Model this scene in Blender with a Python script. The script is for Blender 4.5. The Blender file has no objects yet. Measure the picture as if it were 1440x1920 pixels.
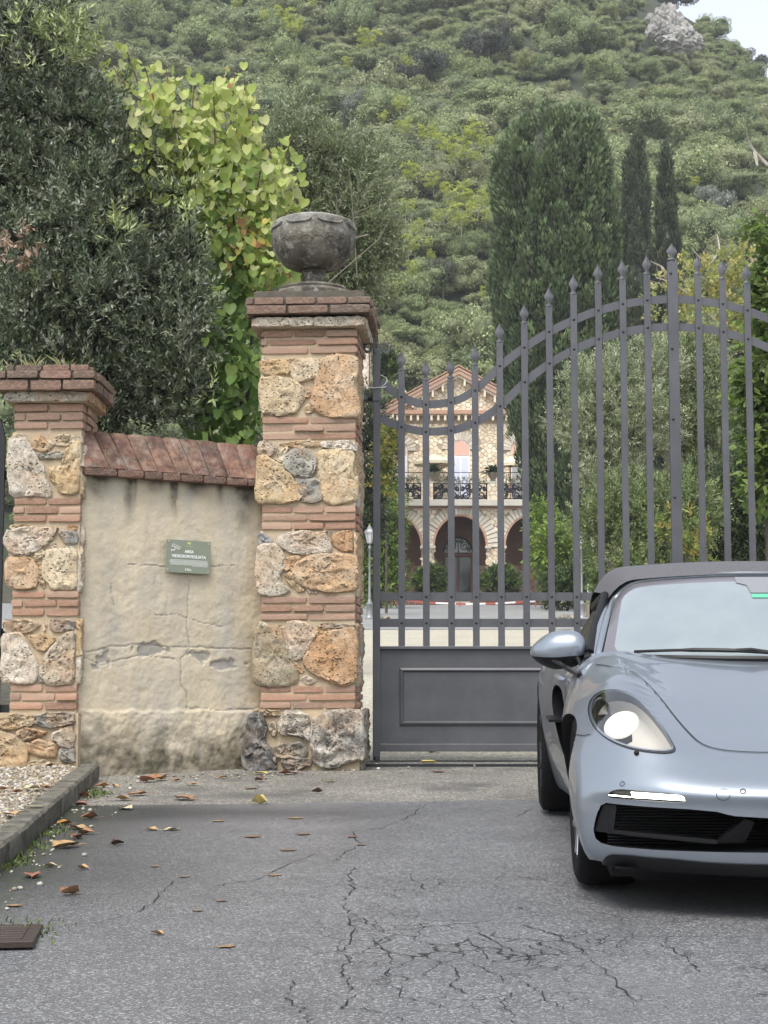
import bpy, bmesh, math, random
import numpy as np
from mathutils import Vector, Matrix, noise as mnoise

# ---------------------------------------------------------------- camera, sky, sun, exposure
S = bpy.context.scene
COL = S.collection
F_PX = 3225.0                      # focal length in pixels of the 1440 x 1920 photograph
PITCH = math.atan(330.0 / F_PX)
CAM_Z = 0.551
CAM = np.array([0.0, 0.0, CAM_Z])
cam_data = bpy.data.cameras.new('camera')
cam_data.sensor_fit = 'VERTICAL'
cam_data.sensor_height = 36.0
cam_data.lens = F_PX / 1920.0 * 36.0
cam_data.clip_start = 0.1
cam_data.clip_end = 3000.0
cam = bpy.data.objects.new('camera', cam_data)
COL.objects.link(cam)
cam.location = (0, 0, CAM_Z)
cam.rotation_euler = (math.pi / 2 + PITCH, 0, 0)
S.camera = cam

SUN_EL, SUN_AZ = math.radians(60), math.radians(203)
W = bpy.data.worlds.new('World'); S.world = W
W.use_nodes = True
nt = W.node_tree; nt.nodes.clear()
sky = nt.nodes.new('ShaderNodeTexSky'); sky.sky_type = 'NISHITA'; sky.sun_disc = False
sky.sun_elevation = SUN_EL; sky.sun_rotation = SUN_AZ
sky.air_density = 1.0; sky.dust_density = 1.3; sky.ozone_density = 1.0
hs = nt.nodes.new('ShaderNodeHueSaturation'); hs.inputs['Saturation'].default_value = 0.36
bg = nt.nodes.new('ShaderNodeBackground'); bg.inputs['Strength'].default_value = 0.12
wo = nt.nodes.new('ShaderNodeOutputWorld')
nt.links.new(sky.outputs[0], hs.inputs['Color']); nt.links.new(hs.outputs[0], bg.inputs['Color'])
nt.links.new(bg.outputs[0], wo.inputs['Surface'])
sun_d = bpy.data.lights.new('sun', 'SUN'); sun_d.energy = 1.5; sun_d.angle = math.radians(38)
sun_d.color = (1.0, 0.955, 0.89)
sun = bpy.data.objects.new('sun', sun_d); COL.objects.link(sun)
sd = Vector((math.sin(SUN_AZ) * math.cos(SUN_EL), math.cos(SUN_AZ) * math.cos(SUN_EL), math.sin(SUN_EL)))
sun.rotation_euler = sd.to_track_quat('Z', 'Y').to_euler()
S.view_settings.view_transform = 'Standard'; S.view_settings.look = 'None'
S.view_settings.gamma = 1.0; S.view_settings.use_curve_mapping = False
S.view_settings.exposure = 1.45
S.cycles.max_bounces = 6; S.cycles.transparent_max_bounces = 8
S.cycles.use_adaptive_sampling = True
S.cycles.use_denoising = True

# ---------------------------------------------------------------- measuring: a photo pixel on the plane y = Y
def ray(u, v):
    x = (u - 720) / F_PX; y = (960 - v) / F_PX
    return np.array([x, math.cos(PITCH) - math.sin(PITCH) * y, math.sin(PITCH) + math.cos(PITCH) * y])
def P(u, v, Y):
    r = ray(u, v)
    return CAM + r * (Y / r[1])
GY = [-80, 12.4, 50, 59, 90, 105, 125, 150, 700]
GZ = [-4.0, 0.024, 2.23, 2.93, 4.74, 5.7, 9.0, 22.0, 60.0]
def ground_z(Y):
    return float(np.interp(Y, GY, GZ))

# ---------------------------------------------------------------- object helpers
rng = random.Random(7)
nrng = np.random.default_rng(7)
def tag(o, label=None, cat=None, group=None, kind=None):
    if label: o['label'] = label
    if cat: o['category'] = cat
    if group: o['group'] = group
    if kind: o['kind'] = kind
    return o
def empty(name, loc=(0, 0, 0), rz=0.0):
    o = bpy.data.objects.new(name, None); COL.objects.link(o)
    o.location = loc; o.rotation_euler = (0, 0, rz); o.empty_display_size = 0.1
    return o
def link(name, me, parent=None, mats=None):
    o = bpy.data.objects.new(name, me); COL.objects.link(o)
    if mats:
        for m in (mats if isinstance(mats, (list, tuple)) else [mats]): me.materials.append(m)
    if parent is not None: o.parent = parent
    return o
def np_mesh(name, V, Fq, smooth=False, col=None):
    """verts (n,3), faces (m,k) all with the same count, optional per-vertex colour 'tint' (n,3)"""
    V = np.asarray(V, np.float32); Fq = np.asarray(Fq, np.int32)
    me = bpy.data.meshes.new(name)
    me.vertices.add(len(V)); me.vertices.foreach_set('co', V.ravel())
    k = Fq.shape[1]
    me.loops.add(Fq.size); me.loops.foreach_set('vertex_index', Fq.ravel())
    me.polygons.add(len(Fq))
    me.polygons.foreach_set('loop_start', np.arange(0, Fq.size, k, dtype=np.int32))
    if smooth: me.polygons.foreach_set('use_smooth', np.ones(len(Fq), bool))
    me.update(calc_edges=True)
    if col is not None: set_tint(me, col)
    return me
def set_tint(me, col):
    n = len(me.vertices)
    col = np.asarray(col, np.float32)
    if col.ndim == 1: col = np.tile(col, (n, 1))
    c = np.ones((n, 4), np.float32); c[:, :3] = col[:, :3]
    at = me.color_attributes.new('tint', 'FLOAT_COLOR', 'POINT')
    at.data.foreach_set('color', c.ravel())
class MB:
    """collects shapes, links them as ONE mesh"""
    def __init__(self): self.V = []; self.F = []; self.M = []; self.n = 0
    def add(self, V, F, m=0):
        self.V += [tuple(map(float, v)) for v in V]
        self.F += [tuple(i + self.n for i in f) for f in F]; self.M += [m] * len(F)
        self.n += len(V); return self
    def box(self, c, s, m=0, rz=0.0, taper=1.0):
        x, y, z = s[0] / 2, s[1] / 2, s[2] / 2; V = []
        cr, sr = math.cos(rz), math.sin(rz)
        for dz in (-z, z):
            k = taper if dz > 0 else 1.0
            for dx, dy in ((-x, -y), (x, -y), (x, y), (-x, y)):
                dx *= k; dy *= k
                V.append((c[0] + dx * cr - dy * sr, c[1] + dx * sr + dy * cr, c[2] + dz))
        return self.add(V, [(3, 2, 1, 0), (4, 5, 6, 7), (0, 1, 5, 4), (1, 2, 6, 5), (2, 3, 7, 6), (3, 0, 4, 7)], m)
    def prism(self, pts, d, m=0):
        """planar polygon pts (3d list), extruded by vector d"""
        n = len(pts); V = [tuple(p) for p in pts] + [tuple(np.add(p, d)) for p in pts]
        Fs = [tuple(range(n)), tuple(range(2 * n - 1, n - 1, -1))]
        Fs += [(i, i + n, (i + 1) % n + n, (i + 1) % n) for i in range(n)]
        return self.add(V, Fs, m)
    def tube(self, pts, r, seg=8, m=0, caps=True, flat=1.0):
        pts = [Vector(p) for p in pts]; n = len(pts)
        R = r if isinstance(r, (list, tuple)) else [r] * n
        V = []; up = Vector((0, 0, 1))
        prev = None
        for i, p in enumerate(pts):
            t = (pts[min(i + 1, n - 1)] - pts[max(i - 1, 0)]).normalized()
            if prev is None:
                a = t.cross(up)
                if a.length < 1e-3: a = t.cross(Vector((1, 0, 0)))
                a.normalize()
            else:
                a = prev - t * prev.dot(t)
                if a.length < 1e-6: a = t.orthogonal()
                a.normalize()
            prev = a; b = t.cross(a)
            for k in range(seg):
                q = 2 * math.pi * k / seg
                V.append(p + a * (R[i] * math.cos(q)) + b * (R[i] * flat * math.sin(q)))
        Fs = []
        for i in range(n - 1):
            for k in range(seg):
                k2 = (k + 1) % seg
                Fs.append((i * seg + k, i * seg + k2, (i + 1) * seg + k2, (i + 1) * seg + k))
        if caps: Fs += [tuple(range(seg - 1, -1, -1)), tuple(range((n - 1) * seg, n * seg))]
        return self.add(V, Fs, m)
    def lathe(self, prof, c=(0, 0, 0), seg=24, m=0):
        V = []; Fs = []
        for (r, z) in prof:
            for k in range(seg):
                q = 2 * math.pi * k / seg
                V.append((c[0] + r * math.cos(q), c[1] + r * math.sin(q), c[2] + z))
        for i in range(len(prof) - 1):
            for k in range(seg):
                k2 = (k + 1) % seg
                Fs.append((i * seg + k, i * seg + k2, (i + 1) * seg + k2, (i + 1) * seg + k))
        Fs += [tuple(range(seg - 1, -1, -1)), tuple(range((len(prof) - 1) * seg, len(prof) * seg))]
        return self.add(V, Fs, m)
    def dome(self, c, r, axis=(0, -1, 0), m=0, seg=8, flat=0.7):
        ax = Vector(axis).normalized(); a = ax.orthogonal().normalized(); b = ax.cross(a)
        V = []; Fs = []
        rings = [(1, 0), (0.8, 0.5), (0.4, 0.88)]
        for rr, h in rings:
            for k in range(seg):
                q = 2 * math.pi * k / seg
                V.append(Vector(c) + a * (r * rr * math.cos(q)) + b * (r * rr * math.sin(q)) + ax * (r * h * flat))
        V.append(Vector(c) + ax * r * flat)
        for i in range(2):
            for k in range(seg):
                k2 = (k + 1) % seg
                Fs.append((i * seg + k, i * seg + k2, (i + 1) * seg + k2, (i + 1) * seg + k))
        Fs += [(2 * seg + k, 2 * seg + (k + 1) % seg, 3 * seg) for k in range(seg)]
        return self.add(V, Fs, m)
    def mesh(self, name, smooth=False, tint=None):
        me = bpy.data.meshes.new(name)
        me.from_pydata(self.V, [], self.F)
        me.polygons.foreach_set('material_index', self.M)
        if smooth:
            me.polygons.foreach_set('use_smooth', [True] * len(self.F))
            me.set_sharp_from_angle(angle=math.radians(smooth if smooth is not True else 35))
        if tint is not None: set_tint(me, tint)
        me.update(); return me
    def build(self, name, mats, parent=None, smooth=False, tint=None, bevel=0.0):
        o = link(name, self.mesh(name, smooth, tint), parent, mats)
        if bevel:
            b = o.modifiers.new('bevel', 'BEVEL'); b.width = bevel; b.segments = 2; b.limit_method = 'ANGLE'
        return o

# ---------------------------------------------------------------- materials
class NB:
    """a small node builder"""
    def __init__(self, name):
        self.m = bpy.data.materials.new(name); self.m.use_nodes = True
        self.t = self.m.node_tree; self.b = self.t.nodes['Principled BSDF']; self.out = self.t.nodes['Material Output']
        self._c = {}
    def n(self, kind, **kw):
        nd = self.t.nodes.new('ShaderNode' + kind)
        for k, v in kw.items():
            if hasattr(nd, k) and k not in nd.inputs: setattr(nd, k, v)
            else: self.set(nd, k, v)
        return nd
    def set(self, nd, k, v):
        s = nd.inputs[k]
        if isinstance(v, bpy.types.NodeSocket): self.t.links.new(v, s)
        else: s.default_value = v if not (isinstance(v, tuple) and len(v) == 3 and s.type == 'RGBA') else v + (1,)
    def coord(self, which='Object'):
        if which not in self._c: self._c[which] = self.n('TexCoord').outputs[which]
        return self._c[which]
    def noise(self, scale, detail=4, rough=0.55, vec=None, dist=0.0, dim='3D'):
        nd = self.n('TexNoise', Scale=scale, Detail=detail, Roughness=rough, Distortion=dist)
        self.t.links.new(vec or self.coord(), nd.inputs['Vector']); return nd.outputs['Fac']
    def vor(self, scale, feature='F1', vec=None, rnd=1.0, out='Distance'):
        nd = self.n('TexVoronoi', Scale=scale, Randomness=rnd); nd.feature = feature
        self.t.links.new(vec or self.coord(), nd.inputs['Vector']); return nd.outputs[out]
    def map(self, sc=(1, 1, 1), loc=(0, 0, 0), vec=None):
        nd = self.n('Mapping'); nd.inputs['Scale'].default_value = sc; nd.inputs['Location'].default_value = loc
        self.t.links.new(vec or self.coord(), nd.inputs['Vector']); return nd.outputs[0]
    def ramp(self, fac, stops, interp='LINEAR'):
        nd = self.n('ValToRGB'); self.t.links.new(fac, nd.inputs[0]); r = nd.color_ramp; r.interpolation = interp
        while len(r.elements) < len(stops): r.elements.new(0.5)
        for e, (p, c) in zip(r.elements, stops):
            e.position = p; e.color = (c, c, c, 1) if isinstance(c, (int, float)) else tuple(c) + (1,)
        return nd.outputs[0]
    def mix(self, fac, a, b, mode='MIX'):
        nd = self.n('Mix', data_type='RGBA'); nd.blend_type = mode
        for k, v in ((0, fac), (6, a), (7, b)):
            s = nd.inputs[k]
            if isinstance(v, bpy.types.NodeSocket): self.t.links.new(v, s)
            else: s.default_value = v if k == 0 else tuple(v) + (1,)
        return nd.outputs[2]
    def math(self, op, a, b=0.0, c=None):
        nd = self.n('Math', operation=op)
        for i, v in enumerate((a, b, c)):
            if v is None: continue
            if isinstance(v, bpy.types.NodeSocket): self.t.links.new(v, nd.inputs[i])
            else: nd.inputs[i].default_value = v
        return nd.outputs[0]
    def attr(self, name='tint', out='Color'):
        return self.n('Attribute', attribute_name=name).outputs[out]
    def objcolor(self): return self.n('ObjectInfo').outputs['Color']
    def objrandom(self): return self.n('ObjectInfo').outputs['Random']
    def bump(self, h, strength=0.5, dist=0.01, prev=None):
        nd = self.n('Bump', Strength=strength, Distance=dist); self.t.links.new(h, nd.inputs['Height'])
        if prev is not None: self.t.links.new(prev, nd.inputs['Normal'])
        return nd.outputs[0]
    def fin(self, color=None, rough=None, normal=None, **kw):
        for k, v in (('Base Color', color), ('Roughness', rough), ('Normal', normal)):
            if v is not None: self.set(self.b, k, v)
        for k, v in kw.items(): self.set(self.b, k, v)
        return self.m
def simple(name, color, rough=0.5, metal=0.0, **kw):
    return NB(name).fin(color, rough, Metallic=metal, **kw)
def pchip(xs, ys):
    xs = np.asarray(xs, float); ys = np.asarray(ys, float)
    h = np.diff(xs); d = np.diff(ys) / h
    m = np.zeros_like(ys); m[0], m[-1] = d[0], d[-1]
    for i in range(1, len(xs) - 1):
        if d[i - 1] * d[i] > 0:
            w1, w2 = 2 * h[i] + h[i - 1], h[i] + 2 * h[i - 1]
            m[i] = (w1 + w2) / (w1 / d[i - 1] + w2 / d[i])
    def f(x):
        x = np.clip(x, xs[0], xs[-1]); i = np.clip(np.searchsorted(xs, x) - 1, 0, len(xs) - 2)
        t = (x - xs[i]) / h[i]; t2, t3 = t * t, t * t * t
        return (2 * t3 - 3 * t2 + 1) * ys[i] + (t3 - 2 * t2 + t) * h[i] * m[i] + (-2 * t3 + 3 * t2) * ys[i + 1] + (t3 - t2) * h[i] * m[i + 1]
    return f
# ---------------------------------------------------------------- ground materials
def asphalt_mat():
    nb = NB('wet_asphalt'); co = nb.coord()
    g1 = nb.noise(150, 3, .7, co); g2 = nb.vor(150, 'F1', co, out='Color'); big = nb.noise(.55, 4, .6, co)
    sp = nb.n('SeparateColor', Color=g2).outputs[0]
    stone = nb.ramp(sp, [(0, (.094, .095, .098)), (.35, (.128, .129, .133)), (.78, (.166, .168, .173)), (.95, (.33, .333, .34))])
    col = nb.mix(nb.ramp(g1, [(.36, .30), (.55, 0)]), stone, (.012, .012, .013))
    # damp patches: darker and smoother
    wet = nb.attr('tint')
    wr = nb.n('SeparateColor', Color=wet)
    damp = nb.math('MULTIPLY', wr.outputs[0], nb.ramp(big, [(.3, .75), (.7, 1)]))
    col = nb.mix(nb.math('MULTIPLY', damp, .9), col, (.012, .014, .015))
    moss = nb.math('MULTIPLY', wr.outputs[1], nb.ramp(nb.noise(14, 4, .7, co), [(.42, 0), (.56, 1)]))
    col = nb.mix(moss, col, (.035, .05, .012))
    pale = nb.math('MULTIPLY', wr.outputs[2], nb.ramp(nb.noise(2.2, 5, .65, co), [(.35, 0), (.65, .6)]))
    col = nb.mix(pale, col, (.12, .12, .122))
    col = nb.mix(nb.ramp(nb.noise(1.6, 6, .7, nb.map(loc=(6, 3, 0))), [(.38, .30), (.60, 0)]), col, (.045, .046, .05))
    # crazing
    wv = nb.n('VectorMath', operation='ADD'); nz = nb.n('TexNoise', Scale=2.6, Detail=5); nb.t.links.new(co, nz.inputs['Vector'])
    sc = nb.n('VectorMath', operation='SCALE'); nb.t.links.new(nz.outputs['Color'], sc.inputs[0]); sc.inputs['Scale'].default_value = .55
    nb.t.links.new(co, wv.inputs[0]); nb.t.links.new(sc.outputs[0], wv.inputs[1])
    e1 = nb.vor(6.0, 'DISTANCE_TO_EDGE', nb.map((1, .55, 1), vec=wv.outputs[0]))
    ck = nb.ramp(e1, [(0, 1), (.012, .9), (.028, 0)])
    ck = nb.math('MULTIPLY', ck, nb.ramp(nb.noise(1.1, 3, .6, nb.map(loc=(3.3, 1.2, 0))), [(.47, 0), (.60, 1)]))
    e2 = nb.vor(11.0, 'DISTANCE_TO_EDGE', nb.map((1, .6, 1), (5, 2, 0), vec=wv.outputs[0]))
    ck2 = nb.math('MULTIPLY', nb.ramp(e2, [(0, 1), (.010, .8), (.03, 0)]), nb.ramp(nb.noise(2.3, 4, .7, nb.map(loc=(8.3, 4.2, 0))), [(.50, 0), (.60, .8)]))
    ck = nb.math('MULTIPLY', nb.math('MAXIMUM', ck, ck2), nb.attr('craze', 'Fac'))
    col = nb.mix(ck, col, (.006, .006, .006))
    h = nb.math('ADD', nb.math('MULTIPLY', sp, .6), g1)
    h = nb.math('SUBTRACT', h, nb.math('MULTIPLY', ck, 2.0))
    ro = nb.math('ADD', nb.math('MULTIPLY', damp, .06), nb.ramp(sp, [(0, .32), (1, .55)]))
    nb.set(nb.b, 'Specular IOR Level', nb.math('SUBTRACT', .5, nb.math('MULTIPLY', damp, .46)))
    return nb.fin(col, ro, nb.bump(h, .55, .004))
def grit_mat(name, c0, c1, c2, scale, rough=.8, dark=.25, bump=.5, patch=None):
    nb = NB(name); co = nb.coord()
    sp = nb.n('SeparateColor', Color=nb.vor(scale, 'F1', co, out='Color')).outputs[0]
    col = nb.ramp(sp, [(0, c0), (.6, c1), (1, c2)])
    big = nb.noise(.9, 5, .65, co)
    col = nb.mix(nb.ramp(big, [(.35, dark), (.65, 0)]), col, tuple(x * .35 for x in c0))
    if patch: col = nb.mix(nb.ramp(nb.noise(patch[1], 4, .6, co), [(.52, 0), (.66, .8)]), col, patch[0])
    return nb.fin(col, rough, nb.bump(sp, bump, .006))
M_ASPHALT = asphalt_mat()
M_APRON = grit_mat('pale_apron_asphalt', (.055, .053, .048), (.20, .19, .165), (.46, .43, .37), 120, .7, .4, bump=.7, patch=((.07, .068, .064), 1.3))
M_GRAVEL = grit_mat('cream_gravel', (.22, .20, .15), (.42, .385, .30), (.60, .57, .48), 55, .9, .15)
M_BED = grit_mat('gravel_bed_soil', (.16, .13, .09), (.30, .25, .17), (.45, .40, .31), 70, .95, .4)
M_SOIL = grit_mat('garden_soil', (.03, .026, .018), (.06, .055, .035), (.10, .09, .06), 14, .95, .3, patch=((.035, .05, .015), .7))
M_LANE = grit_mat('grey_lane_asphalt', (.19, .19, .185), (.25, .25, .245), (.30, .30, .29), 60, .8, .3)
M_KERB = NB('kerb_stone'); _k = M_KERB
M_KERB = _k.fin(_k.mix(_k.ramp(_k.noise(11, 7, .78), [(.36, 0), (.60, 1)]), (.026, .026, .018), (.15, .138, .108)), .8, _k.bump(_k.noise(60, 4), .6, .006))

def strip(name, lefts, rights, off, mat, nx=1, kind='structure', ys=None, sub=1):
    """a sheet between two edge lines given as (x, y) pairs at equal y, laid on the ground profile"""
    L = np.array(lefts, float); R = np.array(rights, float)
    V = []; rows = len(L)
    for (lx, ly), (rx, ry) in zip(L, R):
        for k in range(nx + 1):
            t = k / nx; x = lx + (rx - lx) * t; y = ly + (ry - ly) * t
            V.append((x, y, ground_z(y) + off))
    w = nx + 1
    Fq = [(r * w + k, r * w + k + 1, (r + 1) * w + k + 1, (r + 1) * w + k) for r in range(rows - 1) for k in range(nx)]
    o = link(name, np_mesh(name, V, Fq), None, mat)
    return tag(o, kind=kind)
# base ground sheet out to the horizon
ys = [-80, -40, 0, 12.4, 30, 50, 59, 75, 90, 105, 125, 150, 400, 700]
tag(strip('ground', [(-600, y) for y in ys], [(600, y) for y in ys], -.012, M_SOIL), 'dark damp garden soil under the trees and hedges')

# the road: asphalt up to the pale apron, edge measured on the photograph
def road_edge_y(x):
    return float(np.interp(x, [-3, -1.75, -.5, .5, 1.2, 6], [9.9, 9.6, 9.78, 9.9, 9.98, 10.1]))
def near_kerb_x(y): return float(np.interp(y, [-6, 7.5, 11.2], [-1.37, -1.60, -1.83]))
xs = np.linspace(0, 1, 70); yv = np.concatenate([np.linspace(-80, 2, 10), np.linspace(3, 9, 60), np.linspace(9.1, 9.5, 6), [1e9]])
V = []; tint = []; craze = []
for y in yv:
    for t in xs:
        x = -12 + 24 * t
        yy = road_edge_y(x) + .02 * math.sin(23 * x) + .012 * math.sin(61 * x) if y > 1e8 else y
        V.append((x, yy, ground_z(yy)))
        kx = near_kerb_x(yy)
        damp = max(0, min(1, 1 - (x - kx) / 1.1)) * max(0, min(1, (yy - 5.4) / 1.6)) + .7 * max(0, 1 - abs(yy - 9.3) / .5) * max(0, min(1, (.9 - x) / 1.2))
        moss = max(0, 1 - (x - kx) / .22) if x > kx - .4 else 0
        pale = max(0, 1 - abs(x - .9) / 1.0) * max(0, 1 - abs(yy - 6.2) / 2.6) + .25
        tint.append((min(damp, 1), moss, min(pale, 1)))
        craze.append(max(0, min(1, (7.5 - yy) / .9)) * max(0, min(1, 2.2 - 2.2 * abs(x - .55) / 1.15)))
w = len(xs)
Fq = [(r * w + k, r * w + k + 1, (r + 1) * w + k + 1, (r + 1) * w + k) for r in range(len(yv) - 1) for k in range(w - 1)]
me = np_mesh('road', V, Fq, col=np.array(tint))
at = me.attributes.new('craze', 'FLOAT', 'POINT'); at.data.foreach_set('value', np.array(craze, np.float32))
tag(link('road', me, None, M_ASPHALT), kind='structure')
# the pale apron in front of the gate, drive and lane beyond it
ex = np.linspace(-12, 12, 60)
V = []; Fq = []
for k, x in enumerate(ex):
    y0 = road_edge_y(x) - .05
    for y in (y0, (y0 + 12.5) / 2, 12.5): V.append((x, y, ground_z(y) - .004))
for k in range(59):
    for j in range(2): Fq.append((k * 3 + j, (k + 1) * 3 + j, (k + 1) * 3 + j + 1, k * 3 + j + 1))
tag(link('pavement', np_mesh('pavement', V, Fq), None, M_APRON), kind='structure')
strip('path', [(-.75, 12.5), (-1.4, 30), (-3, 50)], [(9, 12.5), (11, 30), (22, 50)], .002, M_GRAVEL, 4)
strip('road', [(-30, 50.2), (-30, 59), (-30, 75), (-30, 90), (-30, 104)], [(40, 50.2), (40, 59), (40, 75), (40, 90), (40, 104)], .004, M_LANE)
# threshold: worn steel strip under the gate
g = MB()
for x0, x1 in ((-.32, .62), (.64, 4.0)):
    g.box(((x0 + x1) / 2, 12.12, ground_z(12.12) + .004), (x1 - x0, .10, .014))
tag(g.build('threshold', simple('threshold_steel', (.035, .037, .042), .5, .6)), 'dark steel gate track set into the pale apron below the gate', 'threshold')

# long cracks in the road, measured on the photograph
CR = [[(800, 1508), (775, 1527), (720, 1552), (660, 1560), (672, 1585), (640, 1605), (628, 1618)],
      [(664, 1625), (655, 1650), (662, 1670), (642, 1690), (655, 1712), (675, 1718), (700, 1738), (712, 1750)],
      [(655, 1720), (664, 1760), (643, 1785), (655, 1800), (640, 1830), (660, 1845), (655, 1870), (645, 1895)],
      [(318, 1652), (300, 1680), (262, 1710), (180, 1730), (90, 1742), (20, 1752)],
      [(560, 1835), (540, 1860), (555, 1885), (575, 1905), (590, 1919)],
      [(870, 1760), (900, 1780), (918, 1800)], [(880, 1745), (930, 1768), (985, 1790), (1005, 1800)], [(985, 1772), (1012, 1782), (1015, 1792)],
      [(980, 1840), (1008, 1860), (1040, 1885), (1060, 1893)], [(960, 1862), (940, 1880), (960, 1905), (968, 1919)], [(980, 1735), (1040, 1752), (1100, 1788), (1150, 1835), (1190, 1882)],
      [(760, 1830), (748, 1870), (800, 1880), (850, 1890)], [(690, 1850), (720, 1845), (752, 1858)], [(640, 1890), (700, 1895), (760, 1915)], [(1000, 1515), (960, 1535)], [(790, 1790), (845, 1812), (860, 1835), (842, 1850), (880, 1865)],
      [(890, 1808), (935, 1830), (950, 1845)], [(1240, 1770), (1290, 1800), (1312, 1822), (1280, 1826)], [(590, 1600), (480, 1650), (400, 1662)], [(700, 1760), (735, 1800), (725, 1832)], [(760, 1640), (800, 1668), (830, 1655)]]
def ground_px(u, v):
    lo, hi = 2.0, 60.0
    for _ in range(40):
        m = (lo + hi) / 2
        if P(u, v, m)[2] < ground_z(m): hi = m
        else: lo = m
    # sight line drops below the ground where it meets it
    return P(u, v, lo)
def ground_px2(u, v):
    a, b = 2.0, 14.0
    r = ray(u, v)
    for _ in range(50):
        m = (a + b) / 2
        if CAM_Z + r[2] / r[1] * m > ground_z(m): a = m
        else: b = m
    return CAM + r * (a / r[1])
g = MB()
for line in CR:
    pts = resample_line = []
    for i in range(len(line) - 1):
        for t in np.linspace(0, 1, 7)[:-1]:
            pts.append(np.array(line[i]) * (1 - t) + np.array(line[i + 1]) * t)
    pts.append(np.array(line[-1]))
    W3 = [ground_px2(*p) for p in pts]
    off = 0.0; Lp = []; Rp = []
    for i, p in enumerate(W3):
        d = W3[min(i + 1, len(W3) - 1)] - W3[max(i - 1, 0)]; d /= np.linalg.norm(d)
        s = np.array([d[1], -d[0], 0]); j = rng.gauss(0, .008); wd = abs(rng.gauss(.0006, .0015)) + .0005
        wd = min(wd, .0032)
        if i in (0, len(W3) - 1): wd = .0005
        c = p + s * j; z = ground_z(c[1]) + .003
        Lp.append((c[0] - s[0] * wd, c[1] - s[1] * wd, z)); Rp.append((c[0] + s[0] * wd, c[1] + s[1] * wd, z))
    n_ = len(Lp)
    g.add(Lp + Rp, [(i, i + n_, i + n_ + 1, i + 1) for i in range(n_ - 1)])
o = g.build('road_crack', simple('crack_shadow', (.008, .008, .008), .9)); tag(o, kind='structure')

# kerb beside the gravel bed: three stones, each a part of the kerb
kerb = empty('kerb'); tag(kerb, kind='structure')
def kerb_stone(y0, y1):
    n_ = 34; g = MB(); V = []; 
    for i in range(n_ + 1):
        y = y0 + (y1 - y0) * i / n_; x = near_kerb_x(y); e = .006 * mnoise.noise(Vector((y * 6, 1, 0))) + rng.gauss(0, .0012); z = ground_z(y)
        V += [(x + e, y, z - .05), (x + e + .003, y, z + .088 + rng.gauss(0, .0025)), (x - .010 + e, y, z + .102 + rng.gauss(0, .0015)), (x - .105 + e, y, z + .103), (x - .118, y, z + .09), (x - .118, y, z - .05)]
    Fq = [(i * 6 + k, i * 6 + k + 1, (i + 1) * 6 + k + 1, (i + 1) * 6 + k) for i in range(n_) for k in range(5)]
    g.add(V, Fq + [tuple(range(5, -1, -1)), tuple(range(n_ * 6, n_ * 6 + 6))]); return g.build('kerb_stone', M_KERB, kerb, 40)
for y0, y1 in ((4.6, 6.6), (6.61, 8.3), (8.31, 9.95), (9.96, 11.12)): kerb_stone(y0, y1 - .008)
# gravel bed behind the kerb
yb = [4, 6, 8, 10, 11.6]
strip('gravel_bed', [(-5, y) for y in yb], [(near_kerb_x(y) - .13, y) for y in yb], .075, M_BED, 6)
def pebbles(name, spots, mats, kind='stuff', sub=1):
    bm0 = bmesh.new(); bmesh.ops.create_icosphere(bm0, subdivisions=1, radius=1.0)
    bv = np.array([v.co[:] for v in bm0.verts]); bf = np.array([[v.index for v in f.verts] for f in bm0.faces]); bm0.free()
    V = []; Fq = []; C = []
    for i, (x, y, z, r, c) in enumerate(spots):
        q = nrng.normal(size=(3, 3)); q, _ = np.linalg.qr(q)
        sc = r * nrng.uniform(.55, 1.25, 3)
        V.append((bv * sc) @ q * np.array([1, 1, .7]) + np.array([x, y, z + r * .3])); Fq.append(bf + i * len(bv)); C.append(np.tile(c, (len(bv), 1)))
    return tag(link(name, np_mesh(name, np.vstack(V), np.vstack(Fq), False, np.vstack(C)), None, mats), kind=kind)
_pm = NB('pebble_stone'); M_PEB = _pm.fin(_pm.mix(.25, _pm.attr(), _pm.ramp(_pm.noise(90, 3), [(.3, .1), (.7, .6)]), 'MULTIPLY'), .8)
PC = np.array([(.52, .48, .40), (.42, .36, .27), (.30, .26, .2), (.60, .57, .51), (.38, .30, .2), (.22, .19, .15)])
sp = []
for _ in range(5200):
    y = rng.uniform(6.5, 11.4); x = near_kerb_x(y) - .14 - abs(rng.gauss(0, .45))
    if x < -3.2: continue
    sp.append((x, y, ground_z(y) + .075, rng.choice([.006, .008, .011, .015]), PC[rng.randrange(6)] * rng.uniform(.7, 1.1)))
pebbles('gravel', sp, M_PEB)
sp = []
for _ in range(230):      # loose pale chips along the foot of the kerb, the wall and the gate
    m = rng.random()
    if m < .45: y = rng.uniform(6.2, 11); x = near_kerb_x(y) + abs(rng.gauss(0, .13)) + .01
    elif m < .8: x = rng.uniform(-1.8, -.2); y = 11.35 + .25 * (x + 1.8) - abs(rng.gauss(0, .22))
    else: x = rng.uniform(-.3, 1.2); y = rng.uniform(11.5, 12.6)
    sp.append((x, y, ground_z(y) + .001, rng.choice([.004, .006, .009, .013]), PC[rng.choice([0, 3, 1, 2])] * rng.uniform(.6, 1.0)))
pebbles('scattered_gravel', sp, M_PEB)
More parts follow.
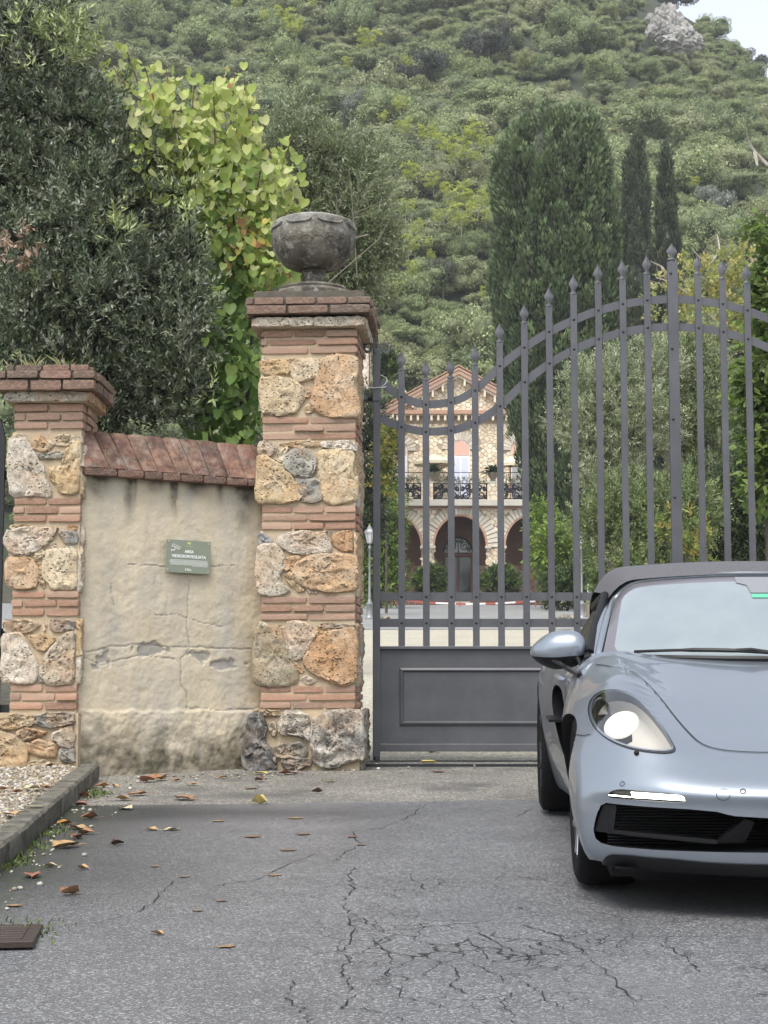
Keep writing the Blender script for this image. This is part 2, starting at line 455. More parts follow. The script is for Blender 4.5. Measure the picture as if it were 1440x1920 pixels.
# moss and grass tufts along the foot of the kerb
V = []; Fq = []; C = []
k = 0
for (u, v, n_) in ((178, 1490, 260), (165, 1482, 140), (95, 1562, 160), (60, 1590, 90), (8, 1620, 240), (20, 1616, 160), (38, 1742, 60), (75, 1750, 80)):
    c = ground_px2(u, v)
    for _ in range(n_):
        x = c[0] + rng.gauss(0, .045); y = c[1] + rng.gauss(0, .11); z = ground_z(y)
        h = abs(rng.gauss(.008, .005)) + .003; q = rng.uniform(0, 6.28); l = rng.uniform(.2, .9) * h
        a_ = np.array([math.cos(q), math.sin(q), 0]) * .004
        V += [(x - a_[0], y - a_[1], z), (x + a_[0], y + a_[1], z), (x + l * math.sin(q) + a_[0] * .3, y - l * math.cos(q), z + h), (x + l * math.sin(q) - a_[0] * .3, y - l * math.cos(q), z + h)]
        Fq.append((k, k + 1, k + 2, k + 3)); k += 4
        cc = np.array(rng.choice([(.06, .10, .015), (.09, .13, .02), (.04, .07, .015), (.12, .14, .03)])); C += [cc] * 4
_gm = NB('moss_green'); M_MOSS = _gm.fin(_gm.attr(), .8)
tag(link('moss', np_mesh('moss', V, Fq, False, np.array(C)), None, M_MOSS), kind='stuff')
# drain cover
def make_drain():
    c0 = ground_px2(-45, 1762)
    root = empty('drain_cover', (c0[0], c0[1], ground_z(c0[1]) + .004), .12)
    tag(root, 'rusty brown slotted drain cover set in the asphalt beside the kerb', 'drain cover')
    rust = NB('rusty_iron'); rm = rust.fin(rust.mix(rust.noise(18, 5, .7), (.030, .022, .018), (.085, .062, .052)), .5, rust.bump(rust.noise(120, 3), .5, .003), Metallic=.4)
    dark = simple('drain_pit', (.004, .004, .004), .9)
    g = MB()
    a = .20
    for s in (-1, 1):
        g.box((0, s * (a - .02), .006), (2 * a, .04, .022)); g.box((s * (a - .02), 0, .006), (.04, 2 * a - .08, .022))
    g.build('frame', rm, root, bevel=.003)
    g = MB(); g.box((0, 0, -.004), (2 * a - .08, 2 * a - .08, .006)); g.build('pit', dark, root)
    for i in range(6):
        y = -a + .062 + i * .055
        g = MB(); g.box((0, y, .006), (2 * a - .082, .028, .02)); g.build('bar', rm, root, bevel=.003)
    g = MB(); g.box((0, 0, .007), (.03, 2 * a - .084, .019)); g.build('rib', rm, root)
make_drain()
# ---------------------------------------------------------------- masonry: bricks and rough stones, each piece a part
def brick_mat():
    nb = NB('old_brick'); c = nb.objcolor()
    n1 = nb.noise(16, 5, .65); n2 = nb.noise(70, 4, .7)
    col = nb.mix(nb.ramp(n1, [(.38, 0), (.66, .6)]), c, (.43, .305, .21))
    col = nb.mix(nb.ramp(nb.noise(7, 5, .7, nb.map(loc=(4, 2, 1))), [(.50, 0), (.66, .6)]), col, (.46, .40, .33))
    g = nb.n('ObjectInfo').outputs['Alpha']
    grime = nb.math('MULTIPLY', nb.ramp(nb.noise(11, 6, .75, nb.map(loc=(7, 1, 3))), [(.32, 1), (.68, 0)]), nb.math('SUBTRACT', 1.0, g))
    col = nb.mix(grime, col, (.022, .020, .017))
    lich = nb.math('MULTIPLY', nb.ramp(nb.vor(38, 'F1', out='Distance'), [(.10, 1), (.2, 0)]), nb.math('SUBTRACT', 1.0, g))
    col = nb.mix(nb.math('MULTIPLY', lich, nb.ramp(nb.noise(6, 3), [(.52, 0), (.6, .7)])), col, (.45, .44, .38))
    return nb.fin(col, .88, nb.bump(nb.math('ADD', n1, nb.math('MULTIPLY', n2, .5)), .55, .008))
def stone_mat():
    nb = NB('rubble_stone'); c = nb.objcolor()
    n1 = nb.noise(6, 6, .68, dist=.6); n2 = nb.noise(42, 6, .78, dist=.8); n3 = nb.noise(3.2, 4, .6, nb.map(loc=(9, 4, 2)), .8)
    col = nb.mix(nb.ramp(n3, [(.46, 0), (.64, .55)]), c, (.52, .30, .15))
    col = nb.mix(nb.ramp(n1, [(.46, 0), (.62, .45)]), col, (.68, .61, .48))
    col = nb.mix(nb.ramp(nb.noise(4.5, 5, .7, nb.map(loc=(1, 8, 5))), [(.62, 0), (.75, .35)]), col, (.34, .33, .30))
    pit = nb.ramp(nb.vor(34, 'F1', nb.map((1, 1, 1.4))), [(.12, 1), (.27, 0)])
    pit = nb.math('MULTIPLY', pit, nb.ramp(nb.noise(5, 3, .6, nb.map(loc=(2, 6, 1))), [(.44, 0), (.54, 1)]))
    crev = nb.ramp(n2, [(.36, .85), (.50, 0)])
    col = nb.mix(nb.math('MULTIPLY', crev, .95), col, (.20, .125, .065)); col = nb.mix(nb.math('MULTIPLY', pit, .9), col, (.05, .035, .02))
    g = nb.n('ObjectInfo').outputs['Alpha']
    grime = nb.math('MULTIPLY', nb.ramp(nb.noise(9, 6, .75, nb.map(loc=(7, 1, 3))), [(.40, 1), (.58, 0)]), nb.math('SUBTRACT', 1.0, g))
    col = nb.mix(grime, col, (.030, .030, .029))
    wh = nb.math('MULTIPLY', nb.ramp(nb.noise(15, 6, .8, nb.map(loc=(3, 3, 8))), [(.55, 0), (.66, .8)]), nb.math('SUBTRACT', 1.0, g))
    col = nb.mix(wh, col, (.58, .57, .53))
    h = nb.math('SUBTRACT', nb.math('ADD', nb.math('MULTIPLY', n1, 1.3), nb.math('MULTIPLY', n2, .9)), nb.math('MULTIPLY', pit, 1.2))
    return nb.fin(col, .9, nb.bump(h, .85, .028))
def mortar_mat():
    nb = NB('lime_mortar')
    col = nb.mix(nb.noise(7, 6, .7), (.38, .295, .19), (.53, .43, .30))
    col = nb.mix(nb.ramp(nb.noise(5, 5, .7, nb.map(loc=(5, 5, 5))), [(.55, 0), (.75, .4)]), col, (.24, .20, .15))
    return nb.fin(col, .95, nb.bump(nb.noise(45, 6, .75), .6, .012))
M_BRICK, M_STONE, M_MORTAR = brick_mat(), stone_mat(), mortar_mat()
_gr = NB('cap_grime'); M_GRIME = _gr.fin(_gr.mix(_gr.noise(14, 6, .75), (.03, .029, .025), (.16, .14, .11)), .95, _gr.bump(_gr.noise(50, 5), .6, .01))
BRICKC = [(.38, .19, .12), (.33, .16, .105), (.43, .23, .15), (.40, .24, .17), (.34, .20, .145), (.45, .28, .20)]
CAPC = [(.19, .105, .075), (.25, .135, .095), (.14, .09, .07), (.30, .16, .115)]
HONEY = [(.66, .49, .28), (.68, .53, .33), (.60, .43, .24), (.70, .58, .40)]
PALE = [(.66, .59, .47), (.60, .51, .40), (.70, .63, .53)]
GREY = [(.30, .31, .30), (.36, .35, .31), (.26, .28, .30)]
OCHRE = [(.58, .35, .19), (.62, .42, .25)]
def brick_meshes():
    out = []
    for s in range(10):
        bm = bmesh.new(); bmesh.ops.create_cube(bm, size=1.0)
        bmesh.ops.subdivide_edges(bm, edges=bm.edges[:], cuts=2, use_grid_fill=True)
        for v in bm.verts:
            p = v.co * 2.0
            n_ = max(abs(p.x), abs(p.y), abs(p.z)); cnt = sum(abs(abs(q) - 1) < .01 for q in p)
            k = .5 * (1 - .018 * (cnt - 1) ** 1.5)
            w = mnoise.noise_vector(v.co * 2.3 + Vector((s * 7.1, s * 3.3, 0))) * .045
            v.co = Vector((p.x * k + w.x * .7, p.y * k + w.y, p.z * (k - .03 * (cnt > 1)) + w.z * 1.5))
        me = bpy.data.meshes.new('brick'); bm.to_mesh(me); bm.free()
        me.polygons.foreach_set('use_smooth', [True] * len(me.polygons)); me.set_sharp_from_angle(angle=math.radians(50))
        me.materials.append(M_BRICK); out.append(me)
    return out
BRICK_ME = brick_meshes()
def brick(parent, c, size, rz=0, clean=1.0, name='brick', col=None, rot=None):
    o = bpy.data.objects.new(name, rng.choice(BRICK_ME)); COL.objects.link(o); o.parent = parent
    o.location = c; o.scale = size
    o.rotation_euler = rot if rot else (0, 0, rz)
    cc = np.array(col if col is not None else rng.choice(BRICKC)) * rng.uniform(.72, 1.18)
    o.color = (*cc, clean); return o
def stone_mesh(poly, proud, seed, rough=1.0, seg=None, grow=1.17):
    """a rough stone on the plane y = 0 looking towards -y; poly holds (x, z) corners"""
    p = np.array(poly, float); c = p.mean(0); p = c + (p - c) * grow; size = np.ptp(p, axis=0).max()
    n_ = seg or int(max(14, min(44, size / .012)))
    q = np.array(p)
    t = np.roll(q, -1, 0); q = np.stack([.90 * q + .10 * t, .10 * q + .90 * t], 1).reshape(-1, 2)
    s = np.r_[0, np.cumsum(np.linalg.norm(np.diff(np.vstack([q, q[:1]]), axis=0), axis=1))]
    tt = np.linspace(0, s[-1], n_, endpoint=False); qq = np.vstack([q, q[:1]])
    b = np.stack([np.interp(tt, s, qq[:, k]) for k in (0, 1)], 1)
    big = n_ > 20
    rings = [1.0, 1.0, .97, .92, .84, .74, .63, .52, .41, .30, .19, .09] if big else [1.0, 1.0, .94, .8, .6, .38, .18]
    ht = [-.4, .35, .74, .92] + [1.0] * 8 if big else [-.4, .35, .8, 1.0, 1.0, 1.0, 1.0]
    V = []; lay = (seed * 1.7) % 1.0
    for r, h in zip(rings, ht):
        for x, z in b:
            X, Z = c[0] + (x - c[0]) * r, c[1] + (z - c[1]) * r
            d = mnoise.noise_vector(Vector((X * 24 + seed, Z * 24, 0))) * (.010 * rough) + mnoise.noise_vector(Vector((X * 75 + seed, Z * 75, 0))) * (.005 * rough)
            hh = h * proud * .66
            if h > .2:
                q_ = Vector((X * (9 + 5 * lay) + seed * 3.7, Z * (15 - 4 * lay), seed * 1.3))
                w = mnoise.fractal(q_, .8, 2.1, 4)
                (f1, f2, _, _), _ = mnoise.voronoi(Vector((X * 13 + d.x * 60, Z * 17 + d.z * 60, seed)))
                cre = 1 - min(1, (f2 - f1) * 3.2)
                cell_ = mnoise.cell(Vector((X * 22 + seed, Z * 30, seed)))
                w2 = mnoise.fractal(Vector((X * 55, Z * 55 + seed, 2.2)), .7, 2.0, 3)
                hh += rough * (.012 * w + .006 * w2 - .012 * cre + .003 * cell_ + .007)
            V.append((X + d.x, -hh, Z + d.z))
    V.append((c[0], -proud - rough * .012 * mnoise.noise(Vector((c[0] * 9 + seed, c[1] * 9, 1))), c[1]))
    k = len(rings)
    Fs = [(i * n_ + j, i * n_ + (j + 1) % n_, (i + 1) * n_ + (j + 1) % n_, (i + 1) * n_ + j) for i in range(k - 1) for j in range(n_)]
    Fs += [((k - 1) * n_ + j, (k - 1) * n_ + (j + 1) % n_, k * n_) for j in range(n_)]
    a = sum(b[i][0] * b[(i + 1) % n_][1] - b[(i + 1) % n_][0] * b[i][1] for i in range(n_))
    if a < 0: Fs = [f[::-1] for f in Fs]
    m = MB(); m.add(V, Fs); return m.mesh('stone', 42)
def stone(parent, poly, proud, seed, col, M=None, clean=1.0, rough=1.0, seg=None):
    me = stone_mesh(poly, proud, seed, rough, seg); me.materials.append(M_STONE)
    o = bpy.data.objects.new('stone', me); COL.objects.link(o); o.parent = parent
    if M is not None: o.matrix_local = M
    cc = np.array(col) * rng.uniform(.9, 1.08); o.color = (*cc, clean); return o
def cells(x0, z0, x1, z1, nx, nz, jit=.38, gap=.012, seed=0, brickwork=True):
    """irregular stones filling a rectangle: Voronoi cells of a jittered grid, shrunk by the joint"""
    r = random.Random(seed); pts = []
    for j in range(nz):
        for i in range(-1, nx + 1):
            ox = .5 * (j % 2) if brickwork else 0
            pts.append(((x0 + (i + .5 + ox - .25 + r.uniform(-jit, jit)) * (x1 - x0) / nx), z0 + (j + .5 + r.uniform(-jit, jit) * .8) * (z1 - z0) / nz))
    out = []
    for a, p in enumerate(pts):
        poly = [(x0, z0), (x1, z0), (x1, z1), (x0, z1)]
        for b, q in enumerate(pts):
            if a == b: continue
            if abs(q[0] - p[0]) > 3.5 * (x1 - x0) / nx or abs(q[1] - p[1]) > 3.5 * (z1 - z0) / nz: continue
            mx, mz = (p[0] + q[0]) / 2, (p[1] + q[1]) / 2; nx_, nz_ = q[0] - p[0], q[1] - p[1]; L = math.hypot(nx_, nz_) or 1; nx_ /= L; nz_ /= L
            poly = clip(poly, mx - nx_ * gap / 2, mz - nz_ * gap / 2, nx_, nz_)
            if not poly: break
        if poly and len(poly) > 2 and abs(area(poly)) > .25 * (x1 - x0) * (z1 - z0) / (nx * nz): out.append(poly)
    return out
def clip(poly, mx, mz, nx, nz):
    res = []
    for i in range(len(poly)):
        a, b = poly[i], poly[(i + 1) % len(poly)]
        da = (a[0] - mx) * nx + (a[1] - mz) * nz; db = (b[0] - mx) * nx + (b[1] - mz) * nz
        if da <= 0: res.append(a)
        if da * db < 0:
            t = da / (da - db); res.append((a[0] + (b[0] - a[0]) * t, a[1] + (b[1] - a[1]) * t))
    return res
def area(p): return .5 * sum(p[i][0] * p[(i + 1) % len(p)][1] - p[(i + 1) % len(p)][0] * p[i][1] for i in range(len(p)))
def course(root, w, d, z, h, n_, phase, clean, mortar=.009, faces=(0, 1, 2, 3), jut=0.0, over=0, cols=None):
    """one ring of bricks round a w x d pier whose middle is the root"""
    for f in faces:
        L = w if f in (0, 2) else d - .20
        D = d if f in (0, 2) else w
        cuts = [0] + [(k + phase) / n_ for k in range(0 if phase > .05 else 1, n_)] + [1]
        cuts = [c for c in cuts if 0 <= c <= 1]; cuts = sorted(set(cuts))
        for a, b in zip(cuts[:-1], cuts[1:]):
            l = (b - a) * L - mortar; c = ((a + b) / 2 - .5) * L; e = rng.gauss(0, .0055) + jut
            dep = .10
            if f == 0: pos = (c, -D / 2 + dep / 2 - e, z); rz = 0
            elif f == 1: pos = (D / 2 - dep / 2 + e, c, z); rz = math.pi / 2
            elif f == 2: pos = (c, D / 2 - dep / 2 + e, z); rz = math.pi
            else: pos = (-D / 2 + dep / 2 - e, c, z); rz = -math.pi / 2
            brick(root, pos, (l * rng.uniform(.97, 1.0), dep, h * rng.uniform(.88, 1.03)), rz + rng.gauss(0, .004), clean, col=rng.choice(cols) if cols else None)
def side_M(w, d, f):
    if f == 0: return Matrix.Translation((0, -d / 2, 0))
    if f == 1: return Matrix.Translation((w / 2, 0, 0)) @ Matrix.Rotation(math.pi / 2, 4, 'Z')
    if f == 2: return Matrix.Translation((0, d / 2, 0)) @ Matrix.Rotation(math.pi, 4, 'Z')
    return Matrix.Translation((-w / 2, 0, 0)) @ Matrix.Rotation(-math.pi / 2, 4, 'Z')
PYAW = -math.radians(3.0)
# ---- tall pier that carries the urn.  Its front lies at y = 11.84; scale there 272 px to the metre
def px_front(u, v, Y, cx):
    p = P(u, v, Y); return p[0] - cx, p[2]
def make_tall_pier():
    Y = 11.84; c = P(582, 1440, Y); d = .68; w = .665
    cx = c[0]; zb = ground_z(Y + .1) - .03
    root = empty('gate_pier', (cx - .003, Y + d / 2, 0), PYAW)
    tag(root, 'tall stone and brick gate pier carrying the weathered stone urn', 'gate pier')
    def Z(v): return float(P(582, v, Y)[2])
    def X(u): return float(P(u, 1000, Y)[0] - cx)
    core = MB(); core.box((0, 0, (zb + Z(600)) / 2), (w - .022, d - .022, Z(600) - zb)); core.box((0, 0, (zb + Z(1337)) / 2), (w + .05, d + .06, Z(1337) - zb))
    core.build('mortar_core', M_MORTAR, root)
    rows = [(1285, 1330, 3), (1117, 1164, 3), (947, 994, 3), (780, 825, 3), (618, 664, 3)]
    pat = [[(3, 0), (2, 0), (3, 0)], [(2, 0), (3, 0), (2, 0)], [(3, 0), (2, 0), (3, 0)], [(2, 0), (3, 0), (2, 0)], [(3, 0), (2, .15), (2, -.0)]]
    for (v0, v1, n_), pp in zip(rows, pat):
        for i in range(3):
            va = v0 + (v1 - v0) * i / 3; vb = v0 + (v1 - v0) * (i + 1) / 3
            z = (Z(va) + Z(vb)) / 2; h = (Z(va) - Z(vb)) - .010
            k, ph = pp[i]
            if ph: ph = abs(ph)
            course(root, w + (.02 if v0 < 700 else 0), d, z, h, k, ph, .88 if v0 > 700 else .7, jut=.004)
    # corbel stones, then two wide courses and the top course
    zc = (Z(597) + Z(617)) / 2
    for f in range(4):
        M = side_M(w + .10, d + .10, f); L = (w if f in (0, 2) else d) / 2 + .045
        cuts = [-L, -L * .36, L * .10, L]
        for a, b in zip(cuts[:-1], cuts[1:]):
            pl = [(a + .01, zc - .030), (b - .012, zc - .028), (b - .010, zc + .032), (a + .012, zc + .03)]
            stone(root, pl, .028, rng.random() * 50, rng.choice(PALE + HONEY[3:]), M, .8, .6)
    g = MB(); g.box((0, 0, zc), (w + .09, d + .09, .07)); g.build('corbel_core', M_MORTAR, root)
    W1, D1 = .875, .875
    for i, (va, vb) in enumerate(((562, 576), (577, 594))):
        z = (Z(va) + Z(vb)) / 2; course(root, W1, D1, z, Z(va) - Z(vb) - .002, 4 - i, .0 if i else .25, .30 - .1 * i, jut=.01, cols=CAPC)
    z = (Z(546) + Z(560)) / 2; course(root, W1 - .12, D1 - .12, z, .046, 3, .2, .15, cols=CAPC)
    g = MB(); g.box((0, 0, (Z(594) + Z(548)) / 2), (W1 - .10, D1 - .10, Z(548) - Z(594) - .006)); 
    g.box((0, 0, (Z(594) + Z(563)) / 2), (W1 - .03, D1 - .03, Z(563) - Z(594) - .012)); g.build('cap_core', M_GRIME, root)
    # stones of the front, drawn after the photograph (pixels of the pier's face)
    def crop2(pts): return [(440 + x / 3.311, 380 + y / 3.311) for x, y in pts]
    def crop3(pts): return [(440 + x / 3.557, 940 + y / 3.557) for x, y in pts]
    A = [  # (outline, colour, how proud, cleanness)
        (crop2([(172, 985), (225, 975), (290, 972), (340, 985), (350, 1025), (335, 1058), (250, 1065), (180, 1052)]), HONEY[0], .032),
        (crop2([(335, 962), (380, 958), (386, 985), (345, 993)]), PALE[0], .02),
        (crop2([(355, 1010), (400, 982), (470, 968), (545, 985), (540, 1035), (520, 1075), (470, 1100), (395, 1113), (370, 1060)]), HONEY[3], .034),
        (crop2([(545, 1015), (610, 968), (690, 965), (765, 985), (768, 1090), (745, 1120), (780, 1230), (775, 1310), (640, 1312), (560, 1295), (500, 1245), (520, 1160), (535, 1075)]), OCHRE[1], .045),
        (crop2([(180, 1100), (260, 1085), (360, 1105), (430, 1150), (432, 1215), (390, 1290), (300, 1310), (190, 1290), (175, 1200)]), HONEY[1], .042),
        (crop2([(445, 1160), (478, 1140), (496, 1180), (470, 1210), (440, 1205)]), OCHRE[1], .02),
        (crop2([(455, 1260), (500, 1250), (515, 1300), (470, 1312), (445, 1290)]), HONEY[0], .02),
        (crop2([(165, 1490), (215, 1482), (272, 1500), (265, 1545), (220, 1568), (165, 1560)]), PALE[1], .03),
        (crop2([(280, 1545), (330, 1512), (345, 1540), (310, 1610), (265, 1600)]), HONEY[3], .022),
        (crop2([(330, 1570), (400, 1528), (470, 1545), (520, 1600), (515, 1660), (470, 1710), (380, 1690), (325, 1640)]), GREY[1], .046),
        (crop2([(165, 1590), (210, 1580), (300, 1640), (370, 1710), (415, 1770), (420, 1830), (330, 1850), (170, 1850), (155, 1790), (165, 1690)]), HONEY[0], .045),
        (crop2([(390, 1718), (540, 1720), (565, 1750), (550, 1850), (440, 1855), (420, 1800)]), GREY[1], .032),
        (crop2([(560, 1490), (700, 1478), (770, 1500), (765, 1540), (680, 1535), (570, 1520)]), PALE[2], .034),
        (crop2([(550, 1570), (620, 1545), (720, 1545), (755, 1590), (740, 1680), (770, 1740), (765, 1830), (650, 1860), (580, 1840), (560, 1760), (545, 1690)]), HONEY[1], .042),
        (crop2([(300, 1500), (420, 1478), (540, 1485), (550, 1510), (430, 1520), (330, 1512)]), HONEY[2], .016),
        (crop3([(170, 230), (190, 210), (265, 245), (275, 280), (210, 300), (180, 285)]), GREY[2], .03),
        (crop3([(320, 255), (360, 215), (480, 200), (560, 210), (640, 205), (645, 280), (640, 340), (560, 350), (420, 340), (330, 300)]), PALE[2], .042),
        (crop3([(665, 240), (720, 205), (800, 205), (805, 330), (740, 330), (690, 300)]), OCHRE[0], .036),
        (crop3([(180, 330), (220, 302), (310, 310), (345, 360), (350, 430), (310, 500), (380, 580), (355, 605), (260, 612), (185, 605), (170, 470)]), PALE[0], .04),
        (crop3([(358, 385), (410, 360), (460, 375), (430, 430), (370, 460), (352, 430)]), OCHRE[1], .028),
        (crop3([(470, 400), (560, 365), (700, 360), (800, 375), (815, 460), (810, 580), (700, 590), (560, 580), (440, 530), (385, 495), (430, 450)]), OCHRE[1], .046),
        (crop3([(360, 520), (400, 525), (470, 570), (480, 605), (430, 590)]), HONEY[0], .02),
        (crop3([(510, 580), (560, 590), (570, 612), (525, 612)]), PALE[1], .014),
        (crop3([(165, 880), (200, 830), (260, 845), (330, 890), (365, 960), (400, 1060), (440, 1150), (400, 1195), (260, 1215), (165, 1195), (160, 1040)]), (.40, .35, .24), .045),
        (crop3([(355, 880), (385, 815), (480, 808), (530, 840), (550, 910), (500, 1000), (440, 1050), (400, 1030), (370, 950)]), PALE[2], .044),
        (crop3([(580, 825), (640, 812), (760, 820), (815, 825), (800, 850), (690, 845), (600, 842)]), GREY[1], .024),
        (crop3([(510, 1030), (560, 940), (680, 880), (800, 870), (820, 980), (815, 1180), (740, 1215), (640, 1180), (560, 1130), (500, 1090)]), OCHRE[0], .05),
        (crop3([(400, 1055), (440, 1075), (480, 1120), (470, 1150), (430, 1110)]), OCHRE[1], .022),
        (crop3([(455, 1190), (500, 1160), (575, 1195), (520, 1222)]), PALE[1], .022),
        (crop3([(545, 880), (560, 850), (650, 855), (660, 880), (580, 915)]), HONEY[2], .018),
        (crop3([(300, 845), (330, 822), (370, 835), (345, 875)]), PALE[1], .016),
    ]
    for i, (pl, col, pr) in enumerate(A):
        q = [(X(u), Z(v)) for u, v in pl]
        stone(root, q, pr, i * 1.7 + 2, col, side_M(w - .022, d - .022, 0), 1.0)
    B = [(crop3([(135, 1440), (210, 1430), (240, 1520), (230, 1600), (300, 1690), (300, 1770), (180, 1790), (100, 1760), (95, 1660)]), (.16, .16, .17), .06, .15),
         (crop3([(160, 1400), (220, 1388), (325, 1400), (330, 1430), (240, 1440)]), HONEY[2], .03, .6),
         (crop3([(255, 1490), (300, 1465), (320, 1540), (290, 1580)]), PALE[1], .03, .5),
         (crop3([(330, 1450), (380, 1400), (500, 1420), (530, 1500), (525, 1590), (440, 1560), (340, 1550), (325, 1500)]), PALE[2], .055, .25),
         (crop3([(290, 1650), (340, 1620), (470, 1610), (505, 1650), (480, 1720), (300, 1700)]), (.36, .33, .27), .05, .5),
         (crop3([(345, 1725), (520, 1710), (540, 1760), (470, 1785), (370, 1780)]), (.30, .28, .24), .045, .4),
         (crop3([(560, 1470), (640, 1420), (780, 1400), (860, 1430), (880, 1560), (870, 1700), (760, 1730), (640, 1760), (570, 1720), (555, 1600)]), (.50, .48, .43), .07, .2)]
    for i, (pl, col, pr, cl) in enumerate(B):
        q = [(X(u), max(Z(v), zb - .01)) for u, v in pl]
        stone(root, q, pr, i * 2.3 + 70, col, side_M(w + .05, d + .06, 0), cl, 1.5)
    # the other three sides
    bands = [(1172, 1283, 2), (1001, 1114, 2), (830, 944, 2), (668, 778, 2)]
    for f in (1, 2, 3):
        L = (w if f == 2 else d) / 2 - .015
        for k, (va, vb, nz) in enumerate(bands):
            for j, pl in enumerate(cells(-L, Z(vb), L, Z(va), 3, nz, seed=f * 10 + k)):
                stone(root, pl, .022, f * 31 + k * 7 + j, rng.choice(HONEY + PALE + OCHRE + GREY[1:2]), side_M(w - .022, d - .022, f), 1.0)
        for j, pl in enumerate(cells(-L - .03, zb, L + .03, Z(1338), 3, 2, seed=f + 77)):
            stone(root, pl, .028, f * 31 + j + 5, rng.choice([(.48, .46, .42), (.3, .29, .27), (.4, .37, .3)]), side_M(w + .05, d + .06, f), .25, 1.2)
    return root, Z(545), cx + .015, Y + d / 2
tall_pier, URN_Z, URN_X, URN_Y = make_tall_pier()

def make_short_pier():
    Y = 11.22; c = P(80, 1440, Y); d = .5; sc = 3225 / (Y * math.cos(PITCH) + .2)
    cx = c[0]; zb = ground_z(Y) - .02
    def Z(v): return float(P(80, v, Y)[2])
    def X(u, v=1000): return float(P(u, v, Y)[0] - cx)
    w = X(144) - X(15)
    root = empty('gate_pier', (cx, Y + d / 2, 0), PYAW * .4)
    tag(root, 'short stone and brick pier at the left end of the plastered wall', 'gate pier')
    core = MB(); core.box((0, 0, (zb + Z(745)) / 2), (w - .02, d - .02, Z(745) - zb)); core.box((-.07, 0, (zb + Z(1337)) / 2), (w + .16, d + .05, Z(1337) - zb))
    core.build('mortar_core', M_MORTAR, root)
    rows = [(1282, 1332), (1106, 1156), (932, 980), (757, 806)]
    pats = [[2, 2, 2], [2, 2, 2], [2, 2, 2], [2, 2, 2]]
    for (v0, v1), pp in zip(rows, pats):
        for i in range(3):
            va = v0 + (v1 - v0) * i / 3; vb = v0 + (v1 - v0) * (i + 1) / 3
            course(root, w + (.02 if v0 < 800 else 0), d, (Z(va) + Z(vb)) / 2, Z(va) - Z(vb) - .010, 2, [.0, .35, -.3][i] if i != 2 else .0, .9 if v0 > 800 else .7, jut=.004)
    zc = (Z(737) + Z(755)) / 2
    for f in range(4):
        M = side_M(w + .08, d + .08, f); L = (w if f in (0, 2) else d) / 2 + .04
        for a, b in ((-L, L * .25), (L * .27, L)):
            stone(root, [(a + .008, zc - .03), (b - .008, zc - .026), (b - .008, zc + .03), (a + .008, zc + .032)], .026, rng.random() * 40, rng.choice(PALE + OCHRE), M, .8, .6)
    g = MB(); g.box((0, 0, zc), (w + .07, d + .07, .07)); g.build('corbel_core', M_MORTAR, root)
    for i, (va, vb) in enumerate(((700, 716), (717, 737))):
        course(root, w + .20, d + .24, (Z(va) + Z(vb)) / 2, Z(va) - Z(vb) - .002, 3, .0 if i else .3, .2, jut=.008, cols=CAPC)
    course(root, w + .10, d + .14, (Z(686) + Z(700)) / 2, .048, 3, .3, .05, cols=CAPC)
    g = MB(); g.box((0, 0, (Z(737) + Z(702)) / 2), (w + .15, d + .19, Z(702) - Z(737) - .012)); g.box((0, 0, (Z(702) + Z(690)) / 2), (w + .04, d + .08, Z(690) - Z(702) - .006)); g.build('cap_core', M_GRIME, root)
    def crop(pts): return [(x / 2.342, 660 + y / 2.342) for x, y in pts]
    A = [(crop([(40, 370), (100, 360), (110, 385), (45, 390)]), PALE[1], .02), (crop([(40, 400), (115, 390), (140, 440), (180, 500), (215, 600), (210, 620), (50, 615), (38, 500)]), PALE[2], .035),
         (crop([(135, 380), (175, 368), (225, 420), (190, 437), (138, 425)]), OCHRE[1], .026), (crop([(210, 385), (260, 365), (350, 370), (348, 400), (280, 408), (215, 405)]), HONEY[3], .026),
         (crop([(150, 447), (270, 440), (268, 468), (165, 472)]), GREY[1], .022), (crop([(285, 440), (320, 408), (348, 410), (345, 600), (310, 615), (260, 600), (245, 510), (270, 490)]), HONEY[0], .04),
         (crop([(212, 515), (240, 500), (240, 570), (215, 560)]), HONEY[2], .018),
         (crop([(38, 790), (120, 775), (240, 778), (225, 820), (180, 860), (110, 895), (60, 880), (30, 840)]), PALE[2], .04), (crop([(262, 785), (340, 785), (342, 845), (290, 835)]), GREY[0], .03),
         (crop([(220, 838), (245, 832), (252, 855), (228, 860)]), PALE[2], .014), (crop([(290, 850), (330, 848), (325, 872), (290, 870)]), GREY[1], .016), (crop([(150, 890), (190, 862), (200, 890), (160, 922)]), HONEY[3], .02),
         (crop([(35, 905), (140, 908), (170, 950), (165, 1030), (38, 1030)]), OCHRE[1], .036), (crop([(205, 880), (335, 870), (335, 1035), (240, 1035), (195, 970)]), HONEY[3], .036), (crop([(172, 930), (190, 935), (205, 1035), (180, 1020)]), HONEY[2], .016),
         (crop([(45, 760), (130, 757), (125, 770), (50, 775)]), HONEY[0], .014), (crop([(300, 758), (340, 760), (335, 778), (305, 778)]), OCHRE[0], .016),
         (crop([(30, 1180), (140, 1172), (185, 1200), (140, 1232), (40, 1232)]), PALE[1], .03), (crop([(232, 1180), (330, 1176), (335, 1220), (240, 1226)]), GREY[2], .026), (crop([(200, 1185), (215, 1180), (215, 1225), (202, 1222)]), PALE[0], .012),
         (crop([(30, 1255), (105, 1242), (140, 1310), (180, 1380), (170, 1440), (100, 1450), (28, 1435)]), PALE[2], .038), (crop([(138, 1250), (200, 1240), (250, 1262), (210, 1315), (170, 1300)]), HONEY[0], .03),
         (crop([(270, 1270), (310, 1235), (335, 1250), (332, 1440), (230, 1450), (195, 1400), (215, 1330)]), PALE[0], .036), (crop([(180, 1430), (200, 1420), (215, 1450), (185, 1452)]), GREY[2], .012)]
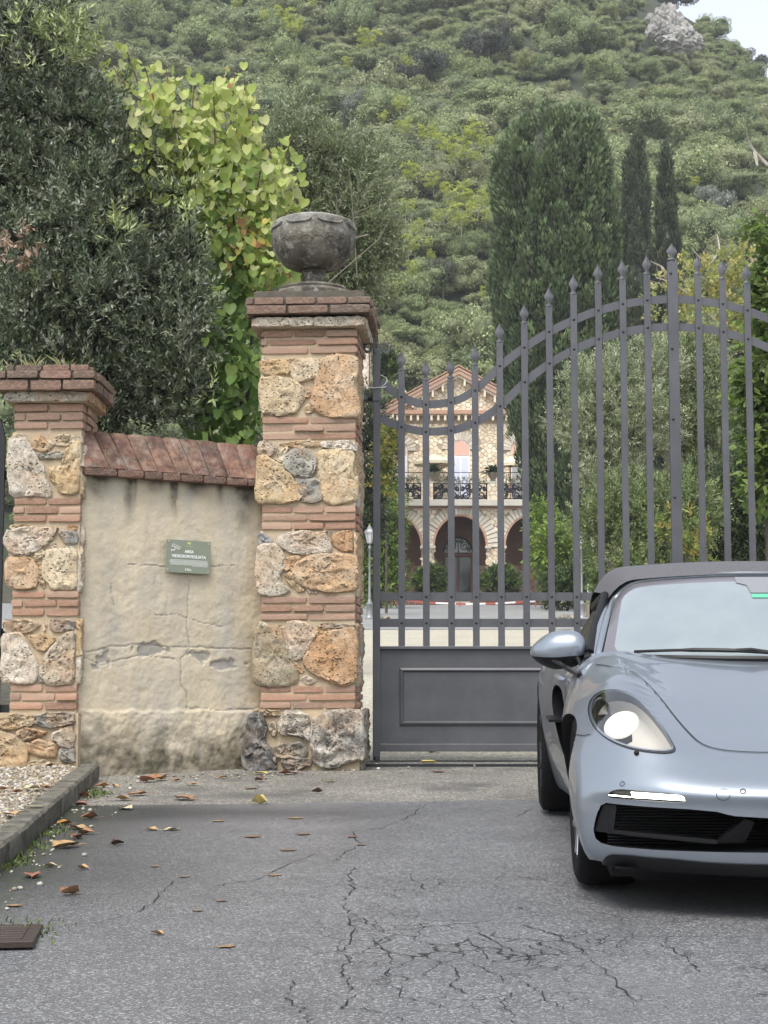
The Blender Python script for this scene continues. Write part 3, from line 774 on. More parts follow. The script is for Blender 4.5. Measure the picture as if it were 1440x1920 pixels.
    for i, (pl, col, pr) in enumerate(A):
        stone(root, [(X(u), Z(v)) for u, v in pl], pr, 200 + i * 1.9, col, side_M(w - .02, d - .02, 0))
    B = [([(180, 1600), (250, 1583), (340, 1585), (345, 1630), (250, 1650), (190, 1640)], GREY[0], .3), ([(5, 1610), (100, 1590), (175, 1600), (160, 1640), (60, 1660), (5, 1640)], HONEY[2], .6),
         ([(-60, 1660), (40, 1670), (130, 1720), (145, 1800), (100, 1850), (-60, 1850)], HONEY[0], .9), ([(100, 1670), (160, 1645), (230, 1670), (200, 1690), (130, 1710)], OCHRE[0], .6), ([(140, 1720), (200, 1700), (280, 1730), (270, 1780), (170, 1765)], OCHRE[1], .9),
         ([(255, 1680), (340, 1640), (350, 1690), (345, 1740), (290, 1730)], PALE[1], .7), ([(285, 1750), (350, 1740), (355, 1800), (300, 1800)], GREY[1], .3), ([(110, 1850), (160, 1800), (220, 1790), (250, 1810), (150, 1855)], HONEY[3], .8), ([(160, 1850), (260, 1810), (340, 1815), (345, 1860), (180, 1865)], HONEY[2], .6)]
    for i, (pl, col, cl) in enumerate(B):
        stone(root, [(X(u), max(Z(v), zb)) for u, v in crop(pl)], .04, 260 + i * 2.1, col, Matrix.Translation((0, -(d + .05) / 2, 0)), cl, 1.2)
    bands = [(1164, 1279), (988, 1103), (812, 929)]
    for f in (1, 2, 3):
        L = (w if f == 2 else d) / 2 - .012
        for k, (va, vb) in enumerate(bands):
            for j, pl in enumerate(cells(-L, Z(vb), L, Z(va), 2, 2, seed=f * 13 + k)): stone(root, pl, .032, f * 11 + k * 5 + j, rng.choice(HONEY + PALE), side_M(w - .02, d - .02, f))
    return root, cx, Y, w, d
short_pier, SP_X, SP_Y, SP_W, SP_D = make_short_pier()

# ---- plastered wall between the piers, with a brick coping
def make_wall():
    A = np.array([SP_X + SP_W / 2 - .02, SP_Y + .06]); pr = P(490, 1000, 12.02); B = np.array([pr[0] + .03, 12.02])
    L = float(np.linalg.norm(B - A)); ang = math.atan2(B[1] - A[1], B[0] - A[0])
    zb = ground_z(11.4) - .06
    root = empty('plaster_wall', (A[0], A[1], 0), ang)
    tag(root, 'weathered beige plaster wall with cracked patches and a brick coping', 'wall')
    def loc(u, v):   # photo pixel -> (along, height) on the wall's front
        # intersect the sight line with the wall plane
        r = ray(u, v); n_ = np.array([-math.sin(ang), math.cos(ang), 0]); t = np.dot(np.array([A[0], A[1], 0]) - CAM, n_) / np.dot(r, n_)
        p = CAM + r * t; return float((p[0] - A[0]) * math.cos(ang) + (p[1] - A[1]) * math.sin(ang)), float(p[2])
    z1 = loc(320, 900)[1]
    nx, nz = 190, 300
    x = np.linspace(0, L, nx); z = np.linspace(zb, z1, nz); XX, ZZ = np.meshgrid(x, z)
    def fbm(s, seed, oct_=5, sx=1, sz=1):
        return np.array([[mnoise.fractal(Vector((a * s * sx + seed, b * s * sz, seed * .37)), 1.0, 2.0, oct_) for a in x] for b in z])
    n1 = fbm(2.2, 3.1); n2 = fbm(9, 8.2); n3 = fbm(5, 1.7, 5, 1, .16); n4 = fbm(26, 4.4, 3)
    # lost plaster along two lines, measured on the photograph
    dam = np.zeros_like(XX)
    for (u0, v0, ru, rv) in ((188, 1235, 18, 17), (282, 1222, 34, 14), (375, 1228, 26, 14), (420, 1246, 34, 10), (430, 1253, 22, 7)):
        a, b = loc(u0, v0); ka = loc(u0 + ru, v0)[0] - a; kb = b - loc(u0, v0 + rv)[1]
        dam = np.maximum(dam, 1.15 - np.sqrt(((XX - a + .035 * np.roll(n2, 40, 1)) / ka) ** 2 + ((ZZ - b + .03 * n3) / kb) ** 2) + .75 * n2 + .5 * n4)
    dam = np.clip((dam - .25) * 4, 0, 1)
    crack = np.zeros_like(XX)
    def seg_dist(pts):
        D = np.full(XX.shape, 9.0); W2 = XX + .012 * n2 + .004 * n4; H2 = ZZ + .012 * np.roll(n2, 13, 1)
        for (a, b), (c, e) in zip(pts[:-1], pts[1:]):
            vx, vz = c - a, e - b; t = np.clip(((W2 - a) * vx + (H2 - b) * vz) / (vx * vx + vz * vz), 0, 1)
            D = np.minimum(D, np.hypot(W2 - a - t * vx, H2 - b - t * vz))
        return D
    for pts, wd in (([(357, 1085), (352, 1130), (352, 1190), (355, 1215), (340, 1235), (340, 1285), (350, 1300), (350, 1326)], .004), ([(150, 1225), (190, 1215), (230, 1210), (290, 1208), (330, 1213), (470, 1218), (488, 1222)], .004),
                    ([(240, 1058), (300, 1062), (390, 1064), (440, 1060)], .0025), ([(155, 1232), (190, 1246), (215, 1240), (260, 1228), (330, 1238)], .003), ([(345, 1326), (420, 1332), (488, 1330)], .003), ([(210, 1080), (208, 1110), (214, 1135)], .002), ([(290, 1155), (330, 1150), (350, 1160), (420, 1175)], .002)):
        crack = np.maximum(crack, np.clip(1.4 - seg_dist([loc(*p) for p in pts]) / wd, 0, 1))
    streak = np.zeros_like(XX)
    for u0, wd, ln in ((243, 9, 95), (252, 4, 60), (325, 9, 70), (330, 4, 80), (460, 18, 120), (447, 7, 75), (295, 14, 25), (370, 20, 30), (185, 20, 40), (412, 6, 50)):
        a, _ = loc(u0, 930); ka = loc(u0 + wd, 930)[0] - a; kz = z1 - loc(u0, 905 + ln)[1]
        streak = np.maximum(streak, np.exp(-((XX - a + .02 * n2) / ka) ** 2) * np.clip(1 - (z1 - ZZ) / kz, 0, 1) * (1.1 + .8 * n2))
    streak += .5 * np.clip(1 - (z1 - ZZ) / .05, 0, 1) * np.clip(.6 + n3, 0, 1)
    low = np.clip(1.35 * (1 - (ZZ - ground_z(11.5)) / (.30 + .15 * n1)) + .5 * n2, 0, 1) * np.clip(.85 + .5 * n1 + .5 * n2, 0, 1)
    base = np.clip((loc(300, 1330)[1] - ZZ) * 60 + 1.2 * n2, 0, 1)      # rougher thicker foot
    depth = .007 * n1 + .0035 * n2 + .0022 * n4 - .012 * dam - .007 * crack + .010 * base + .0015 * base * n2 + .003 * base * n4
    Vf = np.stack([XX, -depth, ZZ], -1).reshape(-1, 3)
    idx = np.arange(nx * nz).reshape(nz, nx)
    Fq = np.stack([idx[:-1, :-1], idx[:-1, 1:], idx[1:, 1:], idx[1:, :-1]], -1).reshape(-1, 4)
    tint = np.stack([np.clip(dam + .8 * crack, 0, 1), np.clip(streak, 0, 1), np.clip(low, 0, 1)], -1).reshape(-1, 3)
    me = np_mesh('plaster', Vf, Fq, True, tint)
    st = (.5 + .9 * n3).reshape(-1); at = me.attributes.new('run', 'FLOAT', 'POINT'); at.data.foreach_set('value', np.clip(st, 0, 1).astype(np.float32))
    nb = NB('old_plaster')
    c1 = nb.mix(nb.ramp(nb.noise(1.7, 6, .65), [(.36, 0), (.62, 1)]), (.41, .35, .25), (.60, .51, .365))
    c1 = nb.mix(nb.ramp(nb.noise(4, 6, .7, nb.map((1, 1, .35), (3, 0, 2))), [(.43, 0), (.62, .75)]), c1, (.40, .375, .33))
    c1 = nb.mix(nb.math('MULTIPLY', nb.attr('run', 'Fac'), .55), c1, (.60, .52, .38))
    c1 = nb.mix(nb.ramp(nb.noise(60, 5, .75), [(.30, .5), (.45, 0)]), c1, (.23, .18, .12))
    sp = nb.n('SeparateColor', Color=nb.attr())
    c1 = nb.mix(nb.math('MULTIPLY', sp.outputs[0], .85), c1, nb.mix(nb.noise(30, 4), (.22, .215, .205), (.40, .37, .32)))
    c1 = nb.mix(nb.math('MULTIPLY', sp.outputs[1], .9), c1, (.05, .045, .035))
    dirt = nb.mix(nb.ramp(nb.noise(9, 6, .75), [(.36, 0), (.62, 1)]), (.050, .050, .024), (.20, .17, .125))
    c1 = nb.mix(nb.math('MULTIPLY', sp.outputs[2], .95), c1, dirt)
    M_PL = nb.fin(c1, .93, nb.bump(nb.math('ADD', nb.noise(28, 7, .75), nb.math('MULTIPLY', nb.noise(140, 3), .4)), .5, .008))
    link('plaster', me, root, M_PL)
    g = MB(); g.box((L / 2, .165, (zb + z1) / 2), (L, .27, z1 - zb)); g.build('wall_core', M_MORTAR, root)
    # coping: sloping bricks with joints, and the thin course beneath
    zt = loc(320, 818)[1]; zl0, zl1 = loc(320, 904)[1], loc(320, 889)[1]
    bx = [150, 200, 232, 260, 290, 325, 357, 388, 420, 454, 489]
    tx = [152, 182, 213, 245, 278, 311, 344, 378, 414, 450, 489]
    TW, TE = [(.215, .085, .055), (.185, .08, .055), (.24, .11, .075), (.15, .065, .05)], 0
    for i in range(10):
        b0, b1 = loc(bx[i], 890)[0], loc(bx[i + 1], 890)[0]; t0, t1 = loc(tx[i], 820)[0], loc(tx[i + 1], 820)[0]
        if i == 9: b1 = t1 = min(b1, L)
        j = rng.gauss(0, .002); gp = .003; zz = zt - .006 * i / 10 + rng.gauss(0, .001)
        yb, yt = -.075 + j, .06
        m = MB(); n_ = 5; V = []
        for a in range(n_ + 1):
            f = a / n_
            for e in range(5):
                h = e / 4
                xx = (b0 + gp) * (1 - f) + (b1 - gp) * f; xt = (t0 + gp) * (1 - f) + (t1 - gp) * f
                px = xx * (1 - h) + xt * h; py = yb * (1 - h) + yt * h; pz = zl1 * (1 - h) + zz * h
                bul = .006 * math.sin(math.pi * f) * 1.0 + .004 * mnoise.noise(Vector((px * 20, pz * 20, i)))
                ed = .008 if a in (0, n_) else 0
                V.append((px, py - bul + ed, pz + .3 * bul - ed * .5))
        Fs = [(a * 5 + e, (a + 1) * 5 + e, (a + 1) * 5 + e + 1, a * 5 + e + 1) for a in range(n_) for e in range(4)]
        k = len(V)
        V2 = [(v[0], v[1] + .05, v[2] - .05) for v in V]
        rim = [a * 5 for a in range(n_ + 1)] + [n_ * 5 + e for e in range(1, 5)] + [a * 5 + 4 for a in range(n_ - 1, -1, -1)] + [e for e in range(3, 0, -1)]
        Fs += [(rim[q], rim[q] + k, rim[(q + 1) % len(rim)] + k, rim[(q + 1) % len(rim)]) for q in range(len(rim))]
        m.add(V + V2, Fs); me = m.mesh('coping_brick', 45); me.materials.append(M_BRICK)
        o = bpy.data.objects.new('coping_brick', me); COL.objects.link(o); o.parent = root
        o.color = (*(np.array(rng.choice(TW)) * rng.uniform(.85, 1.15)), .15)
    cuts = np.array([150, 212, 262, 296, 330, 372, 415, 455, 489]); 
    for a, b in zip(cuts[:-1], cuts[1:]):
        x0, x1 = loc(a, 890)[0], min(loc(b, 890)[0], L); 
        brick(root, ((x0 + x1) / 2, .03, (zl0 + zl1) / 2), (x1 - x0 - .008, .22, zl1 - zl0 - .004), 0, .2, 'ledge_brick', rng.choice(TW))
    g = MB(); g.prism([(0, -.03, zl1 + .002), (0, .07, zt - .03), (0, .20, zt - .03), (0, .30, zl1)], (L, 0, 0)); g.build('coping_core', M_MORTAR, root)
    # rounded mortar end beside the short pier
    return root, loc, ang, A
wall, wall_loc, WALL_ANG, WALL_A = make_wall()

# ---- the urn
def make_urn():
    root = empty('stone_urn', (URN_X - .02, URN_Y - .04, URN_Z + .055)); tag(root, 'big weathered stone bowl urn with scalloped rim on the tall pier', 'urn')
    nb = NB('weathered_urn_stone')
    c = nb.mix(nb.ramp(nb.noise(5, 6, .7), [(.35, 0), (.65, 1)]), (.045, .040, .032), (.22, .195, .15))
    c = nb.mix(nb.ramp(nb.noise(14, 6, .75, nb.map(loc=(4, 4, 4))), [(.52, 0), (.64, .85)]), c, (.40, .39, .35))
    top_ = nb.n('SeparateXYZ', Vector=nb.coord()).outputs[2]
    lich = nb.math('MULTIPLY', nb.ramp(top_, [(.36, 0), (.53, 1)]), nb.ramp(nb.noise(8, 5, .7), [(.35, 0), (.62, 1)]))
    c = nb.mix(nb.math('MULTIPLY', lich, .95), c, (.42, .41, .37))
    spots = nb.math('MULTIPLY', nb.ramp(nb.vor(30), [(.07, 1), (.13, 0)]), nb.ramp(nb.noise(4, 3), [(.45, 0), (.6, 1)]))
    c = nb.mix(spots, c, (.52, .51, .46))
    mat = nb.fin(c, .92, nb.bump(nb.noise(30, 7, .8), 1.0, .02))
    k = .5 / 0.93
    seg = 96
    prof = [(.001, .40), (.225, .40), (.255, .46), (.268, .50), (.283, .512), (.293, .500), (.297, .475), (.300, .44), (.302, .40), (.298, .36), (.287, .31), (.268, .265), (.24, .225), (.20, .19), (.15, .168), (.098, .158)]
    V = []; Fs = []
    for i, (r, z) in enumerate(prof):
        for j in range(seg):
            q = 2 * math.pi * j / seg; dr = dz = 0
            if 9 <= i <= 14:                 # gadroons on the lower bowl
                dr = .010 * (abs(math.cos(q * 10)) ** .6 - .6) * (1 if i < 14 else .5)
            if i in (5, 6, 7):               # scalloped rim band with a raised lip
                s_ = math.cos(q * 8); dr = .005 if (i == 5 or (i == 6 and s_ > -.55)) else -.002
            V.append(((r + dr) * math.cos(q), (r + dr) * math.sin(q), z + dz + .004 * math.sin(3 * q) * (i > 3)))
    n_ = len(prof)
    Fs = [(i * seg + j, i * seg + (j + 1) % seg, (i + 1) * seg + (j + 1) % seg, (i + 1) * seg + j) for i in range(n_ - 1) for j in range(seg)]
    Fs = [f[::-1] for f in Fs]
    m = MB(); m.add(V, Fs); m.build('bowl', mat, root, True)
    # little shells between the gadroons and the plain belly
    for j in range(20):
        q = math.pi / 10 * j + math.pi / 20
        m = MB(); 
        c_ = Vector((.292 * math.cos(q), .292 * math.sin(q), .33)); t = Vector((-math.sin(q), math.cos(q), 0))
        arc = [c_ + t * (.042 * math.cos(a)) + Vector((0, 0, .022 * math.sin(a))) for a in np.linspace(0, math.pi, 9)]
        m.tube(arc, .006, 6); m.build('relief_arc', mat, root, True)
    for j in range(8):
        q0 = 2 * math.pi * j / 8 + .15
        m = MB(); arc = [Vector(((.3045) * math.cos(q0 + a * .62), (.3045) * math.sin(q0 + a * .62), .472 - .022 * (1 - (2 * a - 1) ** 4))) for a in np.linspace(0, 1, 12)]
        m.tube(arc, .007, 6); m.build('rim_festoon', mat, root, True)
    m = MB(); m.lathe([(.30, -.10), (.30, -.03), (.28, -.012), (.25, -.002), (.255, .012), (.235, .028), (.17, .040), (.105, .05), (.080, .065), (.070, .09), (.068, .12), (.074, .14), (.086, .147), (.090, .155), (.084, .163), (.10, .172)], seg=48); m.build('foot', mat, root, True)
make_urn()

# ---- sign on the wall
def text_mesh(txt, size, align='CENTER', bold=0.0, ext=.0006):
    c = bpy.data.curves.new('t', 'FONT'); c.body = txt; c.size = size; c.align_x = align; c.extrude = ext; c.offset = bold; c.resolution_u = 3
    o = bpy.data.objects.new('t', c); COL.objects.link(o)
    dg = bpy.context.evaluated_depsgraph_get(); me = bpy.data.meshes.new_from_object(o.evaluated_get(dg))
    bpy.data.objects.remove(o); bpy.data.curves.remove(c); return me
def make_sign():
    a0, z0 = wall_loc(308, 1012); a1, z1 = wall_loc(390, 1077)
    w, h = a1 - a0, z0 - z1
    cxl, cz = (a0 + a1) / 2, (z0 + z1) / 2
    pos = np.array([WALL_A[0] + cxl * math.cos(WALL_ANG), WALL_A[1] + cxl * math.sin(WALL_ANG)])
    nrm = np.array([math.sin(WALL_ANG), -math.cos(WALL_ANG)]) * .034
    root = empty('wall_sign', (pos[0] + nrm[0], pos[1] + nrm[1], cz), WALL_ANG)
    root.rotation_euler = (0, math.radians(.8), WALL_ANG)
    tag(root, 'olive green video surveillance sign with white lettering on the plaster wall', 'sign')
    green = NB('sign_green'); gm = green.fin(green.mix(green.noise(9, 3), (.20, .225, .165), (.225, .25, .185)), .4)
    white = simple('sign_white', (.80, .80, .76), .5); gold = simple('sign_gold', (.50, .50, .20), .5); steel = simple('sign_screw', (.6, .6, .58), .3, .9)
    g = MB(); g.box((0, 0, 0), (w, .008, h)); g.build('panel', gm, root, bevel=.0015)
    def put(name, me, x, z, mat):
        o = link(name, me, root, mat); o.location = (x, -.0052, z); o.rotation_euler = (math.pi / 2, 0, 0); return o
    def fit(me, width):
        co = np.empty(len(me.vertices) * 3, np.float32); me.vertices.foreach_get('co', co); co = co.reshape(-1, 3); s_ = width / np.ptp(co[:, 0]); co[:, :2] *= s_; me.vertices.foreach_set('co', co.ravel()); return me
    def pz(y): return h / 2 - (y - 180) / (1090 - 180) * h        # sign pixels of the enlarged photograph
    def pxx(x): return -w / 2 + (x - 115) / (1280 - 115) * w
    put('lettering', fit(text_mesh('AREA', .03, bold=.0009), pxx(825) - pxx(583)), pxx(704), pz(532), white)
    put('lettering', fit(text_mesh('VIDEOSORVEGLIATA', .03, bold=.0008), pxx(1155) - pxx(250)), pxx(702), pz(668), white)
    put('lettering', fit(text_mesh('Hilo', .03), pxx(770) - pxx(612)), pxx(692), pz(1032), white)
    for y, x0, x1 in ((735, 220, 1170), (765, 200, 1180), (790, 190, 1195), (815, 225, 1195), (840, 225, 1190), (865, 215, 1175), (893, 800, 1180)):
        g = MB(); z = pz(y); x = pxx(x0)
        while x < pxx(x1):
            l = rng.uniform(.004, .016); g.box((min(x + l / 2, pxx(x1)), -.0046, z + rng.gauss(0, .0001)), (l, .0012, .0024)); x += l + .0016
        t = g.build('small_print', white, root); t['kind'] = 'stuff'
    g = MB(); g.box((pxx(700), -.0046, pz(262)), (pxx(750) - pxx(655), .0012, pz(230) - pz(290))); g.build('emblem', gold, root)
    g = MB(); g.box((pxx(697), -.0046, pz(342)), (pxx(800) - pxx(595), .0012, .0028)); g.build('emblem_line', gold, root)
    def q(x, y): return (pxx(x), -.0046, pz(y))
    for pts in ([(285, 298), (480, 385), (440, 455), (250, 362), (285, 298)], [(262, 345), (462, 420)], [(340, 410), (320, 470), (255, 455)], [(245, 445), (240, 505), (300, 490), (330, 470)]):
        g = MB(); g.tube([q(*p) for p in pts], .0018, 6); g.build('camera_symbol', white, root)
    for x, y in ((172, 222), (1232, 250), (162, 1012), (1220, 1040)):
        g = MB(); g.dome((pxx(x), -.004, pz(y)), .005, seg=10); g.build('screw', steel, root, True)
make_sign()
# ---------------------------------------------------------------- the iron gate, on the plane y = 12.4
GATE_Y = 12.4
def gate_xz(u, v):
    p = P(u, v, GATE_Y); return float(p[0]), float(p[2])
def make_gate():
    nb = NB('gate_grey_paint')
    c = nb.mix(nb.ramp(nb.noise(3, 5, .65), [(.35, 0), (.65, 1)]), (.078, .079, .086), (.105, .106, .113))
    c = nb.mix(nb.ramp(nb.noise(40, 5, .8), [(.62, 0), (.72, .25)]), c, (.17, .19, .19))
    c = nb.mix(nb.math('MULTIPLY', nb.ramp(nb.noise(22, 6, .8, nb.map(loc=(3, 7, 1))), [(.60, 0), (.70, .4)]), nb.ramp(nb.noise(2.5, 3, .6, nb.map(loc=(1, 2, 9))), [(.45, 0), (.6, 1)])), c, (.15, .10, .065))
    iron = nb.fin(c, .46, nb.bump(nb.noise(160, 3), .12, .002), Metallic=.35)
    dark = simple('rivet_iron', (.035, .036, .042), .4, .5)
    leaf_bars = [(753, 658, 744.5, 800.7), (799, 676, 758.7, 809.7), (846, 672, 754.7, 807.3), (892, 648, 732.4, 792.5), (939, 605, 686.5, 761.8), (986, 570, 651.7, 716.5),
                 (1033, 538, 622.4, 681.6), (1080, 515, 600, 655.5), (1127, 495, 582.4, 636), (1173.5, 487, 570.4, 622.9), (1220, 478, 563.2, 615)]
    u_mid = 1268.5
    x_mid = gate_xz(u_mid, 1000)[0]
    BW = gate_xz(760, 1000)[0] - gate_xz(747.5, 1000)[0]
    def finial(parent, x, z0, z1, w, k=1.0):
        """flat spear: collar with two little ears, waist, leaf blade drawn to a point"""
        h = z1 - z0
        prof = [(.5, 0), (.5, .17), (.95, .20), (1.15, .235), (.8, .27), (.52, .29), (.50, .36), (.72, .44), (1.05, .52), (1.30, .575), (1.22, .635), (.92, .72), (.55, .82), (.26, .91), (.05, 1.0)]
        n_ = len(prof); V = []
        for r, t in prof:
            th = .006 if t < .3 else .0085 * (1 - (t - .3) * .9)
            V += [(x - r * w * .5, 0, z0 + t * h), (x, -th * 1.4, z0 + t * h), (x + r * w * .5, 0, z0 + t * h), (x, th * 1.4, z0 + t * h)]
        Fs = [(i * 4 + j, i * 4 + (j + 1) % 4, (i + 1) * 4 + (j + 1) % 4, (i + 1) * 4 + j) for i in range(n_ - 1) for j in range(4)]
        m = MB(); m.add(V, Fs + [(3, 2, 1, 0), tuple(range((n_ - 1) * 4, n_ * 4))]); m.build('finial', iron, parent, 30)
    def flat_curve(parent, pts, wz, y0, y1, name='rail'):
        """a flat bar on edge, following (x, z) points; wz is its height across the run"""
        pts = np.array(pts); t = np.gradient(pts, axis=0); t /= np.linalg.norm(t, axis=1, keepdims=True); nrm = np.stack([-t[:, 1], t[:, 0]], 1) * wz / 2
        A, B = pts + nrm, pts - nrm; n_ = len(pts)
        V = [(a[0], y0, a[1]) for a in A] + [(b[0], y0, b[1]) for b in B] + [(a[0], y1, a[1]) for a in A] + [(b[0], y1, b[1]) for b in B]
        Fs = []
        for i in range(n_ - 1):
            Fs += [(i, n_ + i, n_ + i + 1, i + 1), (2 * n_ + i, 2 * n_ + i + 1, 3 * n_ + i + 1, 3 * n_ + i), (i, i + 1, 2 * n_ + i + 1, 2 * n_ + i), (n_ + i, 3 * n_ + i, 3 * n_ + i + 1, n_ + i + 1)]
        Fs += [(0, 2 * n_, 3 * n_, n_), (n_ - 1, 2 * n_ - 1, 4 * n_ - 1, 3 * n_ - 1)]
        m = MB(); m.add(V, Fs); return m.build(name, iron, parent, 30)
    for side in (1, -1):
        root = empty('gate_leaf', (0, GATE_Y, 0))
        tag(root, 'grey iron gate leaf hung on the urn pier, with scroll topped post' if side == 1 else 'grey iron gate leaf rising behind the parked convertible', 'gate', 'leaves of the iron gate')
        def X(u, v=1000):
            x = gate_xz(u, v)[0]; return x if side == 1 else 2 * x_mid - x
        def Z(u, v): return gate_xz(u, v)[1]
        z_sill = Z(1000, 1409); zp0, zp1 = Z(1000, 1395), Z(1000, 1213)
        # posts
        px0, px1 = X(699), X(713)
        zt = Z(706, 655); zb = Z(706, 1420)
        g = MB(); g.box(((px0 + px1) / 2, .005, (zt + zb) / 2), (abs(px1 - px0), .05, zt - zb)); g.build('hinge_post', iron, root, bevel=.004)
        # scrolls: two ribbons curling outwards from the post top
        cx_ = (px0 + px1) / 2; hw = abs(px1 - px0) / 2
        for s_ in (1, -1):
            pts = []; R0 = .042
            cxx, czz = cx_ + s_ * (hw * .6 + R0 * 1.05), zt - .005
            pts += [(cx_ + s_ * hw * .45, zt - .03), (cx_ + s_ * hw * .5, zt - .005)]
            for q in np.linspace(math.pi * .93, -math.pi * 1.2, 28):
                r = R0 * (1 - .62 * (math.pi * .93 - q) / (math.pi * 2.13))
                pts.append((cxx + s_ * r * math.cos(q), czz + .008 + r * math.sin(q)))
            flat_curve(root, pts, .016, -.018, .026, 'scroll')
        g = MB(); zc = Z(706, 738); g.box((cx_, .004, zc), (hw * 2.3, .062, .03)); g.box((cx_ , .004, Z(706, 746)), (hw * 2.2, .07, .055)); 
        g.build('hinge_collar', iron, root, bevel=.003)
        hx = cx_ - side * .085
        g = MB(); g.tube([(cx_ - side * .02, .03, Z(706, 748)), (hx, .03, Z(706, 748)), (hx - side * .05, .03, Z(706, 748))], [.014, .026, .034], 12); g.build('hinge_pin', iron, root, True)
        g = MB(); g.dome((cx_ - side * .045, -.01, Z(706, 747)), .019, seg=10, flat=1.0); g.build('hinge_bolt', dark, root, True)
        g = MB(); g.lathe([(.024, 0), (.026, .01), (.021, .02), (.021, .07)], (cx_, .005, zb - .02), 14); g.build('pivot_foot', dark, root, True)
        # meeting bar or its plain neighbour
        bars = [(X(u), Z(u, vt), Z(u, v1), Z(u, v2)) for u, vt, v1, v2 in leaf_bars]
        # the pickets of the second leaf follow their own measured tops
        bar_bottom = zp1 + .004
        for i, (x, ztop, z1, z2) in enumerate(bars):
            zfin = ztop - .175
            g = MB(); g.box((x, -.009, (bar_bottom + zfin + .02) / 2), (BW, .014, zfin + .02 - bar_bottom)); g.build('picket', iron, root, bevel=.0015)
            fr = finial(root, x, zfin - .012, ztop, BW * 1.10)
            for z in (z1, z2, Z(1000, 1119), Z(1000, 1168)):
                g = MB(); g.dome((x, -.0155, z), .0105, seg=10, flat=.8); g.build('rivet', dark, root, True)
        for o in root.children:
            if o.name.startswith('finial'): o.location.y = -.009
        # curved rails: from the post, under and over the pickets, to the middle
        def rail(points):
            p = np.array(points); uu = np.linspace(p[0, 0], p[-1, 0], 90); f = pchip(p[:, 0], p[:, 1]); vv = f(uu)
            for _ in range(10): vv[1:-1] = (vv[:-2] + 2 * vv[1:-1] + vv[2:]) / 4
            return [(X(u), Z(u, v)) for u, v in zip(uu, vv)]
        hz = Z(1000, 1111) - Z(1000, 1126.5)
        up = [(713, 716)] + [(u, v1) for u, vt, v1, v2 in leaf_bars] + [(1262, 560.5)]
        lo = [(713, 784)] + [(u, v2) for u, vt, v1, v2 in leaf_bars] + [(1262, 613)]
        flat_curve(root, rail(up), hz * .98, 0, .010); flat_curve(root, rail(lo), hz * .98, 0, .010)
        xa, xb = X(712), X(1260)
        for v in (1118.5, 1168):
            flat_curve(root, [(xa, Z(1000, v)), ((xa + xb) / 2, Z(1000, v)), (xb, Z(1000, v))], hz, 0, .010)
        # solid foot: frame, sheet and the raised moulding
        g = MB(); xl, xr = min(xa, xb), max(xa, xb)
        g.box(((xl + xr) / 2, .0, zp1 - .006), (xr - xl, .046, .022)); g.box(((xl + xr) / 2, .0, (z_sill + zp0) / 2), (xr - xl, .05, abs(zp0 - z_sill))); g.build('foot_frame', iron, root, bevel=.003)
        g = MB(); g.box(((xl + xr) / 2, .012, (zp0 + zp1) / 2 - .006), (xr - xl - .002, .006, zp1 - zp0 - .014)); g.build('foot_panel', iron, root)
        mx0, mx1 = X(753), X(1218); mz0, mz1 = Z(1000, 1356), Z(1000, 1256)
        prof = [(-.016, .0), (-.013, .012), (-.004, .018), (.004, .018), (.010, .011), (.016, .0)]
        ml, mr = min(mx0, mx1), max(mx0, mx1)
        cs = [(ml, mz0, 1, 1), (mr, mz0, -1, 1), (mr, mz1, -1, -1), (ml, mz1, 1, -1)]
        for e in range(4):
            a, b = cs[e], cs[(e + 1) % 4]; V = []
            for c_ in (a, b):
                for o_, h_ in prof: V.append((c_[0] + c_[2] * o_, .009 - h_, c_[1] + c_[3] * o_))
            n_ = len(prof); m = MB(); m.add(V, [(j, j + 1, n_ + j + 1, n_ + j) for j in range(n_ - 1)]); m.build('moulding', iron, root, True)
        if side == 1:
            x = x_mid; g = MB(); zt2 = Z(1268, 492)
            w2 = gate_xz(1278.5, 1000)[0] - gate_xz(1258.5, 1000)[0]
            g.box((x, -.012, (z_sill + zt2) / 2), (w2, .03, zt2 - z_sill)); g.build('meeting_bar', iron, root, bevel=.002)
            finial(root, x, zt2 - .012, Z(1268, 456), w2 * .82); root.children[-1].location.y = -.012
            for v in (514, 655, 787, 933): 
                g = MB(); g.dome((x - w2 * .18, -.0275, Z(1268, v)), .0105, seg=10, flat=.8); g.build('rivet', dark, root, True)
    # the white cable tie round the rail beside the post
    cab = MB(); pts = [gate_xz(*q) for q in ((688, 727), (702, 729), (715, 728), (722, 722), (726, 714), (724, 708), (714, 702))]
    cab.tube([(p[0], GATE_Y - .04 + .01 * i * (i > 3), p[1]) for i, p in enumerate(pts)], .0032, 6)
    pts = [gate_xz(*q) for q in ((712, 728), (719, 729), (725, 726))]; cab.tube([(p[0], GATE_Y - .045, p[1]) for p in pts], .0035, 6)
    o = cab.build('cable_tie', simple('white_cord', (.62, .62, .58), .5), None, True); tag(o, 'white cord looped round the gate post just under the scroll', 'cord')
make_gate()
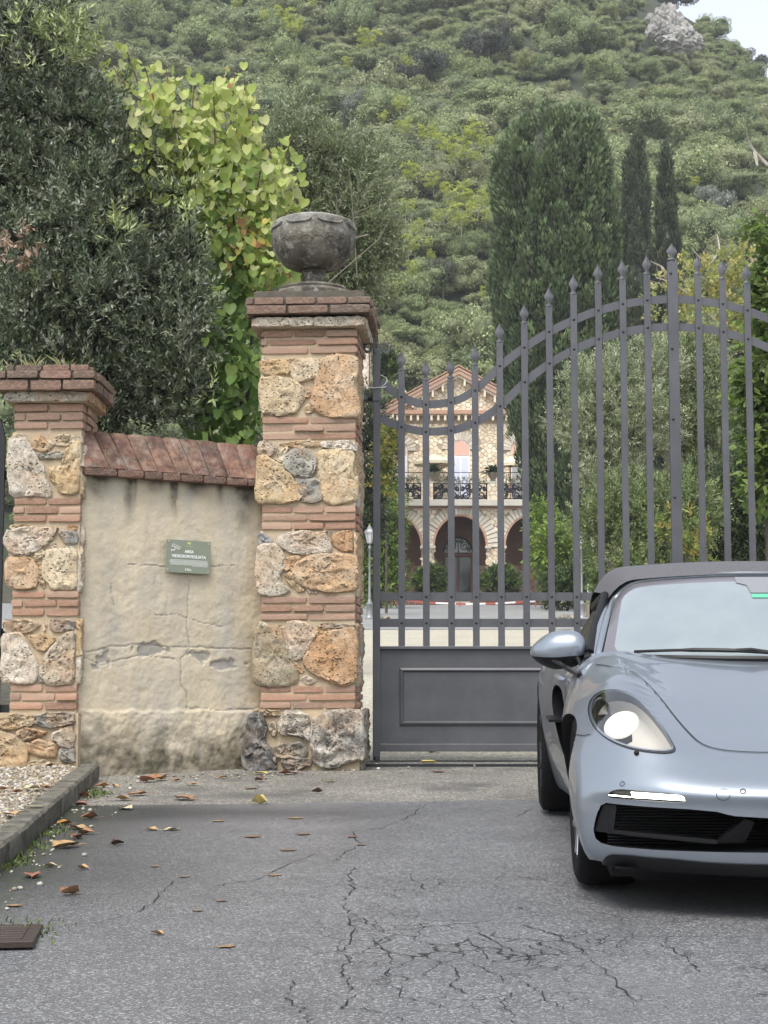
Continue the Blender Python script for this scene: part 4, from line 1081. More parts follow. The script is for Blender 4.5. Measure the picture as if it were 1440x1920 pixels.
# dark iron post of the neighbouring gate, just showing at the left edge
def make_side_gate():
    Y = 11.35; m = simple('dark_gate_iron', (.022, .023, .026), .5, .3)
    x0 = P(-8, 1000, Y)[0]; zt, zb = P(0, 793, Y)[2], P(0, 1330, Y)[2]
    root = empty('side_gate', (x0, Y, 0)); tag(root, 'dark grey pointed iron gate bars left of the short pier', 'gate')
    xe = P(7, 1000, Y)[0] - x0
    for i in range(8):
        g = MB(); x = xe - .03 - i * .13
        g.box((x, 0, (zt - .10 + zb - .2) / 2), (.055, .03, zt - .10 - zb + .2)); g.prism([(x - .027, -.015, zt - .10), (x + .027, -.015, zt - .10), (x, -.015, zt + .02)], (0, .03, 0)); g.build('picket', m, root)
    for z in (zb + .0, zb + .5, zt - .35):
        g = MB(); g.box((xe - .5, .03, z), (1.1, .02, .06)); g.build('rail', m, root)
make_side_gate()
# ---------------------------------------------------------------- the villa, its terrace and what stands before it
VY = 105.0
def villa_stones(root, name, regions, openings, M_tint, y, seed, sx, sz, palette, limit=None, proud=.05, individuals=0):
    """rubble facing: irregular cells as raised stones on the plane y, openings left free"""
    r = random.Random(seed); made = []
    for (x0, z0, x1, z1) in regions:
        nx = max(1, int((x1 - x0) / sx)); nz = max(1, int((z1 - z0) / sz))
        for pl in cells(x0, z0, x1, z1, nx, nz, .27, .018, r.randrange(9999)):
            c = np.mean(pl, 0)
            if any(f(c[0], c[1]) for f in openings): continue
            made.append(pl)
    r.shuffle(made)
    def geo(pl):
        p = np.array(pl); c = p.mean(0); n_ = len(p); h = proud * r.uniform(.5, 1.2); V = []
        for k, hh in ((1.0, -.02), (.97, h * .7), (.80, h)):
            V += [(c[0] + (q[0] - c[0]) * k, y - hh, c[1] + (q[1] - c[1]) * k) for q in p]
        Fs = [(i * n_ + j, i * n_ + (j + 1) % n_, (i + 1) * n_ + (j + 1) % n_, (i + 1) * n_ + j) for i in range(2) for j in range(n_)] + [tuple(range(2 * n_, 3 * n_))]
        if area(pl) < 0: Fs = [f[::-1] for f in Fs]
        return V, Fs
    for pl in made[:individuals]:
        V, Fs = geo(pl); m = MB(); m.add(V, Fs); m.build(name, M_tint, root, tint=np.array(r.choice(palette)) * r.uniform(.82, 1.12))
    rest = made[individuals:]
    if rest:
        m = MB(); C = []
        for pl in rest:
            V, Fs = geo(pl); m.add(V, Fs); C += [np.array(r.choice(palette)) * r.uniform(.82, 1.12)] * len(V)
        o = m.build(name, M_tint, root, tint=np.array(C)); o['kind'] = 'stuff'
def make_villa():
    base = P(862, 1134, VY); SC = VY / F_PX * 1.0
    root = empty('stone_villa', (base[0], VY, base[2])); bx, bz = base[0], base[2]
    tag(root, 'honey stone villa with gabled roof, arched loggia and iron balcony', 'villa')
    def X(u, dy=0.0): return float(P(u, 1000, VY + dy)[0] - bx)
    def Z(v, dy=0.0): return float(P(862, v, VY + dy)[2] - bz)
    st = NB('villa_stone'); ms = st.fin(st.mix(st.ramp(st.noise(2.2, 5, .7), [(.35, 0), (.7, .5)]), st.attr(), (.62, .55, .42)), .9, st.bump(st.noise(9, 5, .7), .5, .05))
    mo = NB('villa_mortar'); mortar = mo.fin(mo.mix(mo.noise(1.5, 5), (.30, .24, .17), (.44, .37, .27)), .95)
    terra = NB('terracotta'); mt = terra.fin(terra.mix(terra.noise(3, 5, .7), (.38, .21, .14), (.50, .32, .23)), .85)
    tile = NB('roof_tile'); mtile = tile.fin(tile.mix(tile.noise(4, 5, .7), (.30, .17, .11), (.46, .32, .23)), .9)
    pink = simple('pink_plaster', (.66, .42, .33), .9); cream = simple('cream_plaster', (.70, .62, .50), .9)
    blue = simple('pale_blue_shutter', (.60, .64, .80), .5); white = simple('white_frame', (.78, .77, .78), .5)
    ironm = simple('balcony_iron', (.018, .019, .022), .5, .4); wood = simple('door_wood', (.13, .055, .035), .5)
    glass = simple('villa_glass', (.03, .04, .045), .04); slab = NB('terrace_stone'); mslab = slab.fin(slab.mix(slab.noise(2.5, 5, .7), (.36, .33, .28), (.60, .57, .50)), .9)
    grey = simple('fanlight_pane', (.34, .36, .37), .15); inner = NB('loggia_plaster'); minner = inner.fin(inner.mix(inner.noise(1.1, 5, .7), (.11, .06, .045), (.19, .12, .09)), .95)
    PAL = [(.78, .66, .47), (.75, .62, .43), (.82, .73, .58), (.74, .61, .45), (.82, .75, .61), (.66, .52, .37), (.75, .63, .50)]
    PALE2 = [(.56, .50, .41), (.62, .56, .46), (.48, .43, .35), (.66, .61, .52)]
    UD = 3.6        # the upper storey stands back behind the terrace
    # ---------- upper storey
    xl, xr = X(700, UD), X(1022, UD); z0 = Z(940, UD); ze = Z(776, UD); zp = Z(690, UD)
    g = MB(); g.prism([(xl, UD + .12, z0 - 4.5), (xr, UD + .12, z0 - 4.5), (xr, UD + .12, ze), ((xl + xr) / 2, UD + .12, zp - .1), (xl, UD + .12, ze)], (0, 11, 0)); g.build('wall', mortar, root)
    wins = [(846, 882, 826, 'shutter'), (722, 764, 826, 'shutter'), (958, 998, 826, 'glass')]
    def in_win(x, z):
        for a, b, vt, _ in wins:
            xa, xb = X(a, UD), X(b, UD); r_ = (xb - xa) / 2 + .75; zc_ = Z(vt, UD) - r_ + .75
            if xa - .02 < x < xb + .02 and z < zc_: return True
            if (x - (xa + xb) / 2) ** 2 + (z - zc_) ** 2 < r_ ** 2 and z >= zc_: return True
        return False
    def off_gable(x, z):
        if z <= ze: return False
        return z > ze + .2 + (zp - ze) * (1 - abs(x - (xl + xr) / 2) / ((xr - xl) / 2)) - .5
    def cornice_band(x, z): return Z(794, UD) < z < Z(770, UD)
    villa_stones(root, 'stone', [(xl, z0 - .2, xr, Z(795, UD)), (xl, Z(770, UD), xr, zp)], [in_win, off_gable, cornice_band], ms, UD + .12, 5, .44, .15, PAL, individuals=170)
    # cornice with brackets, and the raking eaves
    g = MB(); g.box(((xl + xr) / 2, UD - .12, Z(774, UD)), (xr - xl + .5, .5, .24)); g.build('cornice', mt, root)
    g = MB(); g.box(((xl + xr) / 2, UD - .0, Z(777.5, UD)), (xr - xl + .3, .3, .1)); g.build('cornice', cream, root)
    n_ = 25
    for i in range(n_):
        x = xl + (i + .5) * (xr - xl) / n_
        g = MB(); g.box((x, UD - .08, Z(784, UD)), (.14, .42, .34), taper=1.0); g.build('bracket', cream, root)
    xm = (xl + xr) / 2; hx = (xr - xl) / 2 + .55
    slope = (zp - ze) / ((xr - xl) / 2)
    for s_ in (-1, 1):
        def line(d, z_, th, y0, y1, m, name):
            g = MB(); e = xm + s_ * hx; zE = zp + z_ - slope * hx
            g.prism([(xm, y0, zp + z_), (e, y0, zE), (e, y0, zE - th), (xm, y0, zp + z_ - th)], (0, y1 - y0, 0)); g.build(name, m, root)
        line(0, -.04, .15, UD - .48, UD + 11, mt, 'eaves_board'); line(0, -.20, .10, UD - .38, UD + 11, cream, 'eaves_moulding'); line(0, -.31, .16, UD - .45, UD + 11, mt, 'eaves_board'); line(0, -.48, .14, UD - .32, UD + 11, cream, 'eaves_moulding')
        # tiles along the verge: each one shows
        for i in range(16):
            t0, t1 = i / 16, (i + 1.12) / 16
            a = Vector((xm + s_ * hx * t0, UD - .5, zp + .05 - slope * hx * t0)); b = Vector((xm + s_ * hx * t1, UD - .5, zp + .02 - slope * hx * t1))
            g = MB(); d = (b - a); g.prism([a, b, b + Vector((0, 0, .10)), a + Vector((0, 0, .10))], (0, 11.4, 0)); g.build('roof_tile', mtile, root)
        for i in range(9):
            t = (i + .6) / 9.4; x = xm + s_ * hx * t
            g = MB(); g.box((x, UD - .12, zp - .80 - slope * hx * t), (.13, .46, .42)); g.build('bracket', cream, root)
    # windows with stone rings
    for a, b, vt, kind in wins:
        xa, xb = X(a, UD), X(b, UD); zt = Z(vt, UD); xc = (xa + xb) / 2; rr = (xb - xa) / 2 - .06; zs = zt - rr; zb_ = z0 - .05
        y = UD + .06
        f = MB(); f.prism([(xa, y, zb_), (xb, y, zb_), (xb, y, zs)] + [(xc + (rr + .06) * math.cos(q), y, zs + (rr + .06) * math.sin(q)) for q in np.linspace(0, math.pi, 14)][1:-1] + [(xa, y, zs)], (0, .25, 0))
        fo = f.build('window', white if kind == 'shutter' else cream, root)
        zl = Z(856, UD)
        g = MB(); g.prism([(xc - rr, y - .02, zl + .08)] + [(xc + rr * math.cos(q), y - .02, max(zl + .08, zs + rr * math.sin(q))) for q in np.linspace(math.pi, 0, 16)] + [(xc + rr, y - .02, zl + .08)], (0, .06, 0)); g.build('tympanum', pink, fo)
        if kind == 'shutter':
            for s_ in (-1, 1):
                g = MB(); g.box((xc + s_ * rr * .47, y - .03, (zl + zb_) / 2), (rr * .62, .05, zl - zb_ - .1)); g.build('shutter', blue, fo)
        else:
            for s_ in (-1, 1):
                g = MB(); g.box((xc + s_ * rr * .5, y - .03, (zl + zb_) / 2), (rr * .8, .03, zl - zb_ - .15)); g.build('pane', grey, fo)
        m = 15
        for i in range(m):
            q = math.pi * (i + .5) / m; dq = math.pi / m * .44; r0, r1 = rr + .06, rr + .62 + rng.uniform(-.08, .05)
            pts = [(xc + r_ * math.cos(q + d_), UD + .10, zs + r_ * math.sin(q + d_)) for r_, d_ in ((r0, -dq), (r1, -dq), (r1, dq), (r0, dq))]
            g = MB(); g.prism(pts, (0, -rng.uniform(.07, .13), 0)); g.build('arch_stone', ms, root, tint=np.array(rng.choice(PALE2)) * rng.uniform(.85, 1.1))
    # ---------- ground floor loggia
    zs = Z(1026); rA = (X(912) - X(814)) / 2; za = Z(967)
    arches = [X(741), (X(912) + X(814)) / 2, X(996)]
    lxl, lxr = X(668), X(1062); zt = Z(951)
    pts_top = [(lxl, zt), (lxr, zt)]
    # front wall as pieces round the arches
    def archline(xc): return [(xc + rA * math.cos(q), zs + (za - zs) * math.sin(q)) for q in np.linspace(math.pi, 0, 21)]
    g = MB(); edges = [lxl] + sum([[c - rA, c + rA] for c in arches], []) + [lxr]
    for i in range(0, len(edges), 2):
        g.prism([(edges[i], .12, -.1), (edges[i + 1], .12, -.1), (edges[i + 1], .12, zs), (edges[i], .12, zs)], (0, .55, 0))
    for i, c in enumerate(arches):
        L = archline(c)
        for p, q in zip(L[:-1], L[1:]): g.prism([(p[0], .12, p[1]), (q[0], .12, q[1]), (q[0], .12, zt), (p[0], .12, zt)], (0, .55, 0))
    for i in range(0, len(edges), 2): g.prism([(edges[i], .12, zs), (edges[i + 1], .12, zs), (edges[i + 1], .12, zt), (edges[i], .12, zt)], (0, .55, 0))
    g.build('loggia_wall', mortar, root)
    def in_arch(x, z): return any((abs(x - c) < rA + .04 and z < zs) or (((x - c) / (rA + .75)) ** 2 + ((z - zs) / (za - zs + .75)) ** 2 < 1 and z >= zs) for c in arches)
    villa_stones(root, 'stone', [(lxl, 0, lxr, zt - .05)], [in_arch], ms, .12, 9, .40, .15, PAL, individuals=110)
    for c in arches:
        m = 27
        for i in range(m):
            q = math.pi * (i + .5) / m; dq = math.pi / m * .42; w1 = .72 + rng.uniform(-.14, .08)
            pts = [(c + (rA + o_) * math.cos(q + d_), .10, zs + (za - zs + o_) * math.sin(q + d_)) for o_, d_ in ((.10, -dq), (w1, -dq), (w1, dq), (.10, dq))]
            g = MB(); g.prism(pts, (0, -rng.uniform(.06, .14), 0)); g.build('arch_stone', ms, root, tint=np.array(rng.choice(PALE2)) * rng.uniform(.8, 1.1))
        # brick lining
        L = [(c - rA, 0.0), (c - rA, zs * .5)] + archline(c) + [(c + rA, zs * .5), (c + rA, 0.0)]
        L = L[2:-2] if False else archline(c)
        n_ = len(L); inn = [(c + (x - c) * (rA - .02) / rA, z) for x, z in L]; out = [(c + (x - c) * (rA + .11) / rA, zs + (z - zs) * (za - zs + .11) / (za - zs)) for x, z in L]
        m = MB(); V = [(x, .02, z) for x, z in inn] + [(x, .02, z) for x, z in out] + [(x, .66, z) for x, z in inn]
        m.add(V, [(i, i + 1, n_ + i + 1, n_ + i) for i in range(n_ - 1)] + [(i, 2 * n_ + i, 2 * n_ + i + 1, i + 1) for i in range(n_ - 1)]); m.build('arch_lining', pink if False else mt, root, True)
        for s_ in (-1, 1):
            g = MB(); g.box((c + s_ * (rA + .1), .05, zs), (.36, .5, .16)); g.build('impost', mslab, root)
    # inside the loggia
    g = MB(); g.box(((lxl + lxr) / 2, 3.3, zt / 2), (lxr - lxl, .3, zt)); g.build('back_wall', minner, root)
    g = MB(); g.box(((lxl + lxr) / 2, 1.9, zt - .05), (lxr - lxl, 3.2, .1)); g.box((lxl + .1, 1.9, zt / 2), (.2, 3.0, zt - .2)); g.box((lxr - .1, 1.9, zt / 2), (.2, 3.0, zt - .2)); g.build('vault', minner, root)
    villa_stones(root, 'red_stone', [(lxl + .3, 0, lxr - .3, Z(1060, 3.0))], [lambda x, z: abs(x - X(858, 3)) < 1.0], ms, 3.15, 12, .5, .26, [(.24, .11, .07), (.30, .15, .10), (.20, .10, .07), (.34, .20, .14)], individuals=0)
    # door with fanlight
    dx0, dx1 = X(832, 3), X(886, 3); zd = Z(1041, 3); dc = (dx0 + dx1) / 2
    g = MB()
    g.box((dx0 + .06, 3.08, zd / 2), (.12, .14, zd)); g.box((dx1 - .06, 3.08, zd / 2), (.12, .14, zd)); g.box((dc, 3.08, zd), (dx1 - dx0, .16, .16)); g.box((dc, 3.07, zd / 2), (.14, .14, zd - .2))
    door = g.build('door', wood, root)
    for s_ in (-1, 1):
        g = MB(); g.box((dc + s_ * (dx1 - dx0) * .24, 3.10, zd * .60), ((dx1 - dx0) * .38, .04, zd * .72)); g.build('pane', glass, door)
        g = MB(); g.box((dc + s_ * (dx1 - dx0) * .24, 3.07, zd * .12), ((dx1 - dx0) * .38, .06, zd * .2)); g.build('door_panel', wood, door)
    fz, fr_ = zd + .18, (dx1 - dx0) / 2
    g = MB(); g.prism([(dc + fr_ * math.cos(q), 3.10, fz + fr_ * 1.02 * math.sin(q)) for q in np.linspace(0, math.pi, 18)], (0, .05, 0)); fan = g.build('fanlight', grey, root)
    g = MB(); g.tube([(dc + fr_ * math.cos(q), 3.07, fz + fr_ * 1.02 * math.sin(q)) for q in np.linspace(0, math.pi, 18)], .05, 6); g.box((dc, 3.07, fz + fr_ * .5), (.06, .05, fr_)); g.build('fanlight_frame', ironm, fan)
    def spiral(cx, cz, r, turns, d, y, a0=0.0): return [(cx + d * r * (1 - t * .78) * math.cos(a0 + t * turns * 2 * math.pi), y, cz + r * (1 - t * .78) * math.sin(a0 + t * turns * 2 * math.pi)) for t in np.linspace(0, 1, 22)]
    for s_ in (-1, 1):
        for cx, cz, r in ((.42, .42, .34), (.76, .20, .17), (.2, .75, .15)):
            g = MB(); g.tube(spiral(dc + s_ * fr_ * cx, fz + fr_ * cz, fr_ * r, 1.6, s_, 3.06), .03, 5); g.build('fanlight_scroll', ironm, fan)
    # ---------- terrace edge, pedestals, iron balcony
    g = MB(); g.box(((lxl + lxr) / 2, -.02, Z(944)), (lxr - lxl + .5, .9, Z(938) - Z(950))); g.build('terrace_slab', mslab, root, bevel=.04)
    g = MB(); g.box(((lxl + lxr) / 2, 1.9, Z(946)), (lxr - lxl, 3.6, .16)); g.build('terrace_floor', mslab, root)
    g = MB(); g.box(((lxl + lxr) / 2, .05, Z(953)), (lxr - lxl + .1, .3, .08)); g.build('drip_moulding', mt, root)
    zr0, zr1 = Z(937), Z(906)
    peds = [(X(790), X(812)), (X(914), X(936))]
    for a, b in peds:
        g = MB(); g.box(((a + b) / 2, .1, (zr0 + zr1) / 2), (b - a, .5, zr1 - zr0)); ped = g.build('pedestal', mortar, root)
        for pl in cells(a, zr0, b, zr1, 2, 4, .35, .03, int(a * 100) % 97):
            p = np.array(pl); m = MB(); m.prism([(q[0], -.15, q[1]) for q in p], (0, -.05, 0)); m.build('stone', ms, ped, tint=np.array(rng.choice(PAL)) * .95)
        g = MB(); g.box(((a + b) / 2, .1, zr1 + .05), (b - a + .16, .66, .1)); g.build('pedestal_cap', mslab, ped)
    spans = [(lxl, peds[0][0]), (peds[0][1], X(862)), (X(863), peds[1][0]), (peds[1][1], lxr)]
    for a, b in spans:
        g = MB(); y = .05
        for z in (zr0 + .06, zr1 - .02): g.box(((a + b) / 2, y, z), (b - a - .04, .05, .05))
        rl = g.build('balcony_rail', ironm, root)
        n_ = max(1, round((b - a) / 1.45)); w = (b - a) / n_; H = zr1 - zr0
        for i in range(n_ + 1):
            g = MB(); g.box((a + .03 + i * (b - a - .06) / n_, y, (zr0 + zr1) / 2), (.05, .05, H)); g.build('baluster', ironm, rl)
        for i in range(n_):
            for s_ in (-1, 1):
                cx = a + (i + .5) * w
                for ox, oz, r in ((.27, .30, .25), (.22, .76, .19), (.42, .66, .14), (.08, .55, .12), (.44, .18, .12)):
                    g = MB(); g.tube(spiral(cx + s_ * ox * w, zr0 + oz * H, r * H, 1.7, s_, y, math.pi * .5), .05, 5); g.build('scroll', ironm, rl)
            g = MB(); g.prism([(a + (i + .5) * w - .09, y - .02, zr0 + .62 * H), (a + (i + .5) * w, y - .02, zr0 + .5 * H), (a + (i + .5) * w + .09, y - .02, zr0 + .62 * H), (a + (i + .5) * w, y - .02, zr0 + .8 * H)], (0, .04, 0)); g.build('diamond', ironm, rl)
    # thin rail further back on the terrace
    g = MB()
    g.tube([(X(718, 2.6), 2.6, Z(886, 2.6)), (X(1000, 2.6), 2.6, Z(886, 2.6))], .025, 5)
    for u in (718, 744, 776, 810, 840, 880, 912, 950, 976, 1000): g.tube([(X(u, 2.6), 2.6, Z(886, 2.6)), (X(u, 2.6), 2.6, Z(940, 2.6))], .02, 5)
    g.build('terrace_rail', ironm, root)
    # steps and low edge in front of the loggia
    g = MB(); g.box(((lxl + lxr) / 2, -.9, .03), (lxr - lxl + 2, 1.6, .16)); g.build('doorstep', mslab, root, bevel=.02)
    ref = dict(X=X, Z=Z, bx=bx, bz=bz, UD=UD)
    return root, ref
villa, VR = make_villa()
VX = lambda u, dy=0.0: VR['X'](u, dy) + VR['bx']
VZ = lambda v, dy=0.0: VR['Z'](v, dy) + VR['bz']
# tall stone house whose corner shows between the tall pier and the gate
def make_house():
    Y = 98.0; a, b = P(560, 800, Y)[0], P(696.5, 800, Y)[0]; zt = P(690, 606, Y)[2]; zb = ground_z(Y) - .3
    root = empty('stone_house', ((a + b) / 2, Y, zb)); tag(root, 'pale stone house corner with dark eaves between the urn pier and the gate post', 'house')
    st = NB('house_stone'); ms = st.fin(st.mix(st.ramp(st.noise(2.2, 5, .7), [(.35, 0), (.7, .5)]), st.attr(), (.68, .62, .54)), .9)
    H = zt - zb; w = b - a
    g = MB(); g.box((0, 3.1, H / 2), (w - .1, 6, H)); g.build('wall', simple('house_mortar', (.50, .42, .34), .95), root)
    villa_stones(root, 'stone', [(w / 2 - 2.0, H * .45, w / 2 - .04, H - .1)], [], ms, .1, 33, .46, .22, [(.62, .50, .40), (.66, .56, .46), (.58, .46, .36), (.70, .62, .52)], individuals=70)
    g = MB(); g.prism([(-w / 2 - .8, -.35, H - .1), (w / 2 + .36, -.35, H - .1), (w / 2 + .36, 7, H - .1), (-w / 2 - .8, 7, H - .1)], (0, 0, .16)); g.build('eaves', simple('eaves_dark', (.08, .075, .07), .9), root)
    g = MB(); g.prism([(-w / 2 - .8, -.4, H + .07), (-w / 2 - .8, 7, H + .07), (0, 7, H + 1.2), (0, -.4, H + 1.2)], (0, 0, .1)); g.prism([(w / 2 + .38, -.4, H + .07), (w / 2 + .38, 7, H + .07), (0, 7, H + 1.2), (0, -.4, H + 1.2)], (0, 0, .1)); g.build('roof', simple('house_roof', (.32, .19, .13), .9), root)
    g = MB(); x = w / 2 - .12; g.tube([(x, -.02, H * .3), (x, -.02, H - .3)], .05, 6); g.build('downpipe', simple('pipe_copper', (.14, .09, .06), .5, .5), root)
make_house()

# ---- street lamps, post, sign, bench, rock, tape
def make_lamp(u, v0, v1, Y, label):
    z0, z1 = P(u, v1, Y)[2], P(u, v0, Y)[2]; H = z1 - z0; x = P(u, 1000, Y)[0]
    root = empty('street_lamp', (x, Y, z0)); tag(root, label, 'street lamp', 'grey lamps along the drive')
    m = NB('lamp_grey_iron'); m = m.fin((.24, .245, .245), .45, None, Metallic=.4); gl = simple('lamp_glass', (.55, .56, .55), .2)
    g = MB(); k = H / 3.3
    g.lathe([(.17 * k, 0), (.17 * k, .06 * k), (.13 * k, .10 * k), (.11 * k, .16 * k), (.105 * k, .48 * k), (.125 * k, .51 * k), (.13 * k, .55 * k), (.09 * k, .58 * k)], seg=10); g.build('base', m, root, 40)
    g = MB(); g.lathe([(.085 * k, .58 * k), (.06 * k, .68 * k), (.045 * k, .74 * k), (.06 * k, .78 * k), (.042 * k, .83 * k), (.036 * k, 1.6 * k), (.032 * k, 2.45 * k), (.055 * k, 2.48 * k), (.055 * k, 2.52 * k), (.03 * k, 2.55 * k), (.03 * k, 2.62 * k), (.06 * k, 2.66 * k)], seg=10); g.build('pole', m, root, 40)
    hd = MB(); hd.lathe([(.09 * k, 2.64 * k), (.10 * k, 2.67 * k), (.09 * k, 2.69 * k)], seg=6)
    for i in range(6):
        q = i * math.pi / 3; hd.tube([(.085 * k * math.cos(q), .085 * k * math.sin(q), 2.68 * k), (.165 * k * math.cos(q), .165 * k * math.sin(q), 3.02 * k)], .012 * k, 4)
    hd.lathe([(.20 * k, 3.01 * k), (.19 * k, 3.05 * k), (.11 * k, 3.14 * k), (.09 * k, 3.16 * k), (.09 * k, 3.2 * k), (.03 * k, 3.25 * k), (.005 * k, 3.32 * k)], seg=6); lh = hd.build('lantern', m, root)
    hd = MB(); hd.lathe([(.08 * k, 2.69 * k), (.158 * k, 3.01 * k)], seg=6); hd.build('lantern_glass', gl, lh)
make_lamp(693, 984, 1162, 58, 'grey lamp with hexagonal lantern just left of the gate hinge post')
make_lamp(1089.5, 986, 1162, 60, 'grey lamp with hexagonal lantern half hidden behind a picket under the cypress')
def make_post():
    Y = 40; x = P(1153.5, 1000, Y)[0]; z0, z1 = ground_z(Y), P(1153, 1000, Y)[2]
    root = empty('iron_post', (x, Y, z0)); tag(root, 'dark green iron post with ringed cap behind the soft top', 'post')
    H = z1 - z0; m = simple('post_green', (.045, .052, .04), .5, .3)
    g = MB(); g.lathe([(.09, 0), (.09, .08), (.045, .12), (.04, H - .22)], seg=12); g.build('shaft', m, root, 40)
    g = MB(); g.lathe([(.045, H - .24), (.062, H - .22), (.062, H - .19), (.045, H - .17), (.045, H - .12), (.085, H - .10), (.085, H - .07), (.05, H - .05), (.06, H - .02), (.02, H)], seg=12); g.build('cap', m, root, 40)
make_post()
def make_garden_sign():
    Y = 62; x = P(1104.5, 1000, Y)[0]; z0 = ground_z(Y); zt = P(1104, 1092, Y)[2]; zb = P(1104, 1140, Y)[2]
    root = empty('garden_sign', (x, Y, zb)); tag(root, 'small white arched board on the ground between the lamp and the pale trunk', 'sign')
    m = simple('board_white', (.72, .72, .66), .6); w = .085
    H = zt - zb
    g = MB(); g.prism([(-w, 0, 0), (w, 0, 0), (w, 0, H - w)] + [(w * math.cos(q), 0, H - w + w * math.sin(q)) for q in np.linspace(0, math.pi, 9)][1:-1] + [(-w, 0, H - w)], (0, .04, 0)); g.build('board', m, root)
    g = MB(); g.dome((0, -.002, H * .66), .045, seg=10, flat=.15); g.build('emblem', simple('board_dark', (.06, .06, .05), .8), root)
make_garden_sign()
def make_bench():
    Y = 61; x0, x1 = P(1098, 1000, Y)[0], P(1148, 1000, Y)[0]
    root = empty('bench', ((x0 + x1) / 2, Y, ground_z(Y))); tag(root, 'low slatted bench with pale seat beside the lamp base', 'bench')
    wd = simple('bench_wood', (.24, .19, .13), .8); pale = simple('bench_pale', (.55, .52, .45), .8); w = x1 - x0
    for i, (z, m) in enumerate(((.62, pale), (.46, wd), (.34, wd), (.22, wd))):
        g = MB(); g.box((0, 0, z + .2), (w, .5 if i == 0 else .06, .09)); g.build('slat', m, root)
    for s_ in (-1, 1):
        g = MB(); g.box((s_ * w * .44, .05, .38), (.1, .35, .78)); g.build('leg', wd, root)
make_bench()
def make_rock(u, v, Y, r, label):
    p = P(u, v, Y); bm = bmesh.new(); bmesh.ops.create_icosphere(bm, subdivisions=3, radius=1)
    for w in bm.verts:
        n_ = mnoise.fractal(w.co * 1.4 + Vector((u, 0, 0)), 1, 2, 4); w.co *= 1 + .35 * n_; w.co.x *= r * 1.5; w.co.y *= r; w.co.z *= r * .75
    me = bpy.data.meshes.new('rock'); bm.to_mesh(me); bm.free(); me.materials.append(M_STONE)
    o = bpy.data.objects.new('rock', me); COL.objects.link(o); o.location = p; o.color = (.16, .16, .14, .5); tag(o, label, 'rock')
make_rock(1060, 1160, 56, .20, 'dark grey rock lying at the edge of the lane right of the villa door')
make_rock(718, 1160, 56, .16, 'small pale rock beside the lamp base next to the hinge post')
def make_tape():
    Y = 92; root = empty('barrier_tape', (0, Y, 0)); tag(root, 'red and white striped tape strung low in front of the villa door', 'tape')
    red, wh = simple('tape_red', (.40, .10, .07), .6), simple('tape_white', (.80, .80, .78), .5)
    us = np.linspace(742, 1004, 15); vs = np.interp(us, [742, 800, 870, 930, 1004], [1123, 1130, 1132.5, 1131.5, 1127])
    for i in range(14):
        a, b = P(us[i], vs[i], Y), P(us[i + 1], vs[i + 1], Y)
        g = MB(); g.prism([(a[0], 0, a[2] - .05), (b[0], 0, b[2] - .05), (b[0], 0, b[2] + .05), (a[0], 0, a[2] + .05)], (0, .012, 0)); g.build('stripe', (red, wh)[(i % 3 > 0) * 1 if i > 3 else 0], root)
    for u in (742, 862, 1004):
        p = P(u, 1120, Y); g = MB(); g.tube([(p[0], .03, ground_z(Y)), (p[0], .03, p[2])], .035, 6); g.build('post', red, root)
make_tape()
def make_low_wall():
    Y = 98; x0, x1 = P(715, 1000, Y)[0], P(1046, 1000, Y)[0]; root = empty('low_wall', (0, Y, ground_z(Y))); tag(root, 'low dark red brick kerb wall in front of the loggia shrubs', 'wall')
    m = NB('low_wall_brick'); m = m.fin(m.mix(m.noise(5, 4, .7), (.07, .035, .026), (.20, .10, .075)), .9)
    z1 = P(860, 1121, Y)[2] - ground_z(Y)
    n_ = 26
    for i in range(n_):
        a = x0 + (x1 - x0) * i / n_; b = x0 + (x1 - x0) * (i + 1) / n_
        if P(848, 1000, Y)[0] < (a + b) / 2 < P(878, 1000, Y)[0]: continue
        for j in range(2):
            g = MB(); g.box(((a + b) / 2 + (.1 if j else 0), 0, z1 * (j + .5) / 2), (b - a - .02, .4, z1 / 2 - .015)); g.build('block', m, root)
make_low_wall()
